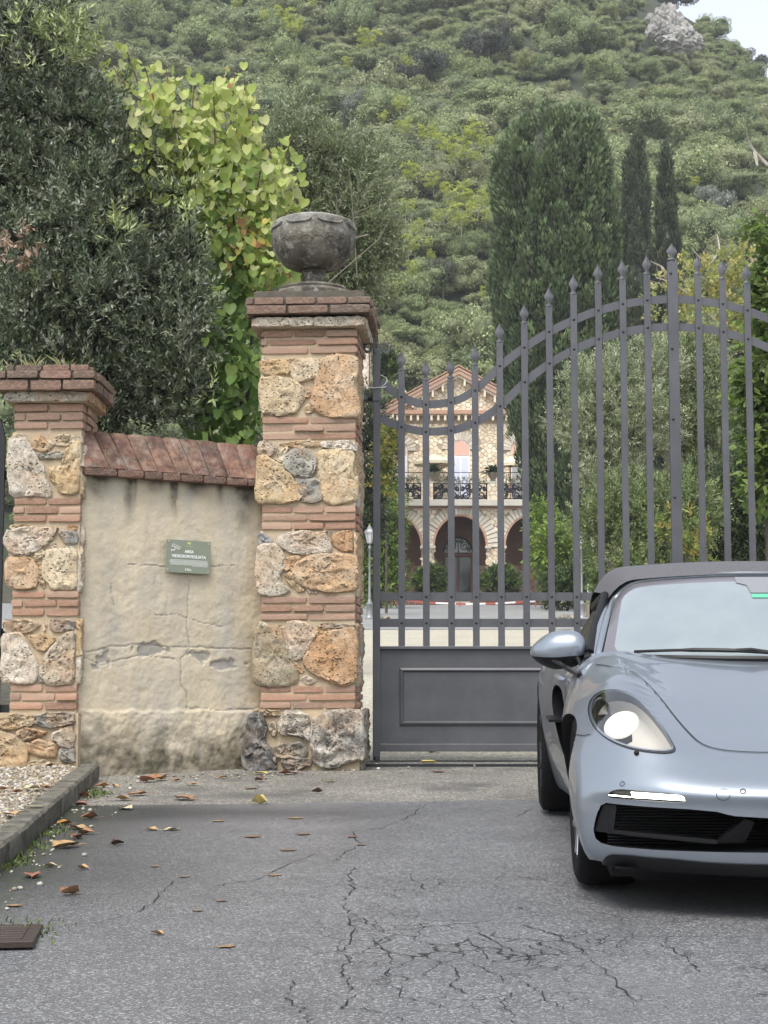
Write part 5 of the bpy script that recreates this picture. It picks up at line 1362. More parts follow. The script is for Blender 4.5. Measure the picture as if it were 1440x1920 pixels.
# ---- parasols and potted palms on the terrace
def make_parasol(u, u0, u1, vt, vr, dy, label, tilt=0):
    Y = VY + dy; x = P(u, 1000, Y)[0]; zt, zr = P(u, vt, Y)[2], P(u, vr, Y)[2]; zb = VZ(946) + .05; R = (P(u1, 1000, Y)[0] - P(u0, 1000, Y)[0]) / 2
    root = empty('parasol', (x, Y, zb)); tag(root, label, 'parasol', 'cream parasols on the terrace')
    cl = NB('parasol_cloth'); cl = cl.fin((.66, .58, .42), .9); wd = simple('parasol_wood', (.22, .11, .06), .6)
    n_ = 8; V = []; rings = [0.02, .3, .62, 1.0]
    for r in rings:
        for k in range(n_):
            q = 2 * math.pi * (k + .5) / n_; sag = .03 * math.sin(math.pi * r)
            V.append((R * r * math.cos(q), R * r * math.sin(q), (zt - zb) - (zt - zr) * r ** 1.05 - sag))
    Fs = [(i * n_ + k, i * n_ + (k + 1) % n_, (i + 1) * n_ + (k + 1) % n_, (i + 1) * n_ + k) for i in range(3) for k in range(n_)] + [tuple(range(n_))]
    b = len(V); V += [(R * math.cos(2 * math.pi * (k + .5) / n_), R * math.sin(2 * math.pi * (k + .5) / n_), (zr - zb) - .18) for k in range(n_)]
    Fs += [(3 * n_ + k, 3 * n_ + (k + 1) % n_, b + (k + 1) % n_, b + k) for k in range(n_)]
    m = MB(); m.add(V, Fs); m.build('canopy', cl, root)
    g = MB(); g.tube([(0, 0, 0), (0, 0, zt - zb)], .035, 8); g.build('pole', wd, root)
    for k in range(n_):
        q = 2 * math.pi * (k + .5) / n_
        g = MB(); g.tube([(0, 0, zr - zb - .25), (R * .62 * math.cos(q), R * .62 * math.sin(q), (zt - zb) - (zt - zr) * .62 - .06)], .02, 4); g.build('rib', wd, root)
make_parasol(815, 766, 848, 851, 867, 2.2, 'wide cream parasol in front of the left shuttered window')
make_parasol(958, 936, 974, 854, 869, 2.2, 'small cream parasol beside the cypress on the terrace')
def make_palm(u, v, s, label):
    Y = VY + .1; x = P(u, 1000, Y)[0]; zb = VZ(905) + .10
    root = empty('potted_palm', (x, Y, zb)); tag(root, label, 'potted plant', 'potted palms on the balcony pedestals')
    pot = NB('pot_stone'); pot = pot.fin((.23, .19, .14), .9); lf = simple('palm_leaf', (.040, .075, .030), .6)
    g = MB(); g.lathe([(.16, 0), (.20, .03), (.14, .08), (.22, .22), (.34, .40), (.36, .52), (.33, .54)], seg=16); g.build('pot', pot, root, 40)
    for k in range(46):
        q = rng.uniform(0, 6.283); el = rng.uniform(.05, 1.35); L = rng.uniform(.65, 1.0) * s
        d = Vector((math.cos(q) * math.cos(el), math.sin(q) * math.cos(el), math.sin(el))); sd_ = d.cross(Vector((0, 0, 1))).normalized()
        V = []; n_ = 7; o_ = Vector((0, 0, .56))
        for i in range(n_ + 1):
            t = i / n_; c = o_ + d * (L * t) + Vector((0, 0, -.35 * L * t * t)); wv = .13 * math.sin(math.pi * (.12 + .86 * t)) * (1 if i % 2 else .75)
            V += [c - sd_ * wv + Vector((0, 0, .05)), c, c + sd_ * wv + Vector((0, 0, .05))]
        m = MB(); m.add(V, sum([[(i * 3, i * 3 + 1, i * 3 + 4, i * 3 + 3), (i * 3 + 1, i * 3 + 2, i * 3 + 5, i * 3 + 4)] for i in range(n_)], [])); m.build('frond', lf, root)
make_palm(815, 880, .85, 'potted palm half hidden behind a picket on the left pedestal')
make_palm(925, 880, .85, 'dark green potted palm in a bowl on the right pedestal')
# ---------------------------------------------------------------- plants
def leaf_mat(name, rough=.5, trans=.3, spec=.5, var=None):
    nb = NB(name); c = nb.attr()
    if var is not None:                      # whole-tree colour drawn per object
        r = nb.objrandom(); c = nb.mix(1.0, c, nb.ramp(r, var), 'MULTIPLY')
    else: c = nb.mix(1.0, c, nb.objcolor(), 'MULTIPLY')
    nb.fin(c, rough); nb.b.inputs['Specular IOR Level'].default_value = spec
    tr = nb.n('BsdfTranslucent'); nb.t.links.new(c, tr.inputs['Color'])
    mx = nb.n('MixShader'); mx.inputs[0].default_value = trans
    nb.t.links.new(nb.b.outputs[0], mx.inputs[1]); nb.t.links.new(tr.outputs[0], mx.inputs[2]); nb.t.links.new(mx.outputs[0], nb.out.inputs['Surface'])
    return nb.m
M_LEAF = leaf_mat('leaf_green', .55, .2, .35)
M_LEAFGLOSS = leaf_mat('leaf_glossy', .42, .12, .5)
M_BIGLEAF = leaf_mat('leaf_soft', .5, .45, .35)
_bk = NB('bark'); M_BARK = _bk.fin(_bk.mix(_bk.noise(5, 6, .7, _bk.map((3, 3, .6))), (.035, .028, .02), (.13, .11, .09)), .95, _bk.bump(_bk.noise(12, 5, .7, _bk.map((3, 3, .5))), .8, .03))
M_PALEBARK = simple('pale_bark', (.33, .30, .25), .9)
def unit(v): return v / np.maximum(np.linalg.norm(v, axis=-1, keepdims=True), 1e-9)
def rhombs(pos, d, side, L, Wd, col, bend=.12):
    """leaf quads: base, right, tip, left"""
    n_ = len(pos); L = np.broadcast_to(L, n_)[:, None]; Wd = np.broadcast_to(Wd, n_)[:, None]
    nrm = np.cross(d, side)
    V = np.stack([pos, pos + d * L * .45 + side * Wd / 2 - nrm * L * bend * .3, pos + d * L - nrm * L * bend, pos + d * L * .45 - side * Wd / 2 - nrm * L * bend * .3], 1).reshape(-1, 3)
    Fq = np.arange(4 * n_).reshape(n_, 4)
    return V, Fq, np.repeat(col, 4, 0)
def pick(pal, n_, r=nrng, lo=.8, hi=1.2):
    return np.array(pal)[r.integers(0, len(pal), n_)] * r.uniform(lo, hi, (n_, 1))
def lobe(u, v, ru, rv, Y, ry=None):
    c = P(u, v, Y); k = Y / F_PX
    return (c[0], Y, c[2], ru * k, ry or .75 * ru * k, rv * k)
def lobe_points(lobes, n_, inner=.35, r=nrng):
    """points in a set of ellipsoids, most of them near the skin; returns points and outward directions"""
    w = np.array([l[3] * l[5] + l[3] * l[4] + l[4] * l[5] for l in lobes]); idx = r.choice(len(lobes), n_, p=w / w.sum())
    Lb = np.array(lobes)[idx]; q = unit(r.normal(size=(n_, 3)))
    rad = np.where(r.random(n_) < inner, r.uniform(.45, .85, n_), r.uniform(.84, 1.06, n_))[:, None]
    # uneven skin
    wob = np.array([mnoise.noise(Vector(a * 2.1) + Vector((int(i) * 3.1, 0, 0))) for a, i in zip(q, idx)])[:, None] if n_ < 20000 else 0
    p = Lb[:, :3] + q * Lb[:, 3:] * rad * (1 + .22 * wob)
    return p, unit(q / Lb[:, 3:])
def twig_crown(lobes, n_twigs, per, L, Wd, tw, palette, up=.5, inner=.35, tips=None, spread=.9, droop=0.0):
    p, out = lobe_points(lobes, n_twigs, inner)
    d = unit(out + np.array([0, 0, up]) + nrng.normal(size=p.shape) * .45)
    a = unit(np.cross(d, unit(nrng.normal(size=p.shape)))); b = np.cross(d, a)
    t = np.linspace(.08, 1, per)
    tl = tw * nrng.uniform(.6, 1.25, n_twigs)
    pos = p[:, None] + d[:, None] * (t[None, :, None] * tl[:, None, None])
    ph = np.arange(per) * 2.4 + nrng.uniform(0, 6.28, (n_twigs, 1))
    s = a[:, None] * np.cos(ph)[..., None] + b[:, None] * np.sin(ph)[..., None]
    ld = unit(d[:, None] * (.75 + .5 * t[None, :, None]) + s * spread + nrng.normal(size=pos.shape) * .22 + np.array([0, 0, -droop]))
    sd_ = unit(np.cross(ld, nrng.normal(size=pos.shape) * .6 + np.array([0, -.2, 1.0])))
    n_ = n_twigs * per
    tc = pick(palette, n_twigs)
    col = np.repeat(tc[:, None], per, 1) * nrng.uniform(.78, 1.25, (n_twigs, per, 1))
    if tips is not None:
        k = nrng.random(n_twigs) < tips[1]; col[k] = pick(tips[0], int(k.sum()))[:, None] * nrng.uniform(.85, 1.15, (int(k.sum()), per, 1))
    ll = L * nrng.uniform(.65, 1.25, n_) * np.tile(1 - .25 * t, n_twigs)
    return rhombs(pos.reshape(-1, 3), ld.reshape(-1, 3), sd_.reshape(-1, 3), ll, ll * (Wd / L), col.reshape(-1, 3))
def clumps(lobes, n_=6, k=.52, seed=3):
    """break big lobes into smaller ones over their skin, so a crown reads as separate boughs"""
    R = random.Random(seed); out = []
    for l in lobes:
        for i in range(n_):
            z = 1 - 2 * (i + .5) / n_; q = i * 2.4 + R.uniform(-.4, .4); r = math.sqrt(max(0, 1 - z * z)); f = R.uniform(.55, .80); kk = k * R.uniform(.7, 1.2)
            out.append((l[0] + l[3] * r * math.cos(q) * f, l[1] + l[4] * r * math.sin(q) * f, l[2] + l[5] * z * f, l[3] * kk, l[4] * kk, l[5] * kk * .85))
    return out
def limbs(name, parent, base, targets, r0, mat=None, origin=None, fork=.35):
    """a tapered trunk from the base with one limb to each target"""
    mat = mat or M_BARK; base = np.array(base, float); c = np.mean(targets, 0); top_ = base + (c - base) * fork
    m = MB(); pts = [base + (top_ - base) * t + np.array([rng.gauss(0, .02), rng.gauss(0, .02), 0]) * (0 < t < 1) for t in np.linspace(0, 1, 5)]
    m.tube(pts, [r0 * (1.25 - .45 * t) for t in np.linspace(0, 1, 5)], 9); tr = m.build(name, mat, parent, True)
    for tg in targets:
        tg = np.array(tg); m = MB(); mid = top_ * .5 + tg * .5 + np.array([rng.gauss(0, .1), rng.gauss(0, .1), .1]) * np.linalg.norm(tg - top_) * .4
        pts = [(1 - t) ** 2 * top_ + 2 * t * (1 - t) * mid + t * t * tg for t in np.linspace(0, 1, 8)]
        m.tube(pts, [r0 * (.62 - .55 * t) for t in np.linspace(0, 1, 8)], 6); m.build('limb', mat, tr, True)
    return tr
def crown_obj(parts, name, mat, parent):
    V = np.vstack([p[0] for p in parts]); C = np.vstack([p[2] for p in parts]); off = np.cumsum([0] + [len(p[0]) for p in parts])[:-1]
    Fq = np.vstack([p[1] + o for p, o in zip(parts, off)])
    o = link(name, np_mesh(name, V, Fq, False, C), parent, mat); o['kind'] = 'stuff'; return o
def tree(name, label, cat, lobes, groups, mat, base=None, r0=.12, group=None, bark=None, nl=6, fork=.35):
    root = empty(name, (0, 0, 0)); tag(root, label, cat, group)
    crown_obj(groups, 'crown', mat, root)
    if base is not None:
        ls = sorted(lobes, key=lambda l: -l[3] * l[5])[:nl]
        limbs('trunk', root, base, [l[:3] for l in ls], r0, bark, fork=fork)
    return root

# ---- the dark evergreen behind the plastered wall
Y = 14.2
LB = [lobe(50, 130, 105, 130, Y), lobe(130, 290, 150, 150, Y), lobe(20, 400, 130, 200, Y), lobe(225, 380, 125, 140, Y - .3), lobe(130, 480, 150, 160, Y - .5), lobe(305, 520, 95, 110, Y - .4),
      lobe(345, 600, 75, 95, Y - .6), lobe(200, 620, 160, 150, Y - .7), lobe(50, 620, 110, 130, Y - .6), lobe(320, 720, 75, 85, Y - .7), lobe(200, 740, 110, 80, Y - .5), lobe(-70, 250, 90, 300, Y + .3), lobe(110, 40, 45, 60, Y), lobe(30, 20, 60, 50, Y)]
DARKG = [(.112, .136, .078), (.138, .165, .096), (.17, .195, .128), (.085, .11, .066), (.22, .235, .175), (.10, .136, .070)]
g1 = twig_crown(clumps(LB, 9, .46), 7600, 13, .062, .021, .16, DARKG, up=.55, tips=([(.16, .19, .075), (.12, .14, .085)], .05))
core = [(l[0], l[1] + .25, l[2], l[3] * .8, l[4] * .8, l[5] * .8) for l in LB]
g2 = twig_crown(core, 1800, 10, .085, .032, .18, [(.034, .042, .026), (.045, .054, .034)], inner=.8)  # inner leaves given a darker colour, painting the shade inside the crown
LT = [lobe(120, 70, 40, 45, Y - .5), lobe(150, 95, 30, 30, Y - .5), lobe(45, 50, 35, 20, Y - .6), lobe(215, 430, 25, 30, Y - 1.1), lobe(345, 400, 16, 20, Y - .9), lobe(395, 740, 12, 10, Y - 1.2), lobe(345, 345, 22, 18, Y - .8), lobe(60, 125, 14, 10, Y - 1.)]
g3 = twig_crown(LT, 130, 9, .085, .022, .18, [(.24, .29, .11), (.20, .25, .10), (.30, .34, .13)], up=.9)
LR = [lobe(30, 455, 32, 22, Y - 1.5), lobe(45, 490, 14, 16, Y - 1.5), lobe(175, 452, 10, 10, Y - 1.1), lobe(20, 430, 20, 14, Y - 1.4), lobe(112, 365, 7, 7, Y - 1.3)]
g4 = twig_crown(LR, 22, 9, .065, .026, .1, [(.30, .20, .14), (.36, .26, .19), (.24, .15, .10)], up=-.2, droop=.5)
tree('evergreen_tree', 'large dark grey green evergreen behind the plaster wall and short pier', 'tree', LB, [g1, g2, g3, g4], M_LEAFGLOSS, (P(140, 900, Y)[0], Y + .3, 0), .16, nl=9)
# ---- the yellow green tree with big heart-shaped leaves, between evergreen and tall pier
def heart(n_=1):
    pts = [(0, 0), (.20, -.10), (.42, -.04), (.52, .22), (.40, .55), (.16, .84), (0, 1.0), (-.16, .84), (-.40, .55), (-.52, .22), (-.42, -.04), (-.20, -.10)]
    V = [(x, y, -.42 * abs(x) ** 1.3 + .10 * math.sin(3 * y) - .10 * y * y) for x, y in pts] + [(0, .35, .06)]
    return V, [(i, (i + 1) % 12, 12) for i in range(12)]
def heart_tree():
    Y = 14.0; root = empty('heart_leaf_tree', (0, 0, 0)); tag(root, 'yellow green tree with big heart shaped leaves beside the urn', 'tree')
    HV, HF = heart(); hv = np.array(HV); hf = np.array(HF)
    me = bpy.data.meshes.new('leaf'); me.from_pydata(HV, [], HF); set_tint(me, (1, 1, 1)); me.materials.append(M_BIGLEAF); me.polygons.foreach_set('use_smooth', [True] * len(HF))
    leaves = []
    YG = [(.40, .46, .13), (.34, .42, .11), (.47, .50, .18), (.30, .38, .10), (.50, .52, .24)]; MG = [(.20, .29, .07), (.16, .25, .06), (.25, .33, .09)]; DG = [(.085, .155, .035), (.11, .185, .045), (.14, .22, .055)]
    BR = [(.42, .30, .10), (.46, .38, .09), (.36, .20, .09)]
    def put(u, v, y, size, pal):
        c = P(u, v, y); leaves.append((c, size, np.array(pal[rng.randrange(len(pal))]) * rng.uniform(.85, 1.15)))
    shoots = [((442, 112), (425, 330), 24), ((458, 140), (462, 300), 18), ((366, 132), (350, 330), 24), ((400, 150), (405, 330), 20), ((232, 78), (262, 165), 13), ((205, 115), (235, 160), 8), ((310, 120), (330, 250), 15), ((270, 120), (300, 230), 15),
              ((548, 255), (500, 400), 18), ((565, 365), (520, 420), 13), ((475, 205), (470, 350), 18), ((500, 260), (470, 420), 16), ((330, 240), (370, 380), 18), ((520, 300), (505, 380), 8), ((290, 170), (350, 270), 14)]
    twigs = MB()
    for (u0, v0), (u1, v1), n_ in shoots:
        y0 = Y + rng.uniform(-.25, .35)
        twigs.tube([P(u0 + (u1 - u0) * t, v0 + (v1 - v0) * t, y0) for t in np.linspace(0, 1, 6)], [.003 + .006 * t for t in np.linspace(0, 1, 6)], 5)
        for i in range(n_):
            t = (i + rng.random()) / n_; put(u0 + (u1 - u0) * t + rng.choice((-1, 1)) * rng.uniform(2, 20), v0 + (v1 - v0) * t + rng.gauss(0, 5), y0 + rng.gauss(0, .06), rng.uniform(.06, .105), YG if rng.random() < .85 else YG + BR)
    for (u, v, ru, rv, n_, pal) in ((420, 260, 70, 110, 240, YG), (340, 210, 70, 70, 110, YG), (455, 380, 85, 110, 300, YG + MG), (400, 330, 60, 80, 120, YG + MG), (530, 330, 45, 60, 60, YG), (490, 470, 70, 70, 190, MG + YG + BR), (440, 520, 50, 80, 120, MG + DG),
                                    (440, 640, 60, 70, 150, MG + DG), (455, 740, 50, 90, 190, DG + MG), (390, 780, 50, 50, 80, DG), (280, 240, 70, 90, 90, YG), (300, 300, 60, 90, 90, YG), (470, 430, 40, 40, 30, BR), (515, 500, 45, 35, 60, MG + YG)):
        for _ in range(int(n_ * 1.4)):
            q = rng.uniform(0, 6.283); r = math.sqrt(rng.random()); put(u + ru * r * math.cos(q), v + rv * r * math.sin(q), Y + rng.gauss(.1, .28), rng.choice((.045, .06, .075, .085, .105)) * rng.uniform(.85, 1.1), pal)
    leaves.sort(key=lambda l: l[0][1])
    for c, s_, col in leaves[:300]:
        o = bpy.data.objects.new('leaf', me); COL.objects.link(o); o.parent = root
        o.location = c; o.scale = (s_, s_, s_); o.color = (*col, 1)
        o.rotation_euler = (rng.gauss(-1.9, .45), rng.gauss(0, .35), rng.gauss(0, .8))
    V = []; Fq = []; C = []
    for i, (c, s_, col) in enumerate(leaves[300:]):
        R = np.array((Matrix.Rotation(rng.gauss(0, .8), 3, 'Z') @ Matrix.Rotation(rng.gauss(0, .35), 3, 'Y') @ Matrix.Rotation(rng.gauss(-1.9, .45), 3, 'X')))
        V.append(hv * s_ @ R.T + c); Fq.append(hf + 13 * i); C.append(np.tile(col, (13, 1)))
    o = link('foliage', np_mesh('foliage', np.vstack(V), np.vstack(Fq), True, np.vstack(C)), root, M_BIGLEAF); o['kind'] = 'stuff'
    t_ = twigs.build('twigs', simple('red_twig', (.12, .06, .04), .8), root); t_['kind'] = 'stuff'
    limbs('trunk', root, (P(450, 900, Y)[0], Y + .3, 0), [P(430, 330, Y + .2), P(350, 280, Y + .2), P(490, 420, Y + .2), P(440, 600, Y + .2)], .06, fork=.3)
heart_tree()
# ---- grey olive tree behind the urn
Y = 24.0
LB = [lobe(545, 255, 75, 65, Y), lobe(610, 330, 95, 90, Y), lobe(680, 350, 70, 80, Y + .4), lobe(650, 440, 105, 90, Y), lobe(705, 470, 55, 70, Y), lobe(590, 430, 90, 90, Y), lobe(640, 540, 90, 70, Y), lobe(560, 520, 80, 80, Y)]
OLV = [(.18, .21, .115), (.22, .25, .15), (.27, .29, .19), (.15, .18, .095), (.20, .25, .11)]
g1 = twig_crown(clumps(LB, 8, .45), 5600, 12, .085, .026, .30, OLV, up=.35, inner=.45)
tree('olive_tree', 'loose grey olive tree with bare twigs showing, behind the urn', 'tree', LB, [g1], M_LEAF, (P(640, 900, Y)[0], Y + .5, ground_z(Y)), .14, nl=8)
m = MB()
for _ in range(9):
    a = P(rng.uniform(600, 700), rng.uniform(430, 560), Y - .7); b = P(rng.uniform(580, 750), rng.uniform(300, 470), Y - 1.2)
    mid = (a + b) / 2 + np.array([rng.gauss(0, .15), 0, rng.gauss(0, .1)]); m.tube([a, mid, b], [.010, .007, .003], 4)
bt = m.build('bare_twigs', simple('grey_twig', (.22, .20, .16), .9), bpy.data.objects['olive_tree']); bt['kind'] = 'stuff'
# ---- tall shrubs between the tall pier and the gate post, and left of the villa
def shrub(name, label, lobes, n_, per, L, Wd, tw, pal, mat=None, base=True, tips=None, up=.4, cat='shrub', group=None, droop=0.0, r0=.05):
    g = twig_crown(lobes, n_, per, L, Wd, tw, pal, up=up, inner=.3, tips=tips, droop=droop)
    x = float(np.mean([l[0] for l in lobes])); y = float(np.mean([l[1] for l in lobes]))
    zb = ground_z(y)
    return tree(name, label, cat, lobes, [g], mat or M_LEAF, (x, y, zb - .1) if base else None, r0, group, nl=3)
GRN = [(.055, .085, .030), (.075, .115, .035), (.045, .065, .028), (.10, .14, .045)]
BRI = [(.13, .20, .035), (.17, .25, .04), (.10, .16, .035), (.21, .28, .055)]
shrub('tall_shrub', 'dark green tall shrub seen through the gap beside the hinge post', [lobe(688, 790, 24, 50, 66), lobe(690, 880, 26, 70, 66), lobe(686, 960, 28, 60, 66)], 1100, 10, .22, .085, .5, [(.035, .05, .026), (.05, .07, .03), (.065, .085, .04)], base=False)
shrub('tall_shrub', 'yellowing loose shrub behind the hinge post below the gable end', [lobe(728, 850, 16, 45, 62), lobe(722, 900, 14, 30, 62), lobe(735, 820, 12, 20, 62)], 330, 9, .20, .09, .35, [(.30, .26, .05), (.22, .25, .06), (.38, .33, .09), (.12, .17, .05)], M_BIGLEAF, base=False)
shrub('feathery_shrub', 'bright green feathery shrub left of the loggia, behind the lamp', [lobe(722, 985, 26, 45, 86), lobe(704, 1040, 36, 55, 86), lobe(716, 1090, 30, 45, 86), lobe(735, 945, 14, 30, 87), lobe(690, 1000, 24, 60, 86)], 1500, 10, .30, .10, .7, BRI, droop=.5)
shrub('leafy_bush', 'small dark glossy bush above the scroll of the hinge post', [lobe(727, 680, 13, 18, 70), lobe(722, 702, 9, 16, 70)], 110, 10, .28, .10, .4, GRN, M_LEAFGLOSS)
shrub('round_shrub', 'round green shrub left of the villa door', [lobe(806, 1092, 26, 20, 100), lobe(815, 1078, 18, 14, 100), lobe(793, 1086, 14, 14, 100)], 900, 9, .22, .09, .35, BRI[:1] + GRN)
shrub('round_shrub', 'round green shrub right of the villa door', [lobe(932, 1092, 28, 20, 100), lobe(938, 1078, 20, 14, 100), lobe(955, 1092, 16, 18, 100)], 900, 9, .22, .09, .35, BRI[:1] + GRN)
shrub('feathery_shrub', 'bright yellow green feathery shrub at the foot of the big cypress', [lobe(1035, 1030, 26, 40, 80), lobe(1048, 1070, 24, 44, 80), lobe(1020, 985, 14, 34, 82), lobe(1068, 1050, 24, 40, 80)], 1100, 10, .30, .10, .7, BRI, droop=.5)
shrub('leafy_bush', 'dark green bush by the white board under the cypress', [lobe(1050, 1105, 30, 28, 76), lobe(1085, 1095, 30, 30, 76), lobe(1100, 1070, 24, 30, 78)], 900, 9, .24, .10, .4, GRN)
shrub('leafy_bush', 'pale green bush behind the dark iron post', [lobe(1150, 1060, 30, 34, 44), lobe(1180, 1085, 26, 26, 44), lobe(1140, 1100, 24, 30, 44)], 700, 9, .15, .06, .3, [(.13, .18, .06), (.17, .22, .09), (.10, .14, .05)])
m = MB()
for j, (u, v, n_) in enumerate(((800, 905, 24), (740, 903, 26), (860, 902, 26), (900, 903, 20), (980, 902, 20))):
    pass
shrub('balcony_plants', 'low leafy plants with pale flowers along the iron balcony', [lobe(u, 904, 14, 6, VY + .5, 0.3) for u in (730, 752, 774, 830, 850, 872, 896, 950, 972, 992)], 520, 7, .12, .05, .2, GRN + [(.45, .42, .40), (.25, .12, .10)], base=False, cat='plants', r0=.01)
# ---- olives and other trees behind the gate
OL2 = [(.29, .33, .19), (.34, .37, .24), (.23, .27, .145), (.38, .41, .28), (.18, .22, .11)]
OL3 = [(.13, .175, .065), (.17, .22, .08), (.10, .135, .055), (.21, .26, .11)]
Y = 33.0
LB = [lobe(1130, 720, 75, 60, Y), lobe(1210, 690, 80, 60, Y + .3), lobe(1100, 800, 60, 75, Y), lobe(1190, 790, 90, 80, Y - .4), lobe(1150, 890, 70, 60, Y - .3)]
tree('olive_tree', 'silvery green olive tree behind the gate bars right of the big cypress', 'tree', LB, [twig_crown(clumps(LB, 10, .40), 4400, 12, .085, .026, .26, OL2, up=.5, inner=.2)], M_LEAF, (P(1150, 1100, Y)[0], Y + .3, ground_z(Y)), .16, nl=5)
LB = [lobe(1305, 680, 75, 60, Y + 1), lobe(1340, 760, 70, 80, Y + .8), lobe(1280, 770, 60, 80, Y + .6), lobe(1330, 860, 70, 60, Y + .8)]
tree('olive_tree', 'duller olive tree behind the meeting bar of the gate', 'tree', LB, [twig_crown(clumps(LB, 10, .40, 5), 3400, 12, .085, .026, .26, OL2[:3] + OL3, up=.5, inner=.2)], M_LEAF, (P(1300, 1100, Y)[0], Y + 1.3, ground_z(Y)), .15, nl=4)
Y = 29.0
LB = [lobe(1120, 985, 50, 70, Y + .8), lobe(1190, 950, 70, 70, Y + .5), lobe(1270, 960, 80, 80, Y), lobe(1220, 1040, 80, 50, Y + .2)]
tree('leafy_tree', 'green leafy tree low behind the gate, above the soft top', 'tree', LB, [twig_crown(clumps(LB, 9, .42, 6), 3000, 11, .085, .030, .26, OL3 + OL2[2:3], up=.35, inner=.2)], M_LEAF, (P(1200, 1150, Y)[0], Y + .4, ground_z(Y)), .10, nl=4)
LB = [lobe(1360, 960, 70, 80, Y + 1.2), lobe(1410, 900, 60, 80, Y + 1.5), lobe(1400, 1030, 70, 60, Y + 1.4), lobe(1320, 1040, 50, 40, Y + 1)]
tree('leafy_tree', 'dark green leafy tree in the right corner of the gate', 'tree', LB, [twig_crown(clumps(LB, 9, .42, 7), 2300, 11, .09, .036, .26, [(.05, .075, .03), (.07, .10, .04), (.035, .05, .022)], up=.35)], M_LEAF, (P(1370, 1150, Y)[0], Y + 1.4, ground_z(Y)), .10, nl=4)
shrub('autumn_shrub', 'shrub with golden leaves low beside the meeting bar', [lobe(1250, 985, 20, 24, 26), lobe(1290, 1000, 26, 30, 26), lobe(1300, 1030, 20, 24, 26)], 90, 7, .10, .06, .2, [(.34, .27, .08), (.24, .26, .07), (.14, .19, .05), (.12, .17, .05)], M_BIGLEAF)
Y = 19.0
LB = [lobe(1450, 460, 30, 46, Y), lobe(1468, 520, 44, 70, Y), lobe(1440, 700, 38, 70, Y), lobe(1446, 790, 44, 75, Y), lobe(1470, 600, 40, 70, Y), lobe(1450, 890, 40, 60, Y), lobe(1414, 745, 20, 55, Y)]
tree('broadleaf_tree', 'fresh green broad leaved tree at the right edge beyond the gate', 'tree', LB, [twig_crown(LB, 680, 8, .13, .085, .24, [(.12, .18, .045), (.16, .23, .06), (.20, .27, .08), (.09, .14, .04)], up=.2, droop=.7)], M_BIGLEAF, (P(1450, 1150, Y)[0], Y + .3, ground_z(Y)), .10, nl=6)
# golden tree with bare branches
def golden_tree():
    Y = 46.0; root = empty('autumn_tree', (0, 0, 0)); tag(root, 'thin autumn tree with bare pale branches and golden leaves above the gate crest', 'tree')
    k = Y / F_PX; m = MB()
    br = [[(1330, 760), (1335, 640), (1345, 560), (1330, 500), (1300, 470)], [(1338, 640), (1380, 590), (1430, 555), (1470, 540)], [(1340, 600), (1300, 560), (1262, 530), (1230, 520)], [(1345, 560), (1390, 520), (1420, 480), (1440, 440)],
          [(1262, 530), (1240, 500), (1220, 490)], [(1380, 590), (1350, 545), (1290, 500)], [(1330, 500), (1350, 470), (1345, 440)], [(1440, 310), (1415, 285), (1402, 262), (1400, 240)], [(1470, 340), (1430, 300), (1405, 272)], [(1415, 285), (1420, 310), (1412, 325)]]
    for b_ in br:
        m.tube([P(u, v, Y + rng.gauss(0, .15)) for u, v in b_], [.055 * (1 - .8 * i / (len(b_) - 1)) for i in range(len(b_))], 5)
    for _ in range(60):
        u, v = rng.uniform(1235, 1450), rng.uniform(470, 640); m.tube([P(u, v, Y), P(u + rng.gauss(0, 18), v + rng.gauss(-8, 14), Y - .2)], [.012, .005], 4)
    m.tube([P(1330, 760, Y), np.array([P(1330, 760, Y)[0], Y, ground_z(Y)])], [.06, .09], 6)
    t_ = m.build('branches', M_PALEBARK, root, True); t_['kind'] = 'stuff'
    LB = [lobe(1300, 520, 60, 40, Y), lobe(1390, 560, 60, 50, Y), lobe(1330, 590, 70, 50, Y), lobe(1410, 500, 40, 40, Y), lobe(1245, 560, 30, 50, Y), lobe(1300, 650, 60, 30, Y), lobe(1420, 600, 40, 60, Y), lobe(1360, 500, 50, 30, Y)]
    crown_obj([twig_crown(LB, 640, 7, .16, .10, .3, [(.42, .38, .13), (.48, .45, .18), (.33, .36, .12), (.28, .32, .10)], up=.1, inner=.7)], 'crown', M_BIGLEAF, root)
golden_tree()
# pale trunk by the lamp
root = empty('bare_trunk', (0, 0, 0)); tag(root, 'pale leaning tree trunk between the lamp and a gate picket', 'tree trunk')
m = MB(); m.tube([P(1124, 1120, 64), P(1120, 1060, 64), P(1113, 1010, 64), P(1100, 940, 64.5)], [.16, .13, .12, .08], 8); m.build('trunk', M_PALEBARK, root, True)
m = MB(); m.tube([P(1123, 1125, 64), P(1117, 1080, 64.3), P(1108, 1040, 64.5)], [.10, .07, .04], 7); m.build('stem', M_BARK, root, True)

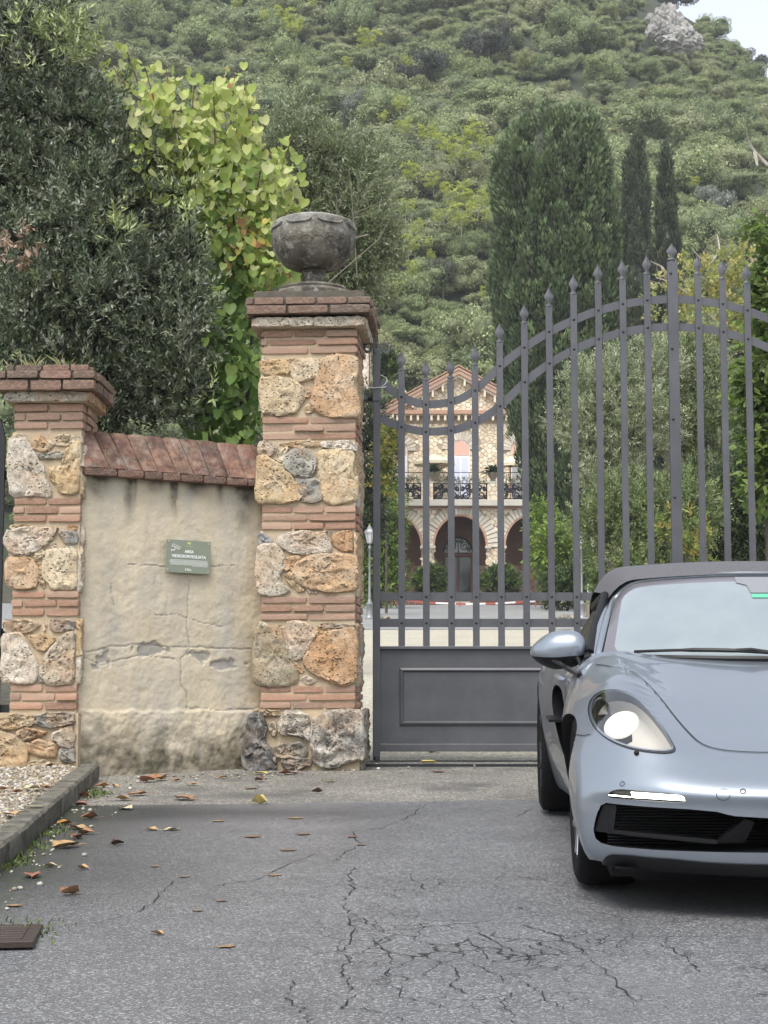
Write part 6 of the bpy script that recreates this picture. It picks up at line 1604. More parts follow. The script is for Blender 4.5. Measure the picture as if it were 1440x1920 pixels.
# ---- cypresses: upright flame-shaped sprays over a measured outline
def cypress(label, prof, Y, n_, sl, sw, pal, group=None, zb=None):
    root = empty('cypress_tree', (0, 0, 0)); tag(root, label, 'tree', group)
    prof = np.array(prof, float); vs = prof[:, 0]
    k = Y / F_PX
    T = 64                                        # faces in one plume
    t = nrng.uniform(0, 1, T) ** .75; q = nrng.uniform(0, 6.283, T); rr = sw * (np.sin(np.pi * np.clip(.12 + .80 * t, 0, 1)) ** .8) * (1 - .5 * t) * .5 * nrng.uniform(.75, 1.0, T)
    tp = np.stack([rr * np.cos(q), rr * np.sin(q), t * sl], 1); td = unit(np.stack([np.cos(q) * .42, np.sin(q) * .42, np.ones(T)], 1)); tl = sl * .17 * nrng.uniform(.6, 1.4, T)
    v = np.interp(nrng.random(n_), np.linspace(0, 1, 200), np.interp(np.linspace(0, 1, 200), np.cumsum(np.interp(np.linspace(vs[0], vs[-1], 400), vs, prof[:, 2] - prof[:, 1] + 12)) / np.interp(np.linspace(vs[0], vs[-1], 400), vs, prof[:, 2] - prof[:, 1] + 12).sum(), np.linspace(vs[0], vs[-1], 400)))
    uL, uR = np.interp(v, vs, prof[:, 1]), np.interp(v, vs, prof[:, 2])
    ph = nrng.uniform(0, 6.283, n_); rad = np.where(nrng.random(n_) < .25, nrng.uniform(.7, .9, n_), nrng.uniform(.92, 1.0, n_))
    # lumpy outline: big vertical lobes
    lump = np.array([mnoise.fractal(Vector((math.cos(a) * 2.4, math.sin(a) * 2.4, b * k * .30)), .8, 2, 3) for a, b in zip(ph, v)])
    rad = rad * (.98 + .14 * lump); R = (uR - uL) / 2 * k
    c = np.array([P(u_, v_, Y) for u_, v_ in zip((uL + uR) / 2, v)])
    pos = c + np.stack([R * rad * np.cos(ph), R * rad * np.sin(ph) * .85, np.zeros(n_)], 1)
    out = np.stack([np.cos(ph), np.sin(ph), np.zeros(n_)], 1)
    ax = unit(out * nrng.uniform(.02, .26, (n_, 1)) + np.array([0, 0, 1.0]) + nrng.normal(size=(n_, 3)) * .08); a = unit(np.cross(ax, nrng.normal(size=(n_, 3)))); b = np.cross(ax, a)
    sc = nrng.uniform(.6, 1.3, n_)[:, None, None]
    pp = pos[:, None] + (tp[None, :, :1] * a[:, None] + tp[None, :, 1:2] * b[:, None] + tp[None, :, 2:] * ax[:, None]) * sc - ax[:, None] * sl * .5 * sc
    dd = td[None, :, :1] * a[:, None] + td[None, :, 1:2] * b[:, None] + td[None, :, 2:] * ax[:, None]
    dd = unit(dd + nrng.normal(size=dd.shape) * .12); ss = unit(np.cross(dd, nrng.normal(size=dd.shape)))
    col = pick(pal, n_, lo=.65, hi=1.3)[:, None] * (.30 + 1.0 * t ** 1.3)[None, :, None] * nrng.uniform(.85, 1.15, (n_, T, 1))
    L = (tl[None] * sc[..., 0]).ravel()
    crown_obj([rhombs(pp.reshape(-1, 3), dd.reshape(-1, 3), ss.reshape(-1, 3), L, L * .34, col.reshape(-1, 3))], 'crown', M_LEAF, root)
    # packed inner foliage, tinted dark for the shade inside the crown, and the trunk
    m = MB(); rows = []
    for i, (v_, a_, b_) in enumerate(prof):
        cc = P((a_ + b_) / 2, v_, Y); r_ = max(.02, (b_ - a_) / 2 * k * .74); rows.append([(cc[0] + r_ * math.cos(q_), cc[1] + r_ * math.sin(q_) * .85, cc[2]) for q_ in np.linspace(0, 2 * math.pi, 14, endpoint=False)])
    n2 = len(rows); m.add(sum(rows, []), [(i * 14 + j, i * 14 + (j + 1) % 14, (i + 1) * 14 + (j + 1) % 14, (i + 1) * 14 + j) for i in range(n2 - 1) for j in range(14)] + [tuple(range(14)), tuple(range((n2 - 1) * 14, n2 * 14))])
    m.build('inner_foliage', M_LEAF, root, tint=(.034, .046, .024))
    last = prof[-1]; cb = P((last[1] + last[2]) / 2, last[0], Y); m = MB(); m.tube([(cb[0], Y, ground_z(Y) - .2), tuple(cb)], [.35, .3], 8); m.build('trunk', M_BARK, root, True)
CYP = [(.095, .14, .058), (.115, .16, .07), (.08, .115, .05), (.145, .19, .085), (.10, .135, .068)]
CYP2 = [(.075, .095, .05), (.09, .11, .06), (.06, .08, .045)]
cypress('broad old cypress with lumpy dense crown beside the villa', [(222, 1045, 1085), (240, 985, 1112), (270, 955, 1125), (330, 928, 1140), (450, 922, 1160), (560, 926, 1166), (640, 932, 1164), (720, 950, 1150), (800, 964, 1140), (880, 984, 1130), (960, 1000, 1120), (1040, 1028, 1110), (1090, 1050, 1102)], 84, 2300, 1.45, .62, CYP)
cypress('slender cypress just right of the broad old cypress', [(246, 1190, 1194), (285, 1182, 1202), (340, 1172, 1211), (430, 1166, 1219), (540, 1161, 1226), (700, 1158, 1230), (850, 1162, 1226)], 112, 700, 1.5, .42, CYP2, 'slender cypresses')
cypress('smaller slender cypress behind the tallest gate finial', [(284, 1246, 1250), (330, 1239, 1259), (400, 1233, 1267), (480, 1229, 1274), (600, 1226, 1280), (800, 1228, 1278)], 118, 600, 1.5, .42, CYP2, 'slender cypresses')
# ---------------------------------------------------------------- the wooded hillside
RY = 330.0
_ru = [-900, 300, 900, 1150, 1235, 1290, 1335, 1390, 1440, 1600, 2300]
_rv = [-330, -300, -240, -90, 50, 165, 225, 232, 222, 240, 380]
_rx = [P(u, 500, RY)[0] for u in _ru]; _rz = [P(720, v, RY)[2] for v in _rv]
_rf = pchip(_rx, _rz)
def hill_z(x, y):
    x = np.asarray(x, float); y = np.asarray(y, float)
    R = _rf(x * RY / np.maximum(y, 60)) if False else _rf(x)
    t = np.clip((y - 118) / (RY - 118), 0, 1.6)
    z0 = 7.6
    z = z0 + (R - z0) * np.where(t <= 1, .18 * t + .82 * t ** .92, 1 - .5 * (t - 1))
    n_ = 5.0 * np.sin(x * .052 + y * .021 + 1.0) * np.sin(y * .037 - x * .013) + 2.2 * np.sin(x * .13 + 2) * np.sin(y * .11)
    return z + n_ * np.clip(t * 2.0, 0, 1) * np.clip((1.02 - t) * 4, 0, 1)
xs = np.linspace(-260, 260, 120); ys = np.linspace(119, 480, 90); XX, YY = np.meshgrid(xs, ys)
V = np.stack([XX, YY, hill_z(XX, YY) - .3], -1).reshape(-1, 3); V[:120, 2] = -1
idx = np.arange(90 * 120).reshape(90, 120); Fq = np.stack([idx[:-1, :-1], idx[:-1, 1:], idx[1:, 1:], idx[1:, :-1]], -1).reshape(-1, 4)
hm = NB('hill_soil'); M_HILL = hm.fin(hm.mix(hm.noise(.15, 5, .7), (.020, .028, .014), (.045, .055, .028)), .95)  # ground coloured very dark so the gaps between crowns read as shade
tag(link('hill', np_mesh('hill', V, Fq, True), None, M_HILL), kind='structure')
HVAR = [(0, (.60, .74, .56)), (.16, (.86, 1.0, .66)), (.30, (.74, .84, .72)), (.44, (1.0, 1.06, .80)), (.56, (.66, .82, .50)), (.68, (1.14, 1.16, 1.02)), (.78, (.96, .90, .74)), (.88, (.80, 1.0, .56)), (.96, (1.45, 1.45, 1.32))]
HVAR = [(p, tuple(.25 + .75 * c for c in cc)) for p, cc in HVAR]
M_WOOD = leaf_mat('hillside_leaf', .65, .15, .25, HVAR)
def wood_crown(seed, nl=8, nq=1300, wide=1.0, tall=1.0, flat=0.0, size=.25, base=(.275, .297, .175), gap=0.0):
    r = np.random.default_rng(seed); R = random.Random(seed)
    lobes = []
    for i in range(nl):
        q = 2 * math.pi * i / nl + R.uniform(-.5, .5); d = R.uniform(.22, .72) if i else 0
        lobes.append((d * math.cos(q) * wide, d * math.sin(q) * wide, (.62 + R.uniform(-.22, .34)) * tall, R.uniform(.20, .44) * wide, R.uniform(.20, .44) * wide, R.uniform(.18, .38) * tall))
    p, out = lobe_points(lobes, nq, .22, r)
    keep = np.ones(len(p), bool)
    for l in lobes:                                  # nothing deep inside a neighbouring lobe
        e = (((p - np.array(l[:3])) / np.array(l[3:])) ** 2).sum(1); keep &= ~(e < .55)
    keep |= r.random(len(p)) < .15
    p, out = p[keep], out[keep]
    d = unit(out * .5 + r.normal(size=p.shape) * .7 + np.array([0, 0, .25])); s_ = unit(np.cross(d, out + r.normal(size=p.shape) * .5))
    L = size * r.uniform(.35, .75, len(p)) * .36
    li = np.array([mnoise.noise(Vector(a * 5) + Vector((seed, 0, 0))) for a in p])[:, None]
    col = np.array(base) * r.uniform(.72, 1.28, (len(p), 1)) * (1 + .45 * li)
    V, Fq, C = rhombs(p - d * L[:, None] * .5, d, s_, L, L * .75, col, .15)
    # dark heart: inner balls tinted down, painting the shade between the leaves
    bm = bmesh.new(); bmesh.ops.create_icosphere(bm, subdivisions=2, radius=1.0)
    for l in lobes: pass
    hv = np.array([v.co[:] for v in bm.verts]); hf = np.array([[v.index for v in f.verts] for f in bm.faces]); bm.free()
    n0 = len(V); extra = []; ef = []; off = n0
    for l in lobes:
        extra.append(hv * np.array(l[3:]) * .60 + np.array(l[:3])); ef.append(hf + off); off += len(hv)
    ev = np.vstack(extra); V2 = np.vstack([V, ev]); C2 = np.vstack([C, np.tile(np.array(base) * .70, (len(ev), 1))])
    me = bpy.data.meshes.new('crown'); allf = [tuple(f) for f in Fq.tolist()] + [tuple(f) for f in np.vstack(ef).tolist()]
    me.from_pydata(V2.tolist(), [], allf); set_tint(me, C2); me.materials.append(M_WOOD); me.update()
    return me
CROWNS = [wood_crown(11, 16, 8600), wood_crown(12, 12, 7800, 1.1, .85), wood_crown(13, 18, 8800, 1.0, 1.1), wood_crown(14, 11, 7200, .85, 1.3), wood_crown(15, 18, 8600, 1.25, .75), wood_crown(16, 14, 7800, 1.0, 1.0, size=.32), wood_crown(17, 16, 9000, .95, 1.0, size=.21), wood_crown(18, 20, 9200, 1.3, .95)]
for m_ in CROWNS: m_.name = 'crown'
tm = MB(); tm.tube([(0, 0, -.3), (.02, .01, .1), (0, 0, .55)], [.055, .045, .02], 6); TRUNK = tm.mesh('trunk', True); TRUNK.materials.append(M_BARK)
# trees stand on a jittered grid over the slope
r = random.Random(21); spots = []
y = 124.0
while y < 352:
    st = 3.2 + .0042 * (y - 124)
    x = -.235 * y - 16
    while x < .235 * y + 16:
        px, py = x + r.uniform(-.42, .42) * st, y + r.uniform(-.42, .42) * st
        s_ = r.choice((1.2, 1.5, 1.9, 2.2, 2.4, 2.7, 3.2, 4.4)) * (1.0 + .08 * (y > 250))
        if not (abs(px - VR['bx']) < 8 and py < 128): spots.append((px, py, s_))
        for _ in range(4): spots.append((px + r.uniform(-2.0, 2.0), py + r.uniform(-1.8, 1.8), r.uniform(.6, 1.3)))
        x += st
    y += st * .86
def seen(x, y, z, m=60):
    dz = z - CAM_Z; zc = y * math.cos(PITCH) + dz * math.sin(PITCH); yc = -y * math.sin(PITCH) + dz * math.cos(PITCH)
    return -m < 720 + F_PX * x / zc < 1440 + m and 960 - F_PX * yc / zc > -m - 40
inside, outside = [], []
for s in spots:
    z = float(hill_z(s[0], s[1])); u = 720 + F_PX * s[0] / s[1]
    u = 720 + F_PX * s[0] / (s[1] * math.cos(PITCH) + (z - CAM_Z) * math.sin(PITCH)); v = 960 - F_PX * (-s[1] * math.sin(PITCH) + (z - CAM_Z) * math.cos(PITCH)) / (s[1] * math.cos(PITCH) + (z - CAM_Z) * math.sin(PITCH))
    if 1185 < u < 1335 and v < 215:                 # bare rock and the low scrub below it
        if 1205 < u < 1318 and v < 100: continue
        s = (s[0], s[1], min(s[2], 1.2 + max(0, v - 100) * .02))
    if u > 1270 and v < 250: s = (s[0], s[1], min(s[2], 2.6))
    (inside if seen(s[0], s[1], z) else outside).append((s[0], s[1], z, s[2]))
inside.sort(key=lambda s: -s[3] / s[1])
first, rest = inside[:280], inside[280:] + outside
def slope_place(x, y, z):
    dz = z - CAM_Z; zc = y * math.cos(PITCH) + dz * math.sin(PITCH); u = 720 + F_PX * x / zc; v = 960 - F_PX * (-y * math.sin(PITCH) + dz * math.cos(PITCH)) / zc
    side = 'above the dark evergreen' if u < 440 else 'above the urn' if u < 720 else 'between urn and broad cypress' if u < 920 else 'over the broad cypress' if u < 1160 else 'by the slender cypresses' if u < 1290 else 'near the right edge'
    return ('high on the slope ' if v < 170 else 'midway up the slope ' if v < 400 else 'low on the slope ') + side
KINDS = ['dense green crown', 'wide low green crown', 'round grey green crown', 'tall narrow green crown', 'broad flat crown', 'coarse leaved crown', 'fine leaved crown', 'large billowing crown']
for i, (x, y, z, s_) in enumerate(first):
    k = r.randrange(8)
    t_ = empty('hillside_tree', (x, y, z - .2 * s_), r.uniform(0, 6.28)); t_.scale = (s_, s_, s_ * r.uniform(.85, 1.2))
    where = slope_place(x, y, z + s_)
    tag(t_, '%s evergreen with %s %s' % ('big' if s_ > 2.6 else 'small' if s_ < 1.9 else 'middling', KINDS[k], where), 'tree', 'hillside trees with ' + KINDS[k])
    c = bpy.data.objects.new('crown', CROWNS[k]); COL.objects.link(c); c.parent = t_
    c2 = bpy.data.objects.new('trunk', TRUNK); COL.objects.link(c2); c2.parent = t_
# the rest of the wood: one object that scatters the same crowns
src = bpy.data.collections.new('wood_source')
for i, m_ in enumerate(CROWNS):
    o = bpy.data.objects.new('wood_source_%d' % i, m_); src.objects.link(o)
pts = np.array([(x, y, z - .2 * s_) for x, y, z, s_ in rest])
pm = bpy.data.meshes.new('hillside_wood'); pm.from_pydata(pts.tolist(), [], [])
at = pm.attributes.new('size', 'FLOAT', 'POINT'); at.data.foreach_set('value', np.array([s[3] for s in rest], np.float32))
at = pm.attributes.new('turn', 'FLOAT', 'POINT'); at.data.foreach_set('value', np.array([r.uniform(0, 6.28) for s in rest], np.float32))
at = pm.attributes.new('kind_index', 'INT', 'POINT'); at.data.foreach_set('value', np.array([r.randrange(8) for s in rest], np.int32))
wood = bpy.data.objects.new('hillside_wood', pm); COL.objects.link(wood); tag(wood, 'far evergreen wood covering the upper slope', kind='stuff')
ng = bpy.data.node_groups.new('scatter_crowns', 'GeometryNodeTree')
ng.interface.new_socket('Geometry', in_out='INPUT', socket_type='NodeSocketGeometry'); ng.interface.new_socket('Geometry', in_out='OUTPUT', socket_type='NodeSocketGeometry')
gi, go = ng.nodes.new('NodeGroupInput'), ng.nodes.new('NodeGroupOutput')
m2p = ng.nodes.new('GeometryNodeMeshToPoints'); iop = ng.nodes.new('GeometryNodeInstanceOnPoints'); ci = ng.nodes.new('GeometryNodeCollectionInfo')
ci.inputs['Collection'].default_value = src; ci.inputs['Separate Children'].default_value = True; ci.inputs['Reset Children'].default_value = True
def nat(n_, t_):
    a = ng.nodes.new('GeometryNodeInputNamedAttribute'); a.data_type = t_; a.inputs['Name'].default_value = n_; return a.outputs['Attribute']
cx = ng.nodes.new('ShaderNodeCombineXYZ'); L_ = ng.links.new
L_(gi.outputs[0], m2p.inputs['Mesh']); L_(m2p.outputs[0], iop.inputs['Points']); L_(ci.outputs[0], iop.inputs['Instance']); iop.inputs['Pick Instance'].default_value = True
L_(nat('kind_index', 'INT'), iop.inputs['Instance Index']); L_(nat('turn', 'FLOAT'), cx.inputs[2]); L_(cx.outputs[0], iop.inputs['Rotation']); L_(nat('size', 'FLOAT'), iop.inputs['Scale'])
L_(iop.outputs[0], go.inputs[0])
md = wood.modifiers.new('scatter', 'NODES'); md.node_group = ng
# ---- distinct trees on the slope
def on_slope(u, v):
    """where a photo pixel's sight line meets the slope"""
    rr = ray(u, v); y = np.linspace(120, 345, 900); z = CAM_Z + rr[2] / rr[1] * y; h = hill_z(rr[0] / rr[1] * y, y); k = int(np.argmax(h > z)); 
    return rr[0] / rr[1] * y[k], y[k], float(h[k])
def slope_tree(name, u, v, ru, rv, base, label, group=None, size=.3, nl=8, nq=3600, tint_v=None, seed=0, lean=0, lift=.55, col=None):
    x, y, z = on_slope(u, v + rv * .8); k = y / F_PX; y -= 2.0
    me = wood_crown(seed, nl, nq, 1.0, 1.0, size=size, base=base)
    mat = M_LEAF; me.materials.clear(); me.materials.append(mat)
    root = empty(name, (x, y, z - .3), rng.uniform(0, 6)); s_ = ru * k / .95; root.scale = (s_, s_, rv * 2 * k / 1.25)
    tag(root, label, 'tree', group); c = link('crown', me, root)
    t_ = bpy.data.objects.new('trunk', TRUNK); COL.objects.link(t_); t_.parent = root
    return root
slope_tree('hillside_tree', 1335, 385, 46, 36, (.21, .23, .19), 'pale silvery round tree on the slope right of the slender cypresses', seed=41, nl=9, nq=4200)
slope_tree('hillside_tree', 785, 145, 62, 42, (.065, .075, .055), 'big dark brownish tree high on the slope above the centre', seed=42, nl=10, nq=4600)
slope_tree('hillside_tree', 665, 215, 36, 36, (.15, .17, .125), 'pale grey green tree on the slope above the grey olive', seed=43)
slope_tree('hillside_tree', 915, 90, 60, 36, (.075, .085, .062), 'dark spreading tree high on the slope left of the rock', seed=44, nl=9, nq=4200)
slope_tree('hillside_tree', 1105, 75, 26, 26, (.15, .19, .08), 'light green round tree below the rock outcrop', seed=45)
slope_tree('hillside_tree', 988, 125, 24, 22, (.22, .25, .09), 'yellow green tree high on the slope above the broad cypress', seed=46)
slope_tree('hillside_tree', 830, 520, 30, 40, (.075, .085, .055), 'dull dark tree among the yellow saplings on the lower slope', seed=47)
for u, v, s_, c_ in ((1045, 30, 34, .8), (1350, 250, 50, .9), (1180, 200, 46, .9), (1240, 150, 40, 1.1), (900, 250, 44, .9), (560, 110, 40, .9), (640, 60, 40, 1.0), (1400, 330, 44, 1.0)): pass
SAP = [(760, 315, 16), (800, 325, 18), (850, 350, 26), (880, 318, 24), (820, 345, 18), (905, 345, 14), (770, 400, 20), (810, 420, 16), (850, 440, 26), (890, 450, 22), (860, 480, 24), (820, 490, 14), (905, 490, 12), (760, 470, 16), (780, 510, 14), (800, 545, 10), (765, 540, 18), (805, 570, 10), (770, 590, 14),
       (540, 90, 24), (560, 115, 18), (500, 95, 12), (690, 130, 22), (580, 45, 12), (320, 25, 18), (255, 60, 14), (450, 65, 14), (590, 70, 10), (650, 190, 12), (760, 185, 12), (750, 270, 16), (1285, 425, 10), (720, 300, 12), (885, 375, 12), (745, 630, 12), (905, 640, 12), (700, 560, 14)]
def sapling_mesh(seed):
    rr = np.random.default_rng(seed); V = []; parts = []
    n_ = 46                                  # flat sprays of narrow leaflets on thin stems
    c = rr.uniform(-1, 1, (n_, 3)) * np.array([.85, .6, .55]); c[:, 2] = -.2 + 1.4 * rr.random(n_)
    per = 16
    a = rr.uniform(0, 6.28, (n_, 1)) + np.linspace(0, 6.28, per)[None] + rr.normal(0, .3, (n_, per))
    d = np.stack([np.cos(a), np.sin(a), rr.normal(0, .5, a.shape)], -1); d = unit(d)
    L = rr.uniform(.14, .30, (n_, per))
    pos = c[:, None] + d * .02; s_ = unit(np.cross(d, np.array([0, 0, 1.0]) + rr.normal(size=d.shape) * .25))
    col = np.array([(.42, .48, .12)]) * rr.uniform(.7, 1.25, (n_, per, 1)); col[rr.random((n_, per)) < .15] = (.52, .48, .12)
    V, Fq, C = rhombs(pos.reshape(-1, 3), d.reshape(-1, 3), s_.reshape(-1, 3), L.ravel(), L.ravel() * .36, col.reshape(-1, 3), .25)
    return np_mesh('crown', V, Fq, False, C)
SAPM = [sapling_mesh(i) for i in range(4)]
for m_ in SAPM: m_.materials.append(M_BIGLEAF)
for i, (u, v, s_) in enumerate(SAP):
    x, y, z = on_slope(u, v + s_ * 1.3); k = y / F_PX; y -= 5.5
    root = empty('sapling', (x, y, z + 3.2), rng.uniform(0, 6)); s2 = s_ * k * 1.15; root.scale = (s2, s2, s2); tag(root, 'slim yellow green sapling with layered sprays ' + slope_place(x, y, z + 3.2), 'tree', 'yellow green saplings on the slope')
    c = link('crown', SAPM[i % 4], root)
    t_ = MB(); t_.tube([(0, 0, -1.2), (.05, 0, -.4), (0, 0, .5), (.2, .1, 1.0)], [.022, .02, .015, .006], 5); t_.build('trunk', M_PALEBARK, root, True)
# ---- the bare rock near the skyline
def outcrop():
    rk = NB('cliff_rock'); mat = rk.fin(rk.mix(rk.ramp(rk.noise(.55, 7, .72, dist=.5), [(.38, 0), (.62, 1)]), (.24, .23, .215), (.47, .455, .42)), .95, rk.bump(rk.noise(1.2, 7, .75), .9, .5))
    root = empty('rock_outcrop', (0, 0, 0)); tag(root, 'bare pale grey rock outcrop on the skyline at upper right', 'rock')
    for u, v, ru, rv, dy, sd_ in ((1248, 42, 26, 34, 0, 1), (1272, 62, 30, 36, 1.5, 2), (1232, 52, 20, 22, -1, 3), (1297, 84, 24, 22, 2, 4), (1262, 84, 34, 22, -2, 5), (1225, 40, 14, 14, 0, 6)):
        
        x_, Y, z_ = on_slope(u, v + rv * .7); Y = (Y if Y < 325 else 318) - 4 + dy; c = P(u, v, Y); k = Y / F_PX; bm = bmesh.new(); bmesh.ops.create_icosphere(bm, subdivisions=5, radius=1)
        for w in bm.verts:
            q = w.co.copy(); n_ = mnoise.fractal(q * 1.1 + Vector((sd_ * 5, 0, 0)), .9, 2, 5); f_ = abs(mnoise.noise(q * 3.0 + Vector((sd_, 3, 0)))); t = 1 + .42 * n_ - .30 * f_
            w.co = Vector((q.x * t * ru * k, q.y * t * ru * k * .9, q.z * t * rv * k))
        me = bpy.data.meshes.new('crag'); bm.to_mesh(me); bm.free(); me.materials.append(mat); o = link('crag', me, root); o.location = c
outcrop()
def ridge_tree(u, v, ru, rv, seed, label, Y=322):
    c = P(u, v, Y); k = Y / F_PX
    root = empty('ridge_tree', (c[0], Y, c[2] - rv * k), seed); tag(root, label, 'tree')
    me = wood_crown(seed, 9, 3600, 1.15, .8, size=.34, base=(.06, .075, .05)); o = link('crown', me, root); me.materials.clear(); me.materials.append(M_LEAF); root.scale = (ru * k, ru * k, rv * 1.6 * k)
    t_ = bpy.data.objects.new('trunk', TRUNK); COL.objects.link(t_); t_.parent = root
ridge_tree(1258, -4, 46, 26, 61, 'dark tree on top of the bare rock against the sky', 326)
ridge_tree(1418, 112, 34, 26, 62, 'dark open crowned tree on the skyline at the right edge')
ridge_tree(1360, 116, 30, 20, 63, 'dark tree on the skyline right of the rock')
ridge_tree(1330, 110, 22, 18, 64, 'small dark tree on the skyline at the foot of the rock')
# the wood across the road, behind the viewer: the car and the wet road mirror it
bp = [(-30 + i * 4.0 + r.uniform(-1, 1), 0, 0) for i in range(16)]
bp = [(x, -16 + r.uniform(-3, 3) - .006 * x * x, 0) for x, _, _ in bp]; bp = [(x, y, ground_z(y) - .5) for x, y, _ in bp]
pm2 = bpy.data.meshes.new('roadside_wood'); pm2.from_pydata(bp, [], [])
for n_, t_, v_ in (('size', 'FLOAT', np.array([r.uniform(4.5, 6.0) for _ in bp], np.float32)), ('turn', 'FLOAT', np.array([r.uniform(0, 6.28) for _ in bp], np.float32)), ('kind_index', 'INT', np.array([r.randrange(8) for _ in bp], np.int32))):
    at = pm2.attributes.new(n_, t_, 'POINT'); at.data.foreach_set('value', v_)
w2 = bpy.data.objects.new('roadside_wood', pm2); COL.objects.link(w2); tag(w2, 'evergreen wood across the road from the gate', kind='stuff')
w2.modifiers.new('scatter', 'NODES').node_group = ng
# ---- thin mist over the slope: one box of even, pale air round everything
def make_haze():
    bm = bmesh.new(); bmesh.ops.create_cube(bm, size=1.0); me = bpy.data.meshes.new('haze'); bm.to_mesh(me); bm.free()
    o = link('haze', me); x0, x1, y0, y1, z0, z1 = -620, 620, -95, 720, -8, 185
    o.location = ((x0 + x1) / 2, (y0 + y1) / 2, (z0 + z1) / 2); o.scale = (x1 - x0, y1 - y0, z1 - z0)
    m = bpy.data.materials.new('haze'); m.use_nodes = True; t = m.node_tree; t.nodes.clear()
    v = t.nodes.new('ShaderNodeVolumePrincipled'); v.inputs['Color'].default_value = (.90, .93, .96, 1); v.inputs['Density'].default_value = .00038; v.inputs['Anisotropy'].default_value = .2
    ou = t.nodes.new('ShaderNodeOutputMaterial'); t.links.new(v.outputs[0], ou.inputs['Volume']); me.materials.append(m)
    tag(o, 'thin pale mist', kind='stuff')
make_haze()
# ---------------------------------------------------------------- the car (its own frame: x right, y back from the nose, z up)
CPSI = math.atan(165.0 / F_PX); ROAD_S = 0.0434
_ax = np.array([math.sin(CPSI), math.cos(CPSI), ROAD_S * math.cos(CPSI)]); _ax /= np.linalg.norm(_ax)
_up = np.array([0, -ROAD_S, 1.0]); _up /= np.linalg.norm(_up)
_lat = np.cross(_ax, _up)
CAR_O = np.array([1.632, 6.8, ground_z(6.8) + 0.006]) - _ax * 0.855
CAR_M = Matrix(((_lat[0], _ax[0], _up[0], CAR_O[0]), (_lat[1], _ax[1], _up[1], CAR_O[1]), (_lat[2], _ax[2], _up[2], CAR_O[2]), (0, 0, 0, 1)))
def car_local(p):
    d = np.asarray(p) - CAR_O
    return np.stack([d @ _lat, d @ _ax, d @ _up], -1)

_zc = pchip([-.1, 0.0, .05, .12, .25, .5, .8, 1.1, 1.35, 1.6, 2.2, 3.0, 3.5, 4.0, 4.3, 4.5],
            [.30, .425, .468, .505, .566, .645, .735, .815, .872, .895, .90, .93, .925, .86, .80, .70])
_plan = pchip([0, .2, .4, .6, .7, .78, .85, .90, .935, .97], [0, .008, .04, .115, .175, .235, .30, .35, .40, .5])
_bump = pchip([0, .2, .35, .55, .75, 1.0, 1.3, 1.7, 2.3, 2.9, 3.3, 3.8, 4.4], [.0, .03, .075, .125, .135, .095, .055, .0, .0, .03, .045, .03, 0])
_xf = pchip([0, .5, 1.0, 1.5, 3.0], [.60, .715, .725, .72, .72])
_y0 = pchip([.1, .16, .2, .27, .38, .455, .6], [.10, .06, .035, .024, .024, .0, .01])
_wm = pchip([0, .45, .85, 1.3, 1.75, 2.2, 2.6, 3.0, 3.33, 3.8, 4.2, 4.45], [.965, .968, .955, .918, .885, .89, .915, .945, .955, .93, .88, .80])
_wt = pchip([.1, .2, .35, .5, .62, .72, .8, .88, 1.0], [-.11, -.075, -.034, -.009, 0, -.010, -.033, -.075, -.15])
_fade = pchip([0, .45, 1.35, 2.0], [1, 1, 0, 0])
def _smax(a, b, k): return 0.5 * (a + b + np.sqrt((a - b) ** 2 + k * k))
def car_F(p):
    x = np.abs(p[..., 0]); y = p[..., 1]; z = p[..., 2]
    pl = _plan(np.minimum(x, .97))
    yl = y - pl * _fade(y)
    zt = _zc(yl) + _bump(y) * np.exp(-((x - _xf(y)) / .165) ** 2) - .10 * np.clip(x - .3, 0, 1) ** 2 * (y < 1.4)
    fz = (z - zt)
    fx = x - (_wm(y) + _wt(z))
    # the hollow behind the door that leads the air into the side scoop
    fx = fx + .05 * np.exp(-((y - 2.15) / .38) ** 2) * np.exp(-((z - .50) / .2) ** 2)
    fy = (_y0(z) + pl) - y
    yr = (4.38 - .35 * (x / .9) ** 4 - .05 * np.abs(z - .5)) 
    f = _smax(fx, fz, .09)
    f = _smax(f, fy, .022)
    f = _smax(f, y - yr, .15)
    return _smax(f, .150 - z, .018)
def car_grad(p):
    e = 1e-3; g = np.zeros_like(p)
    for i in range(3):
        d = np.zeros(3); d[i] = e
        g[..., i] = (car_F(p + d) - car_F(p - d)) / (2 * e)
    return g
def car_snap(p, off=0.0):
    p = np.array(p, float)
    for _ in range(6):
        g = car_grad(p); p = p - g * ((car_F(p)) / np.maximum((g * g).sum(-1), 1e-6))[..., None]
    g = car_grad(p); g /= np.linalg.norm(g, axis=-1, keepdims=True)
    return p + g * off
def car_hit(u, v):
    """where the sight line of a photo pixel meets the body, in the car's frame"""
    o = car_local(CAM); d = car_local(CAM + ray(u, v)) - o; d /= np.linalg.norm(d)
    t = np.linspace(4.5, 10, 1400); q = o + t[:, None] * d
    fv = car_F(q); i = int(np.argmax(fv < 0))
    if not (fv < 0).any(): i = int(np.argmin(fv)); return car_snap(q[i])
    a, b = t[i - 1], t[i]
    for _ in range(30):
        m = (a + b) / 2
        if car_F((o + m * d)[None])[0] < 0: b = m
        else: a = m
    return o + b * d
def resample(pts, n, closed=True):
    pts = np.asarray(pts, float)
    if closed: pts = np.vstack([pts, pts[:1]])
    s = np.r_[0, np.cumsum(np.linalg.norm(np.diff(pts, axis=0), axis=1))]
    t = np.linspace(0, s[-1], n, endpoint=not closed)
    return np.stack([np.interp(t, s, pts[:, k]) for k in range(pts.shape[1])], 1)
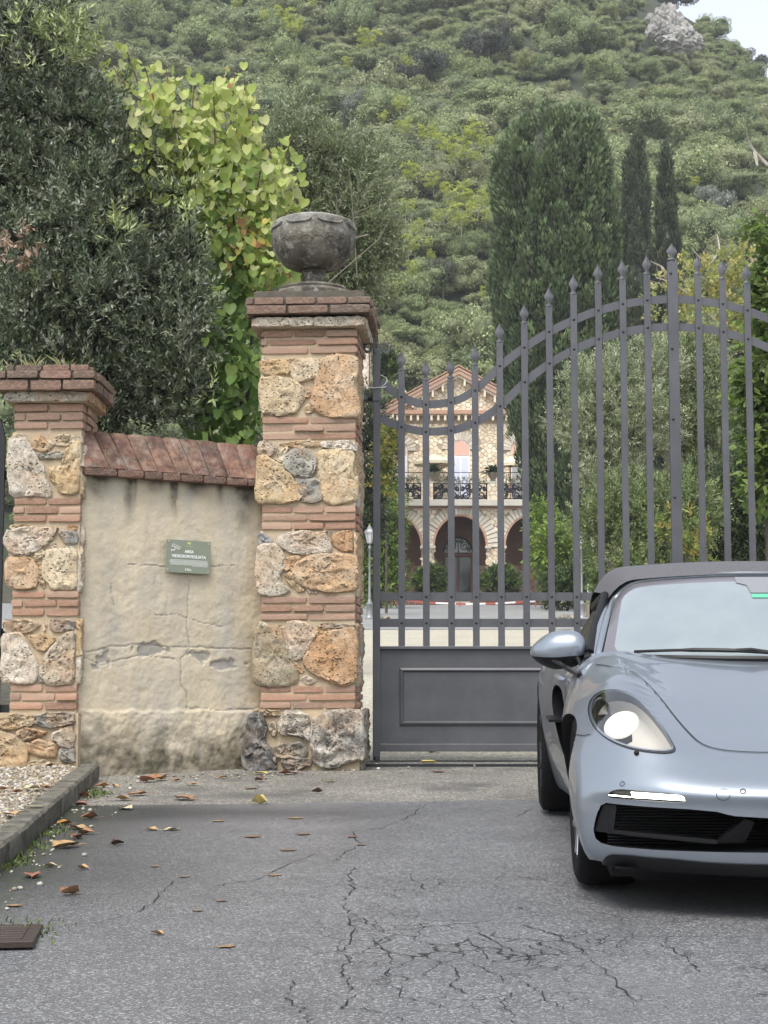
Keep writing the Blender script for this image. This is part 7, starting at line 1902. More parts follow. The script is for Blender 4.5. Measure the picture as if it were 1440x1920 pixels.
def smooth_loop(pts, it=2):
    p = np.array(pts, float)
    for _ in range(it):      # Chaikin
        q = np.roll(p, -1, 0); p = np.stack([.75 * p + .25 * q, .25 * p + .75 * q], 1).reshape(-1, p.shape[1])
    return p
def mirx(p): return np.asarray(p) * np.array([-1, 1, 1])
def px_loop(px, n=64, sm=2):
    px = resample(smooth_loop(px, sm), n)
    return np.array([car_hit(u, v) for u, v in px])

def make_car():
    root = empty('sports_car'); root.matrix_world = CAR_M
    tag(root, 'pale grey blue two seat convertible with black soft top and lit headlight', 'car')
    # paint, glass, plastics
    nb = NB('car_paint'); fl = nb.noise(900, 1, .5)
    drops = nb.vor(260, 'F1', out='Distance'); dm = nb.ramp(drops, [(0.0, 1), (.16, 0)])
    pat = nb.ramp(nb.noise(3.0, 3), [(.4, 0), (.65, 1)])
    bmp = nb.bump(nb.math('MULTIPLY', dm, pat), .3, .002)
    paint = nb.fin(nb.mix(nb.ramp(fl, [(.4, 0), (.7, 1)]), (.235, .265, .305), (.285, .318, .355)), .36, None, Metallic=.68)
    nb.b.inputs['Coat Weight'].default_value = .8; nb.b.inputs['Coat Roughness'].default_value = .04
    nb.set(nb.b, 'Coat Normal', bmp)
    black = simple('car_black_plastic', (.008, .008, .009), .42, 0.0, **{'Specular IOR Level': .25})
    gap = simple('car_gap', (.004, .004, .005), .8)
    rubber = NB('car_tyre_rubber'); rubber = rubber.fin((.006, .006, .0065), .9, None, **{'Specular IOR Level': .2})
    rimm = simple('car_rim_dark', (.05, .05, .055), .3, .8)
    rimb = simple('car_rim_bright', (.5, .5, .52), .2, 1.0)
    fab = NB('car_soft_top'); fabm = fab.fin(fab.mix(fab.noise(140, 3), (.05, .05, .055), (.13, .13, .14)), .85, fab.bump(fab.noise(600, 2), .5, .002))
    gl = NB('car_windscreen_glass')
    glm = gl.fin(gl.mix(gl.ramp(gl.noise(5, 4), [(.35, 0), (.7, 1)]), (.19, .225, .235), (.225, .262, .27)), .06, None, Metallic=0.0)  # pale opaque base stands in for bright sky mirrored in misted glass
    gl.b.inputs['Coat Weight'].default_value = 1.0; gl.b.inputs['Coat Roughness'].default_value = .02; gl.b.inputs['Coat IOR'].default_value = 1.8
    gl.b.inputs['IOR'].default_value = 1.6
    frit = simple('car_windscreen_border', (.16, .16, .175), .12, Coat_Weight=1.0) if False else NB('car_windscreen_border').fin((.14, .135, .15), .12)
    dglass = simple('car_side_glass', (.006, .006, .007), .2, 0.0, **{'Specular IOR Level': .15})
    lampm = NB('car_lamp_glow'); lb_ = lampm; lampm = lampm.fin((.34, .32, .29), .3); e = lampm.node_tree.nodes['Principled BSDF']
    e.inputs['Emission Color'].default_value = (1, .91, .77, 1); lb_.set(e, 'Emission Strength', lb_.math('MULTIPLY', lb_.attr('tint', 'Fac'), 11.0))
    drlm = NB('car_daylight_glow').fin((.9, .9, .9), .3); e = drlm.node_tree.nodes['Principled BSDF']
    e.inputs['Emission Color'].default_value = (1, .97, .86, 1); e.inputs['Emission Strength'].default_value = 4.5
    chrome = simple('car_reflector', (.62, .61, .6), .12, 1.0)
    lens = NB('car_clear_lens'); fz_ = lens.math('ADD', lens.math('MULTIPLY', lens.math('POWER', lens.n('LayerWeight', Blend=.5).outputs['Facing'], 3.0), .7), .10)
    gs_ = lens.n('BsdfGlossy', Roughness=.03).outputs[0]; tr_ = lens.n('BsdfTransparent').outputs[0]
    mx_ = lens.n('MixShader'); lens.t.links.new(fz_, mx_.inputs[0]); lens.t.links.new(tr_, mx_.inputs[1]); lens.t.links.new(gs_, mx_.inputs[2])
    lens.t.links.new(mx_.outputs[0], lens.out.inputs['Surface']); lensm = lens.m
    bowlm = simple('car_lamp_housing', (.47, .46, .44), .35, .3)

    # ---- body shell: rays out of a core line until the body function turns positive
    NU, NV = 300, 250
    u = np.linspace(0, 1, NU); ang = np.linspace(0, 2 * np.pi, NV, endpoint=False)
    y0c, y1c = .95, 3.45
    pol = np.where(u < .36, (1 - u / .36) * np.pi / 2, np.where(u > .75, -(u - .75) / .25 * np.pi / 2, 0)) * .999
    yy = np.where(u < .36, y0c, np.where(u > .75, y1c, y0c + (u - .36) / .39 * (y1c - y0c)))
    D = np.stack([np.cos(pol)[:, None] * np.cos(ang)[None], np.repeat(-np.sin(pol)[:, None], NV, 1), np.cos(pol)[:, None] * np.sin(ang)[None]], -1)
    Or = np.stack([np.zeros((NU, NV)), np.repeat(yy[:, None], NV, 1), np.full((NU, NV), .45)], -1)
    lo = np.zeros((NU, NV)); hi = np.full((NU, NV), 1.6)
    for _ in range(34):
        m = (lo + hi) / 2; inside = car_F(Or + D * m[..., None]) < 0
        lo = np.where(inside, m, lo); hi = np.where(inside, hi, m)
    V = (Or + D * lo[..., None]).reshape(-1, 3)
    idx = np.arange(NU * NV).reshape(NU, NV)
    a, b = idx[:-1], idx[1:]
    Fq = np.stack([a, np.roll(a, -1, 1), np.roll(b, -1, 1), b], -1).reshape(-1, 4)
    mb = bmesh.new()
    bv = [mb.verts.new(v) for v in V]
    for q in Fq: mb.faces.new([bv[i] for i in q])
    mb.faces.new([bv[i] for i in idx[0][::-1]]); mb.faces.new([bv[i] for i in idx[-1]])
    bmesh.ops.recalc_face_normals(mb, faces=mb.faces)
    me = bpy.data.meshes.new('body'); mb.to_mesh(me); mb.free()
    body = link('body', me, None, [paint, black])

    # ---- cut-outs
    cutters = []
    def cutter(verts, faces, mat):
        m = bpy.data.meshes.new('cut'); m.from_pydata([tuple(v) for v in verts], [], [tuple(f) for f in faces])
        bm = bmesh.new(); bm.from_mesh(m); bmesh.ops.recalc_face_normals(bm, faces=bm.faces); bm.to_mesh(m); bm.free()
        o = bpy.data.objects.new('cut', m); m.materials.append(paint); m.materials.append(black)
        m.polygons.foreach_set('material_index', [mat] * len(m.polygons)); COL.objects.link(o); cutters.append(o)
    def loop_cut(loop, out, inn, mat, shrink=1.0):
        c = loop.mean(0); n = len(loop)
        A = loop + np.asarray(out); B = c + (loop - c) * shrink + np.asarray(inn)
        cutter(np.vstack([A, B]), [tuple(range(n)), tuple(range(n, 2 * n))] + [(i, (i + 1) % n, (i + 1) % n + n, i + n) for i in range(n)], mat)
    HLpx = [(1102, 1334), (1106, 1313), (1122, 1297), (1150, 1292), (1182, 1300), (1205, 1316), (1226, 1341), (1247, 1369), (1264, 1398), (1268, 1408), (1254, 1413),
            (1230, 1412), (1203, 1409), (1176, 1403), (1148, 1392), (1124, 1376), (1109, 1357)]
    HL = px_loop(HLpx, 72, 1)
    INpx = [(1129, 1504), (1159, 1508), (1207, 1512), (1290, 1517), (1345, 1522), (1373, 1530), (1440, 1534), (1500, 1536), (1560, 1536)]
    INpx2 = [(1560, 1600), (1500, 1600), (1440, 1599), (1318, 1597), (1234, 1594), (1151, 1587), (1120, 1579), (1112, 1563), (1113, 1550), (1119, 1526)]
    left = np.array([car_hit(*q) for q in INpx2[2:][::1]]); top = np.array([car_hit(*q) for q in INpx[:7]])
    half = np.vstack([left, top])                       # from the bottom middle round the left end to the top middle
    half = half[half[:, 0] < -.06]
    INT = np.vstack([half, mirx(half)[::-1]])
    INT = resample(INT, 120)
    loop_cut(INT, (0, -.5, 0), (0, .26, 0), 1)
    # pushed into the body following its own depth
    DRpx = [(1138, 1492), (1144, 1484), (1162, 1479), (1187, 1482), (1281, 1490), (1287, 1503), (1284, 1506), (1206, 1501), (1165, 1498), (1143, 1496)]
    DR = px_loop(DRpx, 48, 1)
    for sgn in (1, -1):
        k = np.array([sgn, 1, 1])
        H = HL * k; loop_cut(H if sgn == 1 else H[::-1], (-.06 * sgn, -.12, .12), (.05 * sgn, .10, -.09), 1, .86)
        Dd = DR * k; loop_cut(Dd, (0, -.06, 0), (0, .035, 0), 1)
        # wheel arches
        for yc, r in ((.875, .332), (3.33, .362)):
            n = 56; q = np.linspace(0, 2 * np.pi, n, endpoint=False)
            ring = np.stack([np.zeros(n), yc + r * np.cos(q), .33 + r * np.sin(q)], 1)
            A = ring + np.array([-1.2 * sgn, 0, 0]); B = ring + np.array([-.58 * sgn, 0, 0])
            cutter(np.vstack([A, B]), [tuple(range(n)), tuple(range(n, 2 * n))] + [(i, (i + 1) % n, (i + 1) % n + n, i + n) for i in range(n)], 1)
        # side scoop
        sc = np.array([(2.28, .70), (2.50, .715), (2.56, .66), (2.53, .52), (2.44, .40), (2.30, .335), (2.20, .32), (2.17, .36), (2.20, .50), (2.22, .64)])
        sc = resample(smooth_loop(sc, 2), 40)
        ring = np.stack([np.zeros(40), sc[:, 0], sc[:, 1]], 1)
        A = ring + np.array([-1.2 * sgn, 0, 0]); B = ring * np.array([1, 1, 1]) + np.array([-.76 * sgn, .04, 0])
        n = 40
        cutter(np.vstack([A, B]), [tuple(range(n)), tuple(range(n, 2 * n))] + [(i, (i + 1) % n, (i + 1) % n + n, i + n) for i in range(n)], 1)
    for c in cutters:
        md = body.modifiers.new('cut', 'BOOLEAN'); md.operation = 'DIFFERENCE'; md.object = c; md.solver = 'EXACT'; md.material_mode = 'INDEX'
    dg = bpy.context.evaluated_depsgraph_get()
    nm = bpy.data.meshes.new_from_object(body.evaluated_get(dg)); body.modifiers.clear()
    for c in cutters:
        m = c.data; bpy.data.objects.remove(c); bpy.data.meshes.remove(m)
    body.data = nm; nm.name = 'body'
    nm.polygons.foreach_set('use_smooth', [True] * len(nm.polygons)); nm.set_sharp_from_angle(angle=math.radians(38))
    body.parent = root

    # ---- ribbons that lie on the body (shut lines) and patches
    def ribbon(name, pts, w, mat, off=.003, n=60, parent=body, closed=False):
        p = resample(pts, n, closed); p = car_snap(p)
        g = car_grad(p); g /= np.linalg.norm(g, axis=1, keepdims=True)
        t = np.gradient(p, axis=0) if not closed else np.roll(p, -1, 0) - np.roll(p, 1, 0)
        s = np.cross(t, g); s /= np.linalg.norm(s, axis=1, keepdims=True)
        A = car_snap(p - s * w / 2, off); B = car_snap(p + s * w / 2, off)
        m = n if closed else n - 1
        return link(name, np_mesh(name, np.vstack([A, B]), [(i, (i + 1) % n, (i + 1) % n + n, i + n) for i in range(m)], True), parent, mat)
    hood_l = [car_hit(*q) for q in [(1118, 1247), (1150, 1252), (1190, 1262), (1215, 1284), (1245, 1318), (1268, 1348), (1290, 1373), (1308, 1391), (1328, 1402), (1360, 1408), (1400, 1411), (1440, 1412)]]
    hood_l = [p for p in hood_l]
    hl = smooth_loop(np.array(hood_l), 0)
    full = np.vstack([hl, mirx(hl)[::-1]])
    full = resample(full, 160, False)
    for _ in range(3): full[1:-1] = (full[:-2] + 2 * full[1:-1] + full[2:]) / 4
    ribbon('bonnet_gap', full, .0055, gap, n=160)
    def circle(name, u_, v_, r, w, mats, sgn=1):
        c = car_hit(u_, v_) * np.array([sgn, 1, 1]); g = car_grad(c[None])[0]; g /= np.linalg.norm(g)
        a_ = np.cross(g, [0, 0, 1]); a_ /= np.linalg.norm(a_); b_ = np.cross(g, a_)
        q = np.linspace(0, 2 * np.pi, 24, endpoint=False)
        ribbon(name, c + r * (np.cos(q)[:, None] * a_ + np.sin(q)[:, None] * b_), w, mats, n=24, closed=True)
    for sgn in (1, -1):
        circle('parking_sensor', 1167, 1470, .009, .0022, gap, sgn); circle('parking_sensor', 1393, 1484, .009, .003, gap, sgn)
        k = np.array([sgn, 1, 1])
        # bumper to wing joint and door joint
        j = np.array([car_hit(1108, 1377), car_hit(1095, 1380), car_hit(1080, 1378)]) * k
        ribbon('bumper_joint', j, .003, gap, n=20)
        fd = np.array([(-.9 * sgn, 1.36, .84), (-.9 * sgn, 1.33, .7), (-.9 * sgn, 1.34, .5), (-.9 * sgn, 1.42, .3), (-.9 * sgn, 1.6, .25), (-.9 * sgn, 2.15, .25)])
        ribbon('door_gap', fd, .004, gap, n=60)
        rd = np.array([(-.9 * sgn, 2.62, .88), (-.92 * sgn, 2.63, .74), (-.9 * sgn, 2.6, .68)])
        ribbon('door_gap', rd, .004, gap, n=30)
    circle('tow_eye_cover', 1356, 1490, .023, .0018, gap)
    # ---- lower black splitter
    BLpx = [(1128, 1621), (1136, 1606), (1146, 1601), (1180, 1603), (1260, 1610), (1350, 1618), (1440, 1621)]
    bl = np.array([car_hit(*q) for q in BLpx]); bl = np.vstack([bl, mirx(bl)[::-1]]); bl = resample(bl, 90, False)
    A = car_snap(bl, .004); Bv = A.copy(); Bv[:, 2] = np.minimum(.150, A[:, 2] - .004); Bv[:, 1] += .012
    Cv = Bv.copy(); Cv[:, 1] += .25; Cv[:, 0] *= .9
    link('splitter', np_mesh('splitter', np.vstack([A, Bv, Cv]), [(i, i + 1, i + 1 + 90, i + 90) for i in range(89)] + [(i + 90, i + 91, i + 181, i + 180) for i in range(89)], True), root, black)
    g = MB(); g.box((0, 2.2, .13), (1.56, 3.6, .06)); g.prism([(-.78, .22, .155), (.78, .22, .155), (.70, .30, .105), (-.70, .30, .105)], (0, .14, 0)); g.build('shadow_undertray', black, root)  # black box added under the body to deepen the shadow beneath the car
    # ---- intake inside: back panel, fins, vane, plate bracket
    g = MB()
    for i in range(16):
        z = .225 + i * .0105
        g.box((0, .30 + .0 * i, z), (1.60, .02, .003))
    fins = g.build('radiator_grille', black, root)
    g = MB()
    vn = [car_hit(*q) for q in [(1113, 1556), (1180, 1565), (1260, 1573), (1345, 1581)]]
    vn = np.array(vn)
    for sgn in (1, -1):
        g = MB(); v = vn * np.array([sgn, 1, 1]) + np.array([0, .012, 0])
        for i in range(len(v) - 1):
            p, q = v[i], v[i + 1]
            g.prism([p + (0, 0, .009), q + (0, 0, .009), q + (0, .12, .003), p + (0, .12, .003)], (0, 0, -.014))
        g.build('intake_vane', black, root)
    g = MB()
    b0 = car_hit(1345, 1581); b1 = car_hit(1398, 1536); b2 = car_hit(1440, 1534); b3 = car_hit(1440, 1597); b4 = car_hit(1350, 1596)
    for sgn in (1, -1):
        kk = np.array([sgn, 1, 1])
        pts = [b0 * kk, b1 * kk + (0, .004, 0), (b1 * kk) * (.9, 1, 1) + (0, .012, -.012), (b0 * kk) * (.78, 1, 1) + (0, .012, .0)]
        g.prism([np.array(p) + (0, .006, 0) for p in pts], (0, .05, 0))
    g.box((0, .07, .30), (.50, .03, .10))
    g.build('plate_bracket', black, root)
    for sgn in (1, -1):
        g = MB(); kk = np.array([sgn, 1, 1])
        pts = [car_hit(1131, 1508) * kk, car_hit(1157, 1511) * kk, car_hit(1151, 1557) * kk, car_hit(1116, 1553) * kk]
        g.prism([np.array(p) + (0, .014, 0) for p in pts], (0, .05, 0))
        g.build('intake_cheek', black, root)
    # ---- lights
    for sgn in (1, -1):
        k = np.array([sgn, 1, 1])
        H = HL * k; n = len(H); c = H.mean(0)
        hroot = None
        rings = [1.0, .97, .85, .68, .5, .3, .12]
        V = np.vstack([car_snap(c + (H - c) * r, .0035 + .006 * (1 - r ** 2)) for r in rings] + [car_snap(c[None], .0095)])
        Fs = [(i * n + j, i * n + (j + 1) % n, (i + 1) * n + (j + 1) % n, (i + 1) * n + j) for i in range(len(rings) - 1) for j in range(n)]
        lm = MB(); lm.add(V, Fs + [((len(rings) - 1) * n + j, (len(rings) - 1) * n + (j + 1) % n, len(V) - 1) for j in range(n)])
        head = lm.build('headlight', lensm, root, True)
        if sgn == -1: pass
        # dark seal round it
        A = car_snap(c + (H - c) * 1.012, .002); Bv = car_snap(c + (H - c) * .965, .0045)
        link('headlight_seal', np_mesh('s', np.vstack([A, Bv]), [(i, (i + 1) % n, (i + 1) % n + n, i + n) for i in range(n)], True), head, gap)
        # bowl (set back), projector and reflector
        back = np.array([.045 * sgn, .085, -.075])
        V = np.vstack([c + (H - c) * .97, c + (H - c) * .9 + back * .5, c + (H - c) * .7 + back * .95, c + (H - c) * .3 + back])
        bowl = MB(); bowl.add(V, [(i * n + j, i * n + (j + 1) % n, (i + 1) * n + (j + 1) % n, (i + 1) * n + j) for i in range(3) for j in range(n)] + [tuple(range(3 * n, 4 * n))])
        bowl.build('reflector_bowl', bowlm, head, True)
        lc = car_snap((car_hit(1161, 1352) * k)[None], -.020)[0]; la = car_grad(lc[None])[0]
        proj = MB(); proj.dome(lc, .069, la + np.array([0, -.3, 0]), seg=24, flat=.3); proj.build('projector_lens', lampm, head, True, np.repeat(np.array([.006] * 24 + [.045] * 24 + [.8] * 25)[:, None], 3, 1))
        q = np.linspace(0, 2 * np.pi, 25)
        lc2 = car_hit(1118, 1330) * k + np.array([.02 * sgn, .03, -.015])
        ring = MB(); ring.tube([lc2 + np.array([.032 * math.cos(t), .006, .055 * math.sin(t)]) for t in q], .006, 8); ring.build('side_lamp_ring', rimm, head, True)
        w = MB(); wc = car_snap((car_hit(1194, 1413) * k)[None], .004)[0]; w.dome(wc, .010, (0, -1, .3), seg=12, flat=1.0); w.build('washer_nozzle', black, root, True)
        # daytime light bar
        bar = np.array([car_hit(*q) for q in [(1184, 1486), (1282, 1493), (1284, 1502), (1187, 1496)]]) * k
        d = MB(); d.prism([np.array(p) + (0, .008, 0) for p in bar], (0, .012, 0)); d.build('daylight_bar', drlm, root)
        bar = np.array([car_hit(*q) for q in [(1142, 1490.5), (1184, 1494.2), (1184, 1496), (1142, 1492)]]) * k
        d = MB(); d.prism([np.array(p) + (0, .006, 0) for p in bar], (0, .008, 0)); d.build('daylight_bar', drlm, root)
        # scoop fin
        d = MB(); d.box((-.845 * sgn, 2.39, .55), (.16, .34, .012)); d.build('scoop_fin', black, root)
        # door handle
        hp = car_snap(np.array([[-.9 * sgn, 2.16, .755], [-.9 * sgn, 2.38, .765]]), .02)
        d = MB(); d.tube([car_snap(hp[:1], .0)[0], hp[0] + (0, .03, 0), hp[1] - (0, .03, 0), car_snap(hp[1:], .0)[0]], [.012, .017, .017, .012], 10, flat=.8); d.build('door_handle', paint, root, True)
    # ---- wheels
    for sgn in (1, -1):
        for yc, R, wdt, xo, steer in ((.855, .335, .235, .886, 0.0), (3.33, .345, .265, .925, 0)):
            R = R; hw = wdt / 2
            prof = [(R * .70, -hw * .86), (R * .88, -hw * 1.02), (R * .965, -hw * .9), (R, -hw * .6), (R, hw * .6), (R * .965, hw * .9), (R * .88, hw * 1.02), (R * .70, hw * .86)]
            t = MB(); t.lathe(prof, seg=56)
            wh = t.build('wheel', rubber, root, 50)
            wh.matrix_local = Matrix.Translation((-(xo - hw) * sgn, yc, R)) @ Matrix.Rotation(math.radians(90), 4, 'Y')
            o_ = -hw * sgn
            # (after the turn the wheel's own z runs along the car's x)
            r = MB()
            face = -sgn
            r.lathe([(R * .70, face * hw * .87), (R * .72, face * hw * .9), (R * .69, face * hw * .92), (R * .66, face * hw * .8), (R * .64, face * hw * .1), (R * .30, face * hw * .05)], seg=48)
            r.build('rim', rimm, wh, True)
            sp = MB()
            for i in range(5):
                for dq in (-.16, .16):
                    q = 2 * math.pi * i / 5 + dq; q2 = 2 * math.pi * i / 5 + dq * 1.7
                    p0 = Vector((R * .12 * math.cos(q), R * .12 * math.sin(q), face * hw * .55)); p1 = Vector((R * .67 * math.cos(q2), R * .67 * math.sin(q2), face * hw * .82))
                    sp.tube([p0, p0.lerp(p1, .5) + Vector((0, 0, face * .012)), p1], [.022, .017, .02], 6)
            sp.lathe([(.05, face * hw * .4), (.05, face * hw * .66), (.03, face * hw * .7)], seg=20)
            sp.build('spokes', rimb if yc < 1 else rimm, wh, True)
            bd = MB(); bd.lathe([(.155, face * hw * .12), (.155, face * hw * .28)], seg=32); bd.build('brake_disc', rimb, wh, True)
    # ---- windscreen, pillars, roof
    def quad_grid(fn, nu, nv):
        g_ = np.array([[fn(a_, b_) for b_ in np.linspace(0, 1, nv)] for a_ in np.linspace(-1, 1, nu)])
        ii = np.arange(nu * nv).reshape(nu, nv)
        Fq_ = np.stack([ii[:-1, :-1], ii[1:, :-1], ii[1:, 1:], ii[:-1, 1:]], -1).reshape(-1, 4)
        return g_.reshape(-1, 3), Fq_
    def ws(a_, b_, inset=0.0):
        # a_ across (-1..1), b_ up (0..1): rounded upper corners
        xb = .735 * a_; yb = 1.30 + .30 * abs(a_) ** 2.2; zb = .868 + .004 * abs(a_)
        s_ = abs(a_); rc = max(0, s_ - .80) / .20
        xt = .625 * a_; yt = 1.98 + .17 * s_ ** 2; zt_ = 1.234 - .04 * s_ ** 2.0 - .075 * rc ** 2.2
        bulge = .018 * math.sin(math.pi * b_)
        return ((1 - b_) * xb + b_ * xt, (1 - b_) * yb + b_ * yt - bulge, (1 - b_) * zb + b_ * zt_ + bulge)
    Vg, Fg = quad_grid(lambda a_, b_: ws(a_ * .975, .0 + .97 * b_), 241, 110)
    gm = np_mesh('windscreen', Vg, Fg, True)
    gm.materials.append(glm); gm.materials.append(frit)
    aa, bb = np.meshgrid(np.linspace(-1, 1, 241)[:-1] + 1 / 240, np.linspace(0, 1, 110)[:-1] + .0046, indexing='ij')
    mi = (((np.abs(aa) / .945) ** 9 + (np.abs(bb - .46) / .47) ** 9) > 1).astype(int).ravel()
    gm.polygons.foreach_set('material_index', mi)
    wsc = link('windscreen', gm, root)
    # mirror foot and toll tag seen through the glass near its top
    def wpt(a_, b_, off=.004):
        p = np.array(ws(a_, b_)); return p + np.array([0, -.45, .9]) * off
    mf = MB(); mf.add([wpt(a_, b_) for a_, b_ in ((-.14, .955), (.14, .955), (.14, .87), (.075, .83), (.065, .72), (-.065, .72), (-.075, .83), (-.14, .87))], [tuple(range(8))])
    mf.build('mirror_mount', simple('car_mirror_foot', (.20, .205, .215), .1), wsc)
    st = MB(); st.add([wpt(-.065, .705), wpt(.055, .705), wpt(.055, .655), wpt(-.065, .655)], [(0, 1, 2, 3)])
    st.build('windscreen_sticker', simple('car_green_sticker', (.10, .42, .26), .4), wsc)
    # frame tube: up both pillars and over
    fr = MB()
    pts = [ws(-1.0, b_) for b_ in np.linspace(0, .9, 10)]
    top_ = [ws(a_, 1.0) for a_ in np.linspace(-.985, .985, 50)]
    path = [np.array(p) for p in pts] + [np.array(p) for p in top_] + [np.array(ws(1.0, b_)) for b_ in np.linspace(.9, 0, 10)]
    path = resample(np.array(path), 110, False)
    for _ in range(4): path[1:-1] = (path[:-2] + 2 * path[1:-1] + path[2:]) / 4
    path[0] -= (0, .02, .03); path[-1] -= (0, .02, .03)
    fr.tube(path, .015, 10, flat=.8)
    
    path2 = path * np.array([1.03, 1, 1]) + np.array([0, .03, -.006])
    for pp_ in (path2[:24], path2[-24:]): fr.tube(pp_, [.026] * 20 + [.024, .02, .016, .012] if pp_[0][0] < 0 else [.012, .016, .02, .024] + [.026] * 20, 10)
    fr.build('windscreen_frame', paint, root, True)
    sl = MB(); sl.tube(path * np.array([.982, 1, 1]) + np.array([0, -.008, -.012]), .0055, 6); sl.build('windscreen_seal', gap, root, True)
    # soft top: loft from the header back
    def top(a_, b_):
        s_ = abs(a_)
        yc = 1.962 + b_ * 1.478
        hc = float(_roof(yc)); hw_ = float(_roofw(yc)); rc = max(0, s_ - .80) / .20
        zedge = float(_roofe(yc))
        z = hc - .035 * s_ ** 2 - (hc - .035 - zedge) * rc ** 2.4
        x = a_ * hw_ * (1 + .02 * s_)
        return (x, yc + .16 * s_ ** 2 * (1 - b_), z)
    _roof = pchip([1.96, 2.0, 2.06, 2.2, 2.5, 2.8, 3.1, 3.45], [1.236, 1.264, 1.285, 1.303, 1.306, 1.276, 1.18, .97])
    _roofw = pchip([1.96, 2.3, 2.8, 3.2, 3.45], [.64, .675, .67, .64, .60])
    _roofe = pchip([1.96, 2.06, 2.4, 2.8, 3.1, 3.45], [1.12, 1.15, 1.16, 1.10, 1.0, .93])
    Vg, Fg = quad_grid(top, 49, 24)
    link('soft_top', np_mesh('soft_top', Vg, Fg, True), root, fabm)
    # side glass and its black frame
    for sgn in (1, -1):
        d = MB()
        P0 = np.array([-.765 * sgn, 1.62, .885]); P1 = np.array([-.655 * sgn, 2.14, 1.135]); P2 = np.array([-.665 * sgn, 2.75, 1.085]); P3 = np.array([-.79 * sgn, 2.80, .885])
        d.prism([P0, P1, P2, P3], (.008 * sgn, 0, 0)); d.build('side_window', dglass, root)
        d = MB(); d.tube([P0 + (-.006 * sgn, 0, 0), P0 * .5 + P1 * .5 + (-.012 * sgn, 0, .004), P1 + (-.008 * sgn, 0, .006), P2 + (-.006 * sgn, 0, .006)], .02, 8)
        d.build('window_seal', black, root, True)
        d = MB(); d.tube([P0 + (-.02 * sgn, -.12, -.03), P0 + (-.014 * sgn, 0, -.012), P0 * .4 + P3 * .6 + (-.012 * sgn, 0, -.006), P3], .018, 8); d.build('window_sill', black, root, True)
        # door mirror
        mp = np.array([-.905 * sgn, 1.70, .895])
        k = np.array([sgn, 1, 1])
        nu_, nv_ = 56, 44; Vm = []
        for i in range(nv_ + 1):
            ph = -math.pi / 2 + math.pi * i / nv_
            for j in range(nu_):
                t = 2 * math.pi * j / nu_
                x = math.cos(ph) * math.cos(t); y = math.cos(ph) * math.sin(t); z = math.sin(ph)
                # teardrop shell: blunt inner end, flat back, low belly
                X = .122 * np.sign(x) * abs(x) ** (.62 if x > 0 else .9); Z = .086 * np.sign(z) * abs(z) ** .85
                Z *= 1.0 - .42 * max(0.0, -X / .122) ** 1.6
                Z += .010 * (X / .118)
                Y = .085 * y if y < 0 else .035 * y
                Vm.append(mp + np.array([X * sgn, Y - .03 * (X / .118), Z]))
        Fm = [(i * nu_ + j, i * nu_ + (j + 1) % nu_, (i + 1) * nu_ + (j + 1) % nu_, (i + 1) * nu_ + j) for i in range(nv_) for j in range(nu_)]
        d = MB(); d.add(Vm, Fm); mm = d.mesh('door_mirror', True)
        mm.materials.append(paint); mm.materials.append(black)
        mm.polygons.foreach_set('material_index', [1 if (i // nu_) < nv_ * .40 else 0 for i in range(len(mm.polygons))])
        mir = link('door_mirror', mm, root)
        d = MB()
        def at_(u_, v_, y_=1.70):
            o_ = car_local(CAM); q_ = car_local(CAM + ray(u_, v_)) - o_; return (o_ + q_ * ((y_ - o_[1]) / q_[1])) * k
        foot = car_snap((car_hit(1088, 1268) * k)[None], .006)[0]
        d.tube([at_(1030, 1234, 1.66), at_(1058, 1250, 1.60), foot], [.014, .012, .012], 8, flat=.9)
        d.tube([at_(1072, 1226, 1.66), at_(1084, 1236, 1.60), at_(1091, 1252, 1.55), foot], [.012, .009, .009, .012], 8, flat=.9)
        d.build('mirror_arm', black, mir)
    # wipers
    d = MB()
    def cowl(a_, lift): 
        p = np.array(ws(a_, .0)); return p + np.array([0, -.012, .012 + lift])
    for a0, a1, am in ((-.80, .02, -.35), (-.05, .74, .35)):
        pts = [cowl(a_, .010 + .012 * math.sin(math.pi * (a_ - a0) / (a1 - a0))) for a_ in np.linspace(a0, a1, 14)]
        d.tube(pts, [.009] * 5 + [.013] * 4 + [.011] * 5, 6, flat=.8)
        d.tube([cowl(am, .02), cowl((am + a1) / 2, .026), cowl(a1 + .12, -.006)], [.010, .014, .012], 6, flat=.6)
    d.build('wiper', black, root, True)
    d = MB(); d.tube([cowl(a_, -.012) for a_ in np.linspace(-.97, .97, 30)], .012, 6); d.build('cowl_seal', black, root, True)
    return root
car = make_car()
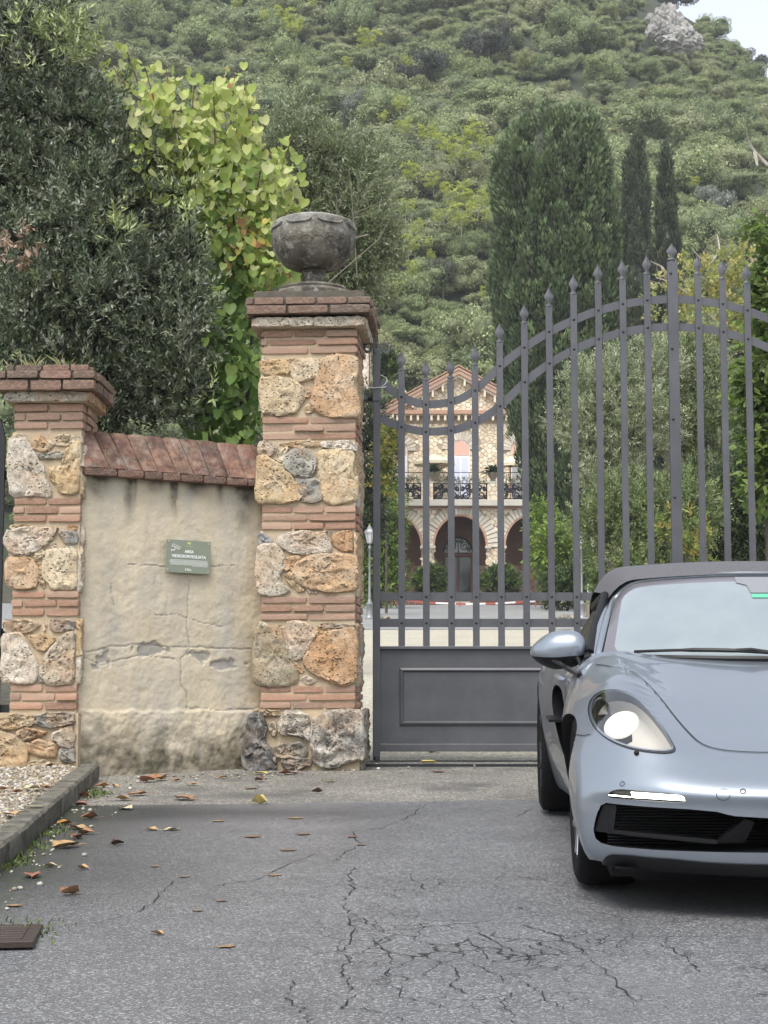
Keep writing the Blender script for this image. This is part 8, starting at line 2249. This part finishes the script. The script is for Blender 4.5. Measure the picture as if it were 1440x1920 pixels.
# ---------------------------------------------------------------- fallen leaves, each one a thing
def fallen_leaves():
    BR, TAN, YEL, RED, DK, PALE_ = (.30, .15, .07), (.42, .27, .13), (.50, .40, .12), (.27, .11, .065), (.06, .035, .025), (.55, .46, .28)
    near = {'k': 'beside the kerb', 'w': 'at the foot of the plaster wall', 'a': 'on the pale apron', 'r': 'on the asphalt', 'p': 'at the foot of the urn pier', 'b': 'on the gravel behind the kerb', 't': 'on top of the kerb'}
    Ls = [(487, 1508, 15, YEL, 'curled golden leaf standing up on the pale apron', 1.0), (323, 1557, 16, PALE_, 'pale yellow leaf with a dark stem on the asphalt', .2), (219, 1585, 13, DK, 'blackened curled leaf on the asphalt', .7), (131, 1679, 22, BR, 'big folded brown leaf near the drain', .9),
          (60, 1645, 22, RED, 'flat reddish brown leaf left of the folded leaf', .35), (25, 1699, 16, TAN, 'tan leaf above the drain cover', .1), (155, 1630, 11, TAN, 'small tan leaf standing near the folded leaf', .6), (94, 1626, 13, PALE_, 'pale curled leaf below the row of leaves', .5),
          (295, 1753, 13, TAN, 'lone pale brown curled leaf in the middle of the asphalt', .6), (425, 1776, 17, TAN, 'flat tan leaf nearest the camera', .1), (122, 1590, 28, TAN, 'long tan leaf reaching from the kerb', .4), (143, 1573, 15, RED, 'red brown leaf against the kerb, lowest of the heap', .6),
          (160, 1565, 16, BR, 'brown leaf in the heap beside the kerb', .6), (145, 1555, 20, TAN, 'tan leaf lying across the heap beside the kerb', .3), (168, 1536, 16, BR, 'upright orange brown leaf on the heap beside the kerb', .9), (120, 1547, 14, (.42, .20, .06), 'orange leaf tucked under the kerb', .5),
          (152, 1512, 12, RED, 'dark red leaf pressed to the kerb below the moss', .8), (158, 1495, 10, (.20, .07, .05), 'deep red upright leaf beside the moss', 1.0), (192, 1476, 12, (.45, .22, .07), 'orange leaf at the kerb end by the moss', .7), (230, 1500, 16, TAN, 'tan leaf on the apron next to the kerb end', .4),
          (236, 1518, 17, PALE_, 'cream leaf on the apron edge', .2), (258, 1491, 18, BR, 'brown leaf lying flat near the wall', .3), (345, 1499, 22, BR, 'long brown leaf in the middle of the apron', .2), (277, 1466, 17, RED, 'red brown leaf heap at the wall foot', .6), (300, 1463, 17, (.42, .23, .08), 'orange brown leaf at the wall foot', .6),
          (216, 1476, 9, TAN, 'small tan leaf at the wall foot beside the kerb', .6), (330, 1465, 9, BR, 'small brown leaf at the wall foot', .4), (360, 1472, 11, TAN, 'small tan leaf near the wall', .2), (418, 1459, 8, (.45, .26, .08), 'tiny orange leaf beside the pier foot', .6),
          (490, 1452, 13, YEL, 'yellow leaf at the left foot of the urn pier', .3), (487, 1465, 11, (.12, .06, .04), 'dark curled leaf before the urn pier', .8), (537, 1452, 18, RED, 'red leaf at the middle of the urn pier foot', .3), (470, 1478, 14, BR, 'flat brown leaf in front of the urn pier', .1), (595, 1487, 10, DK, 'black shrivelled leaf on the apron right of the pier', .9),
          (617, 1465, 11, TAN, 'thin tan leaf right of the urn pier', .1), (802, 1432, 14, YEL, 'golden leaf on the gate track', .4), (822, 1447, 14, RED, 'flat brown leaf just in front of the gate track', .1), (810, 1412, 9, BR, 'brown leaf under the gate foot', .6),
          (410, 1540, 13, TAN, 'wet tan leaf on the dark edge of the asphalt', .05), (555, 1535, 14, TAN, 'wet tan leaf below the middle of the apron edge', .1), (473, 1570, 15, BR, 'wet brown leaf on the upper asphalt', .1), (540, 1595, 15, (.28, .17, .11), 'soaked brown leaf left of the long crack', .03),
          (570, 1565, 14, (.26, .15, .10), 'soaked dark leaf above the long crack', .03), (660, 1570, 12, (.30, .13, .09), 'soaked reddish leaf in the long crack', .03), (677, 1585, 9, (.32, .14, .09), 'tiny soaked red leaf in the long crack', .03), (290, 1625, 10, TAN, 'small wet tan leaf in the middle of the damp asphalt', .05),
          (345, 1645, 10, (.30, .18, .12), 'small soaked leaf on the asphalt', .03), (515, 1642, 13, TAN, 'thin wet leaf on the middle asphalt', .05), (415, 1690, 9, (.26, .15, .11), 'small soaked brown leaf on the middle asphalt', .03), (370, 1708, 12, (.34, .24, .17), 'soaked pale leaf on the middle asphalt', .03),
          (30, 1487, 13, BR, 'brown leaf on the gravel bed', .4), (60, 1480, 18, PALE_, 'pale leaf on the gravel bed', .3), (80, 1478, 9, TAN, 'tan leaf on the gravel near the kerb', .6), (20, 1530, 20, TAN, 'large tan leaf on the gravel at the left edge', .3), (45, 1527, 12, PALE_, 'cream leaf on the gravel beside the kerb', .4),
          (66, 1512, 16, PALE_, 'pale flat leaf lying on the kerb stone', .1), (8, 1482, 10, BR, 'brown leaf on the gravel at the left edge', .5), (88, 1479, 9, RED, 'reddish leaf on the gravel under the short pier', .7), (285, 1557, 13, TAN, 'thin tan leaf beside the pale yellow leaf', .3)]
    lm = NB('dry_leaf'); vein = lm.noise(30, 4); dry = lm.fin(lm.mix(lm.ramp(vein, [(.35, .3), (.65, 0)]), lm.objcolor(), (.10, .05, .03)), .6)
    seenl = set()
    for i, (u, v, s_, col, label, curl) in enumerate(Ls):
        c = ground_px2(u, v)
        on_bed = c[0] < near_kerb_x(c[1]) - .01
        if on_bed: 
            # the gravel bed and the kerb top lie higher than the road
            for _ in range(3):
                r = ray(u, v); a, b = 2.0, 14.0
                for _ in range(40):
                    m = (a + b) / 2
                    if CAM_Z + r[2] / r[1] * m > ground_z(m) + (.11 if 'kerb stone' in label else .09): a = m
                    else: b = m
                c = CAM + r * (a / r[1])
        size = max(.045, s_ * c[1] / F_PX * 2.1)
        n_ = 9; V = []; R = random.Random(i)
        cu = curl * R.uniform(1.2, 2.0)
        for k in range(n_ + 1):
            t = k / n_; w = (.36 * math.sin(math.pi * (t * .92 + .06)) ** .8) * (1 + .22 * math.sin(t * 14 + i)) + .01
            for e in (-1, -.5, 0, .5, 1):
                x = (t - .5); yy = e * w
                z = .04 + cu * .26 * e * e * math.sin(math.pi * t) + curl * .45 * (x * x) * R.uniform(.8, 1.2) + .03 * math.sin(9 * t + 3 * e + i)
                V.append((x * size, yy * size * (1 - .25 * curl), max(z, .015) * size * (.25 if curl < .12 else 1)))
        Fs = [(k * 5 + e, (k + 1) * 5 + e, (k + 1) * 5 + e + 1, k * 5 + e + 1) for k in range(n_) for e in range(4)]
        st = [(-.5 * size, 0, .02 * size), (-.68 * size, .03 * size, .05 * size), (-.84 * size, .08 * size, .03 * size)]
        m = MB(); m.add(V, Fs); m.tube(st, .012 * size, 4); me = m.mesh('fallen_leaf', 60); me.materials.append(dry)
        o = bpy.data.objects.new('fallen_leaf', me); COL.objects.link(o)
        o.location = (c[0], c[1], c[2] + .003); o.rotation_euler = (R.gauss(0, .10 * curl), R.gauss(0, .10 * curl), R.gauss(0, .7) + (math.pi if R.random() < .5 else 0)); o.color = (*(np.array(col) * R.uniform(.9, 1.1) * (.62 if curl < .12 else 1)), 1)
        tag(o, label, 'leaf', 'fallen autumn leaves')
fallen_leaves()
# small weeds and moss on the short pier's cap
def cap_weeds():
    root = empty('cap_weeds', (0, 0, 0)); tag(root, 'dry grass tufts and moss growing on the cap of the short pier', 'weeds')
    V = []; Fq = []; C = []; k = 0
    for u, n_, h0 in ((55, 26, .12), (115, 22, .10), (145, 14, .05), (85, 12, .05), (20, 10, .06)):
        p = P(u, 688, SP_Y + .05)
        for _ in range(n_):
            x, y = p[0] + rng.gauss(0, .03), p[1] + rng.gauss(.05, .05); z = p[2] - .01; h = h0 * rng.uniform(.4, 1.1); l = h * rng.gauss(0, .45)
            V += [(x - .002, y, z), (x + .002, y, z), (x + l * .5 + .0015, y, z + h * .65), (x + l, y, z + h)]; Fq.append((k, k + 1, k + 2, k + 3)); k += 4
            C += [np.array(rng.choice([(.25, .22, .10), (.14, .16, .05), (.30, .27, .15)]))] * 4
    o = link('grass_blades', np_mesh('g', V, Fq, False, np.array(C)), root, M_MOSS); o['kind'] = 'stuff'
cap_weeds()
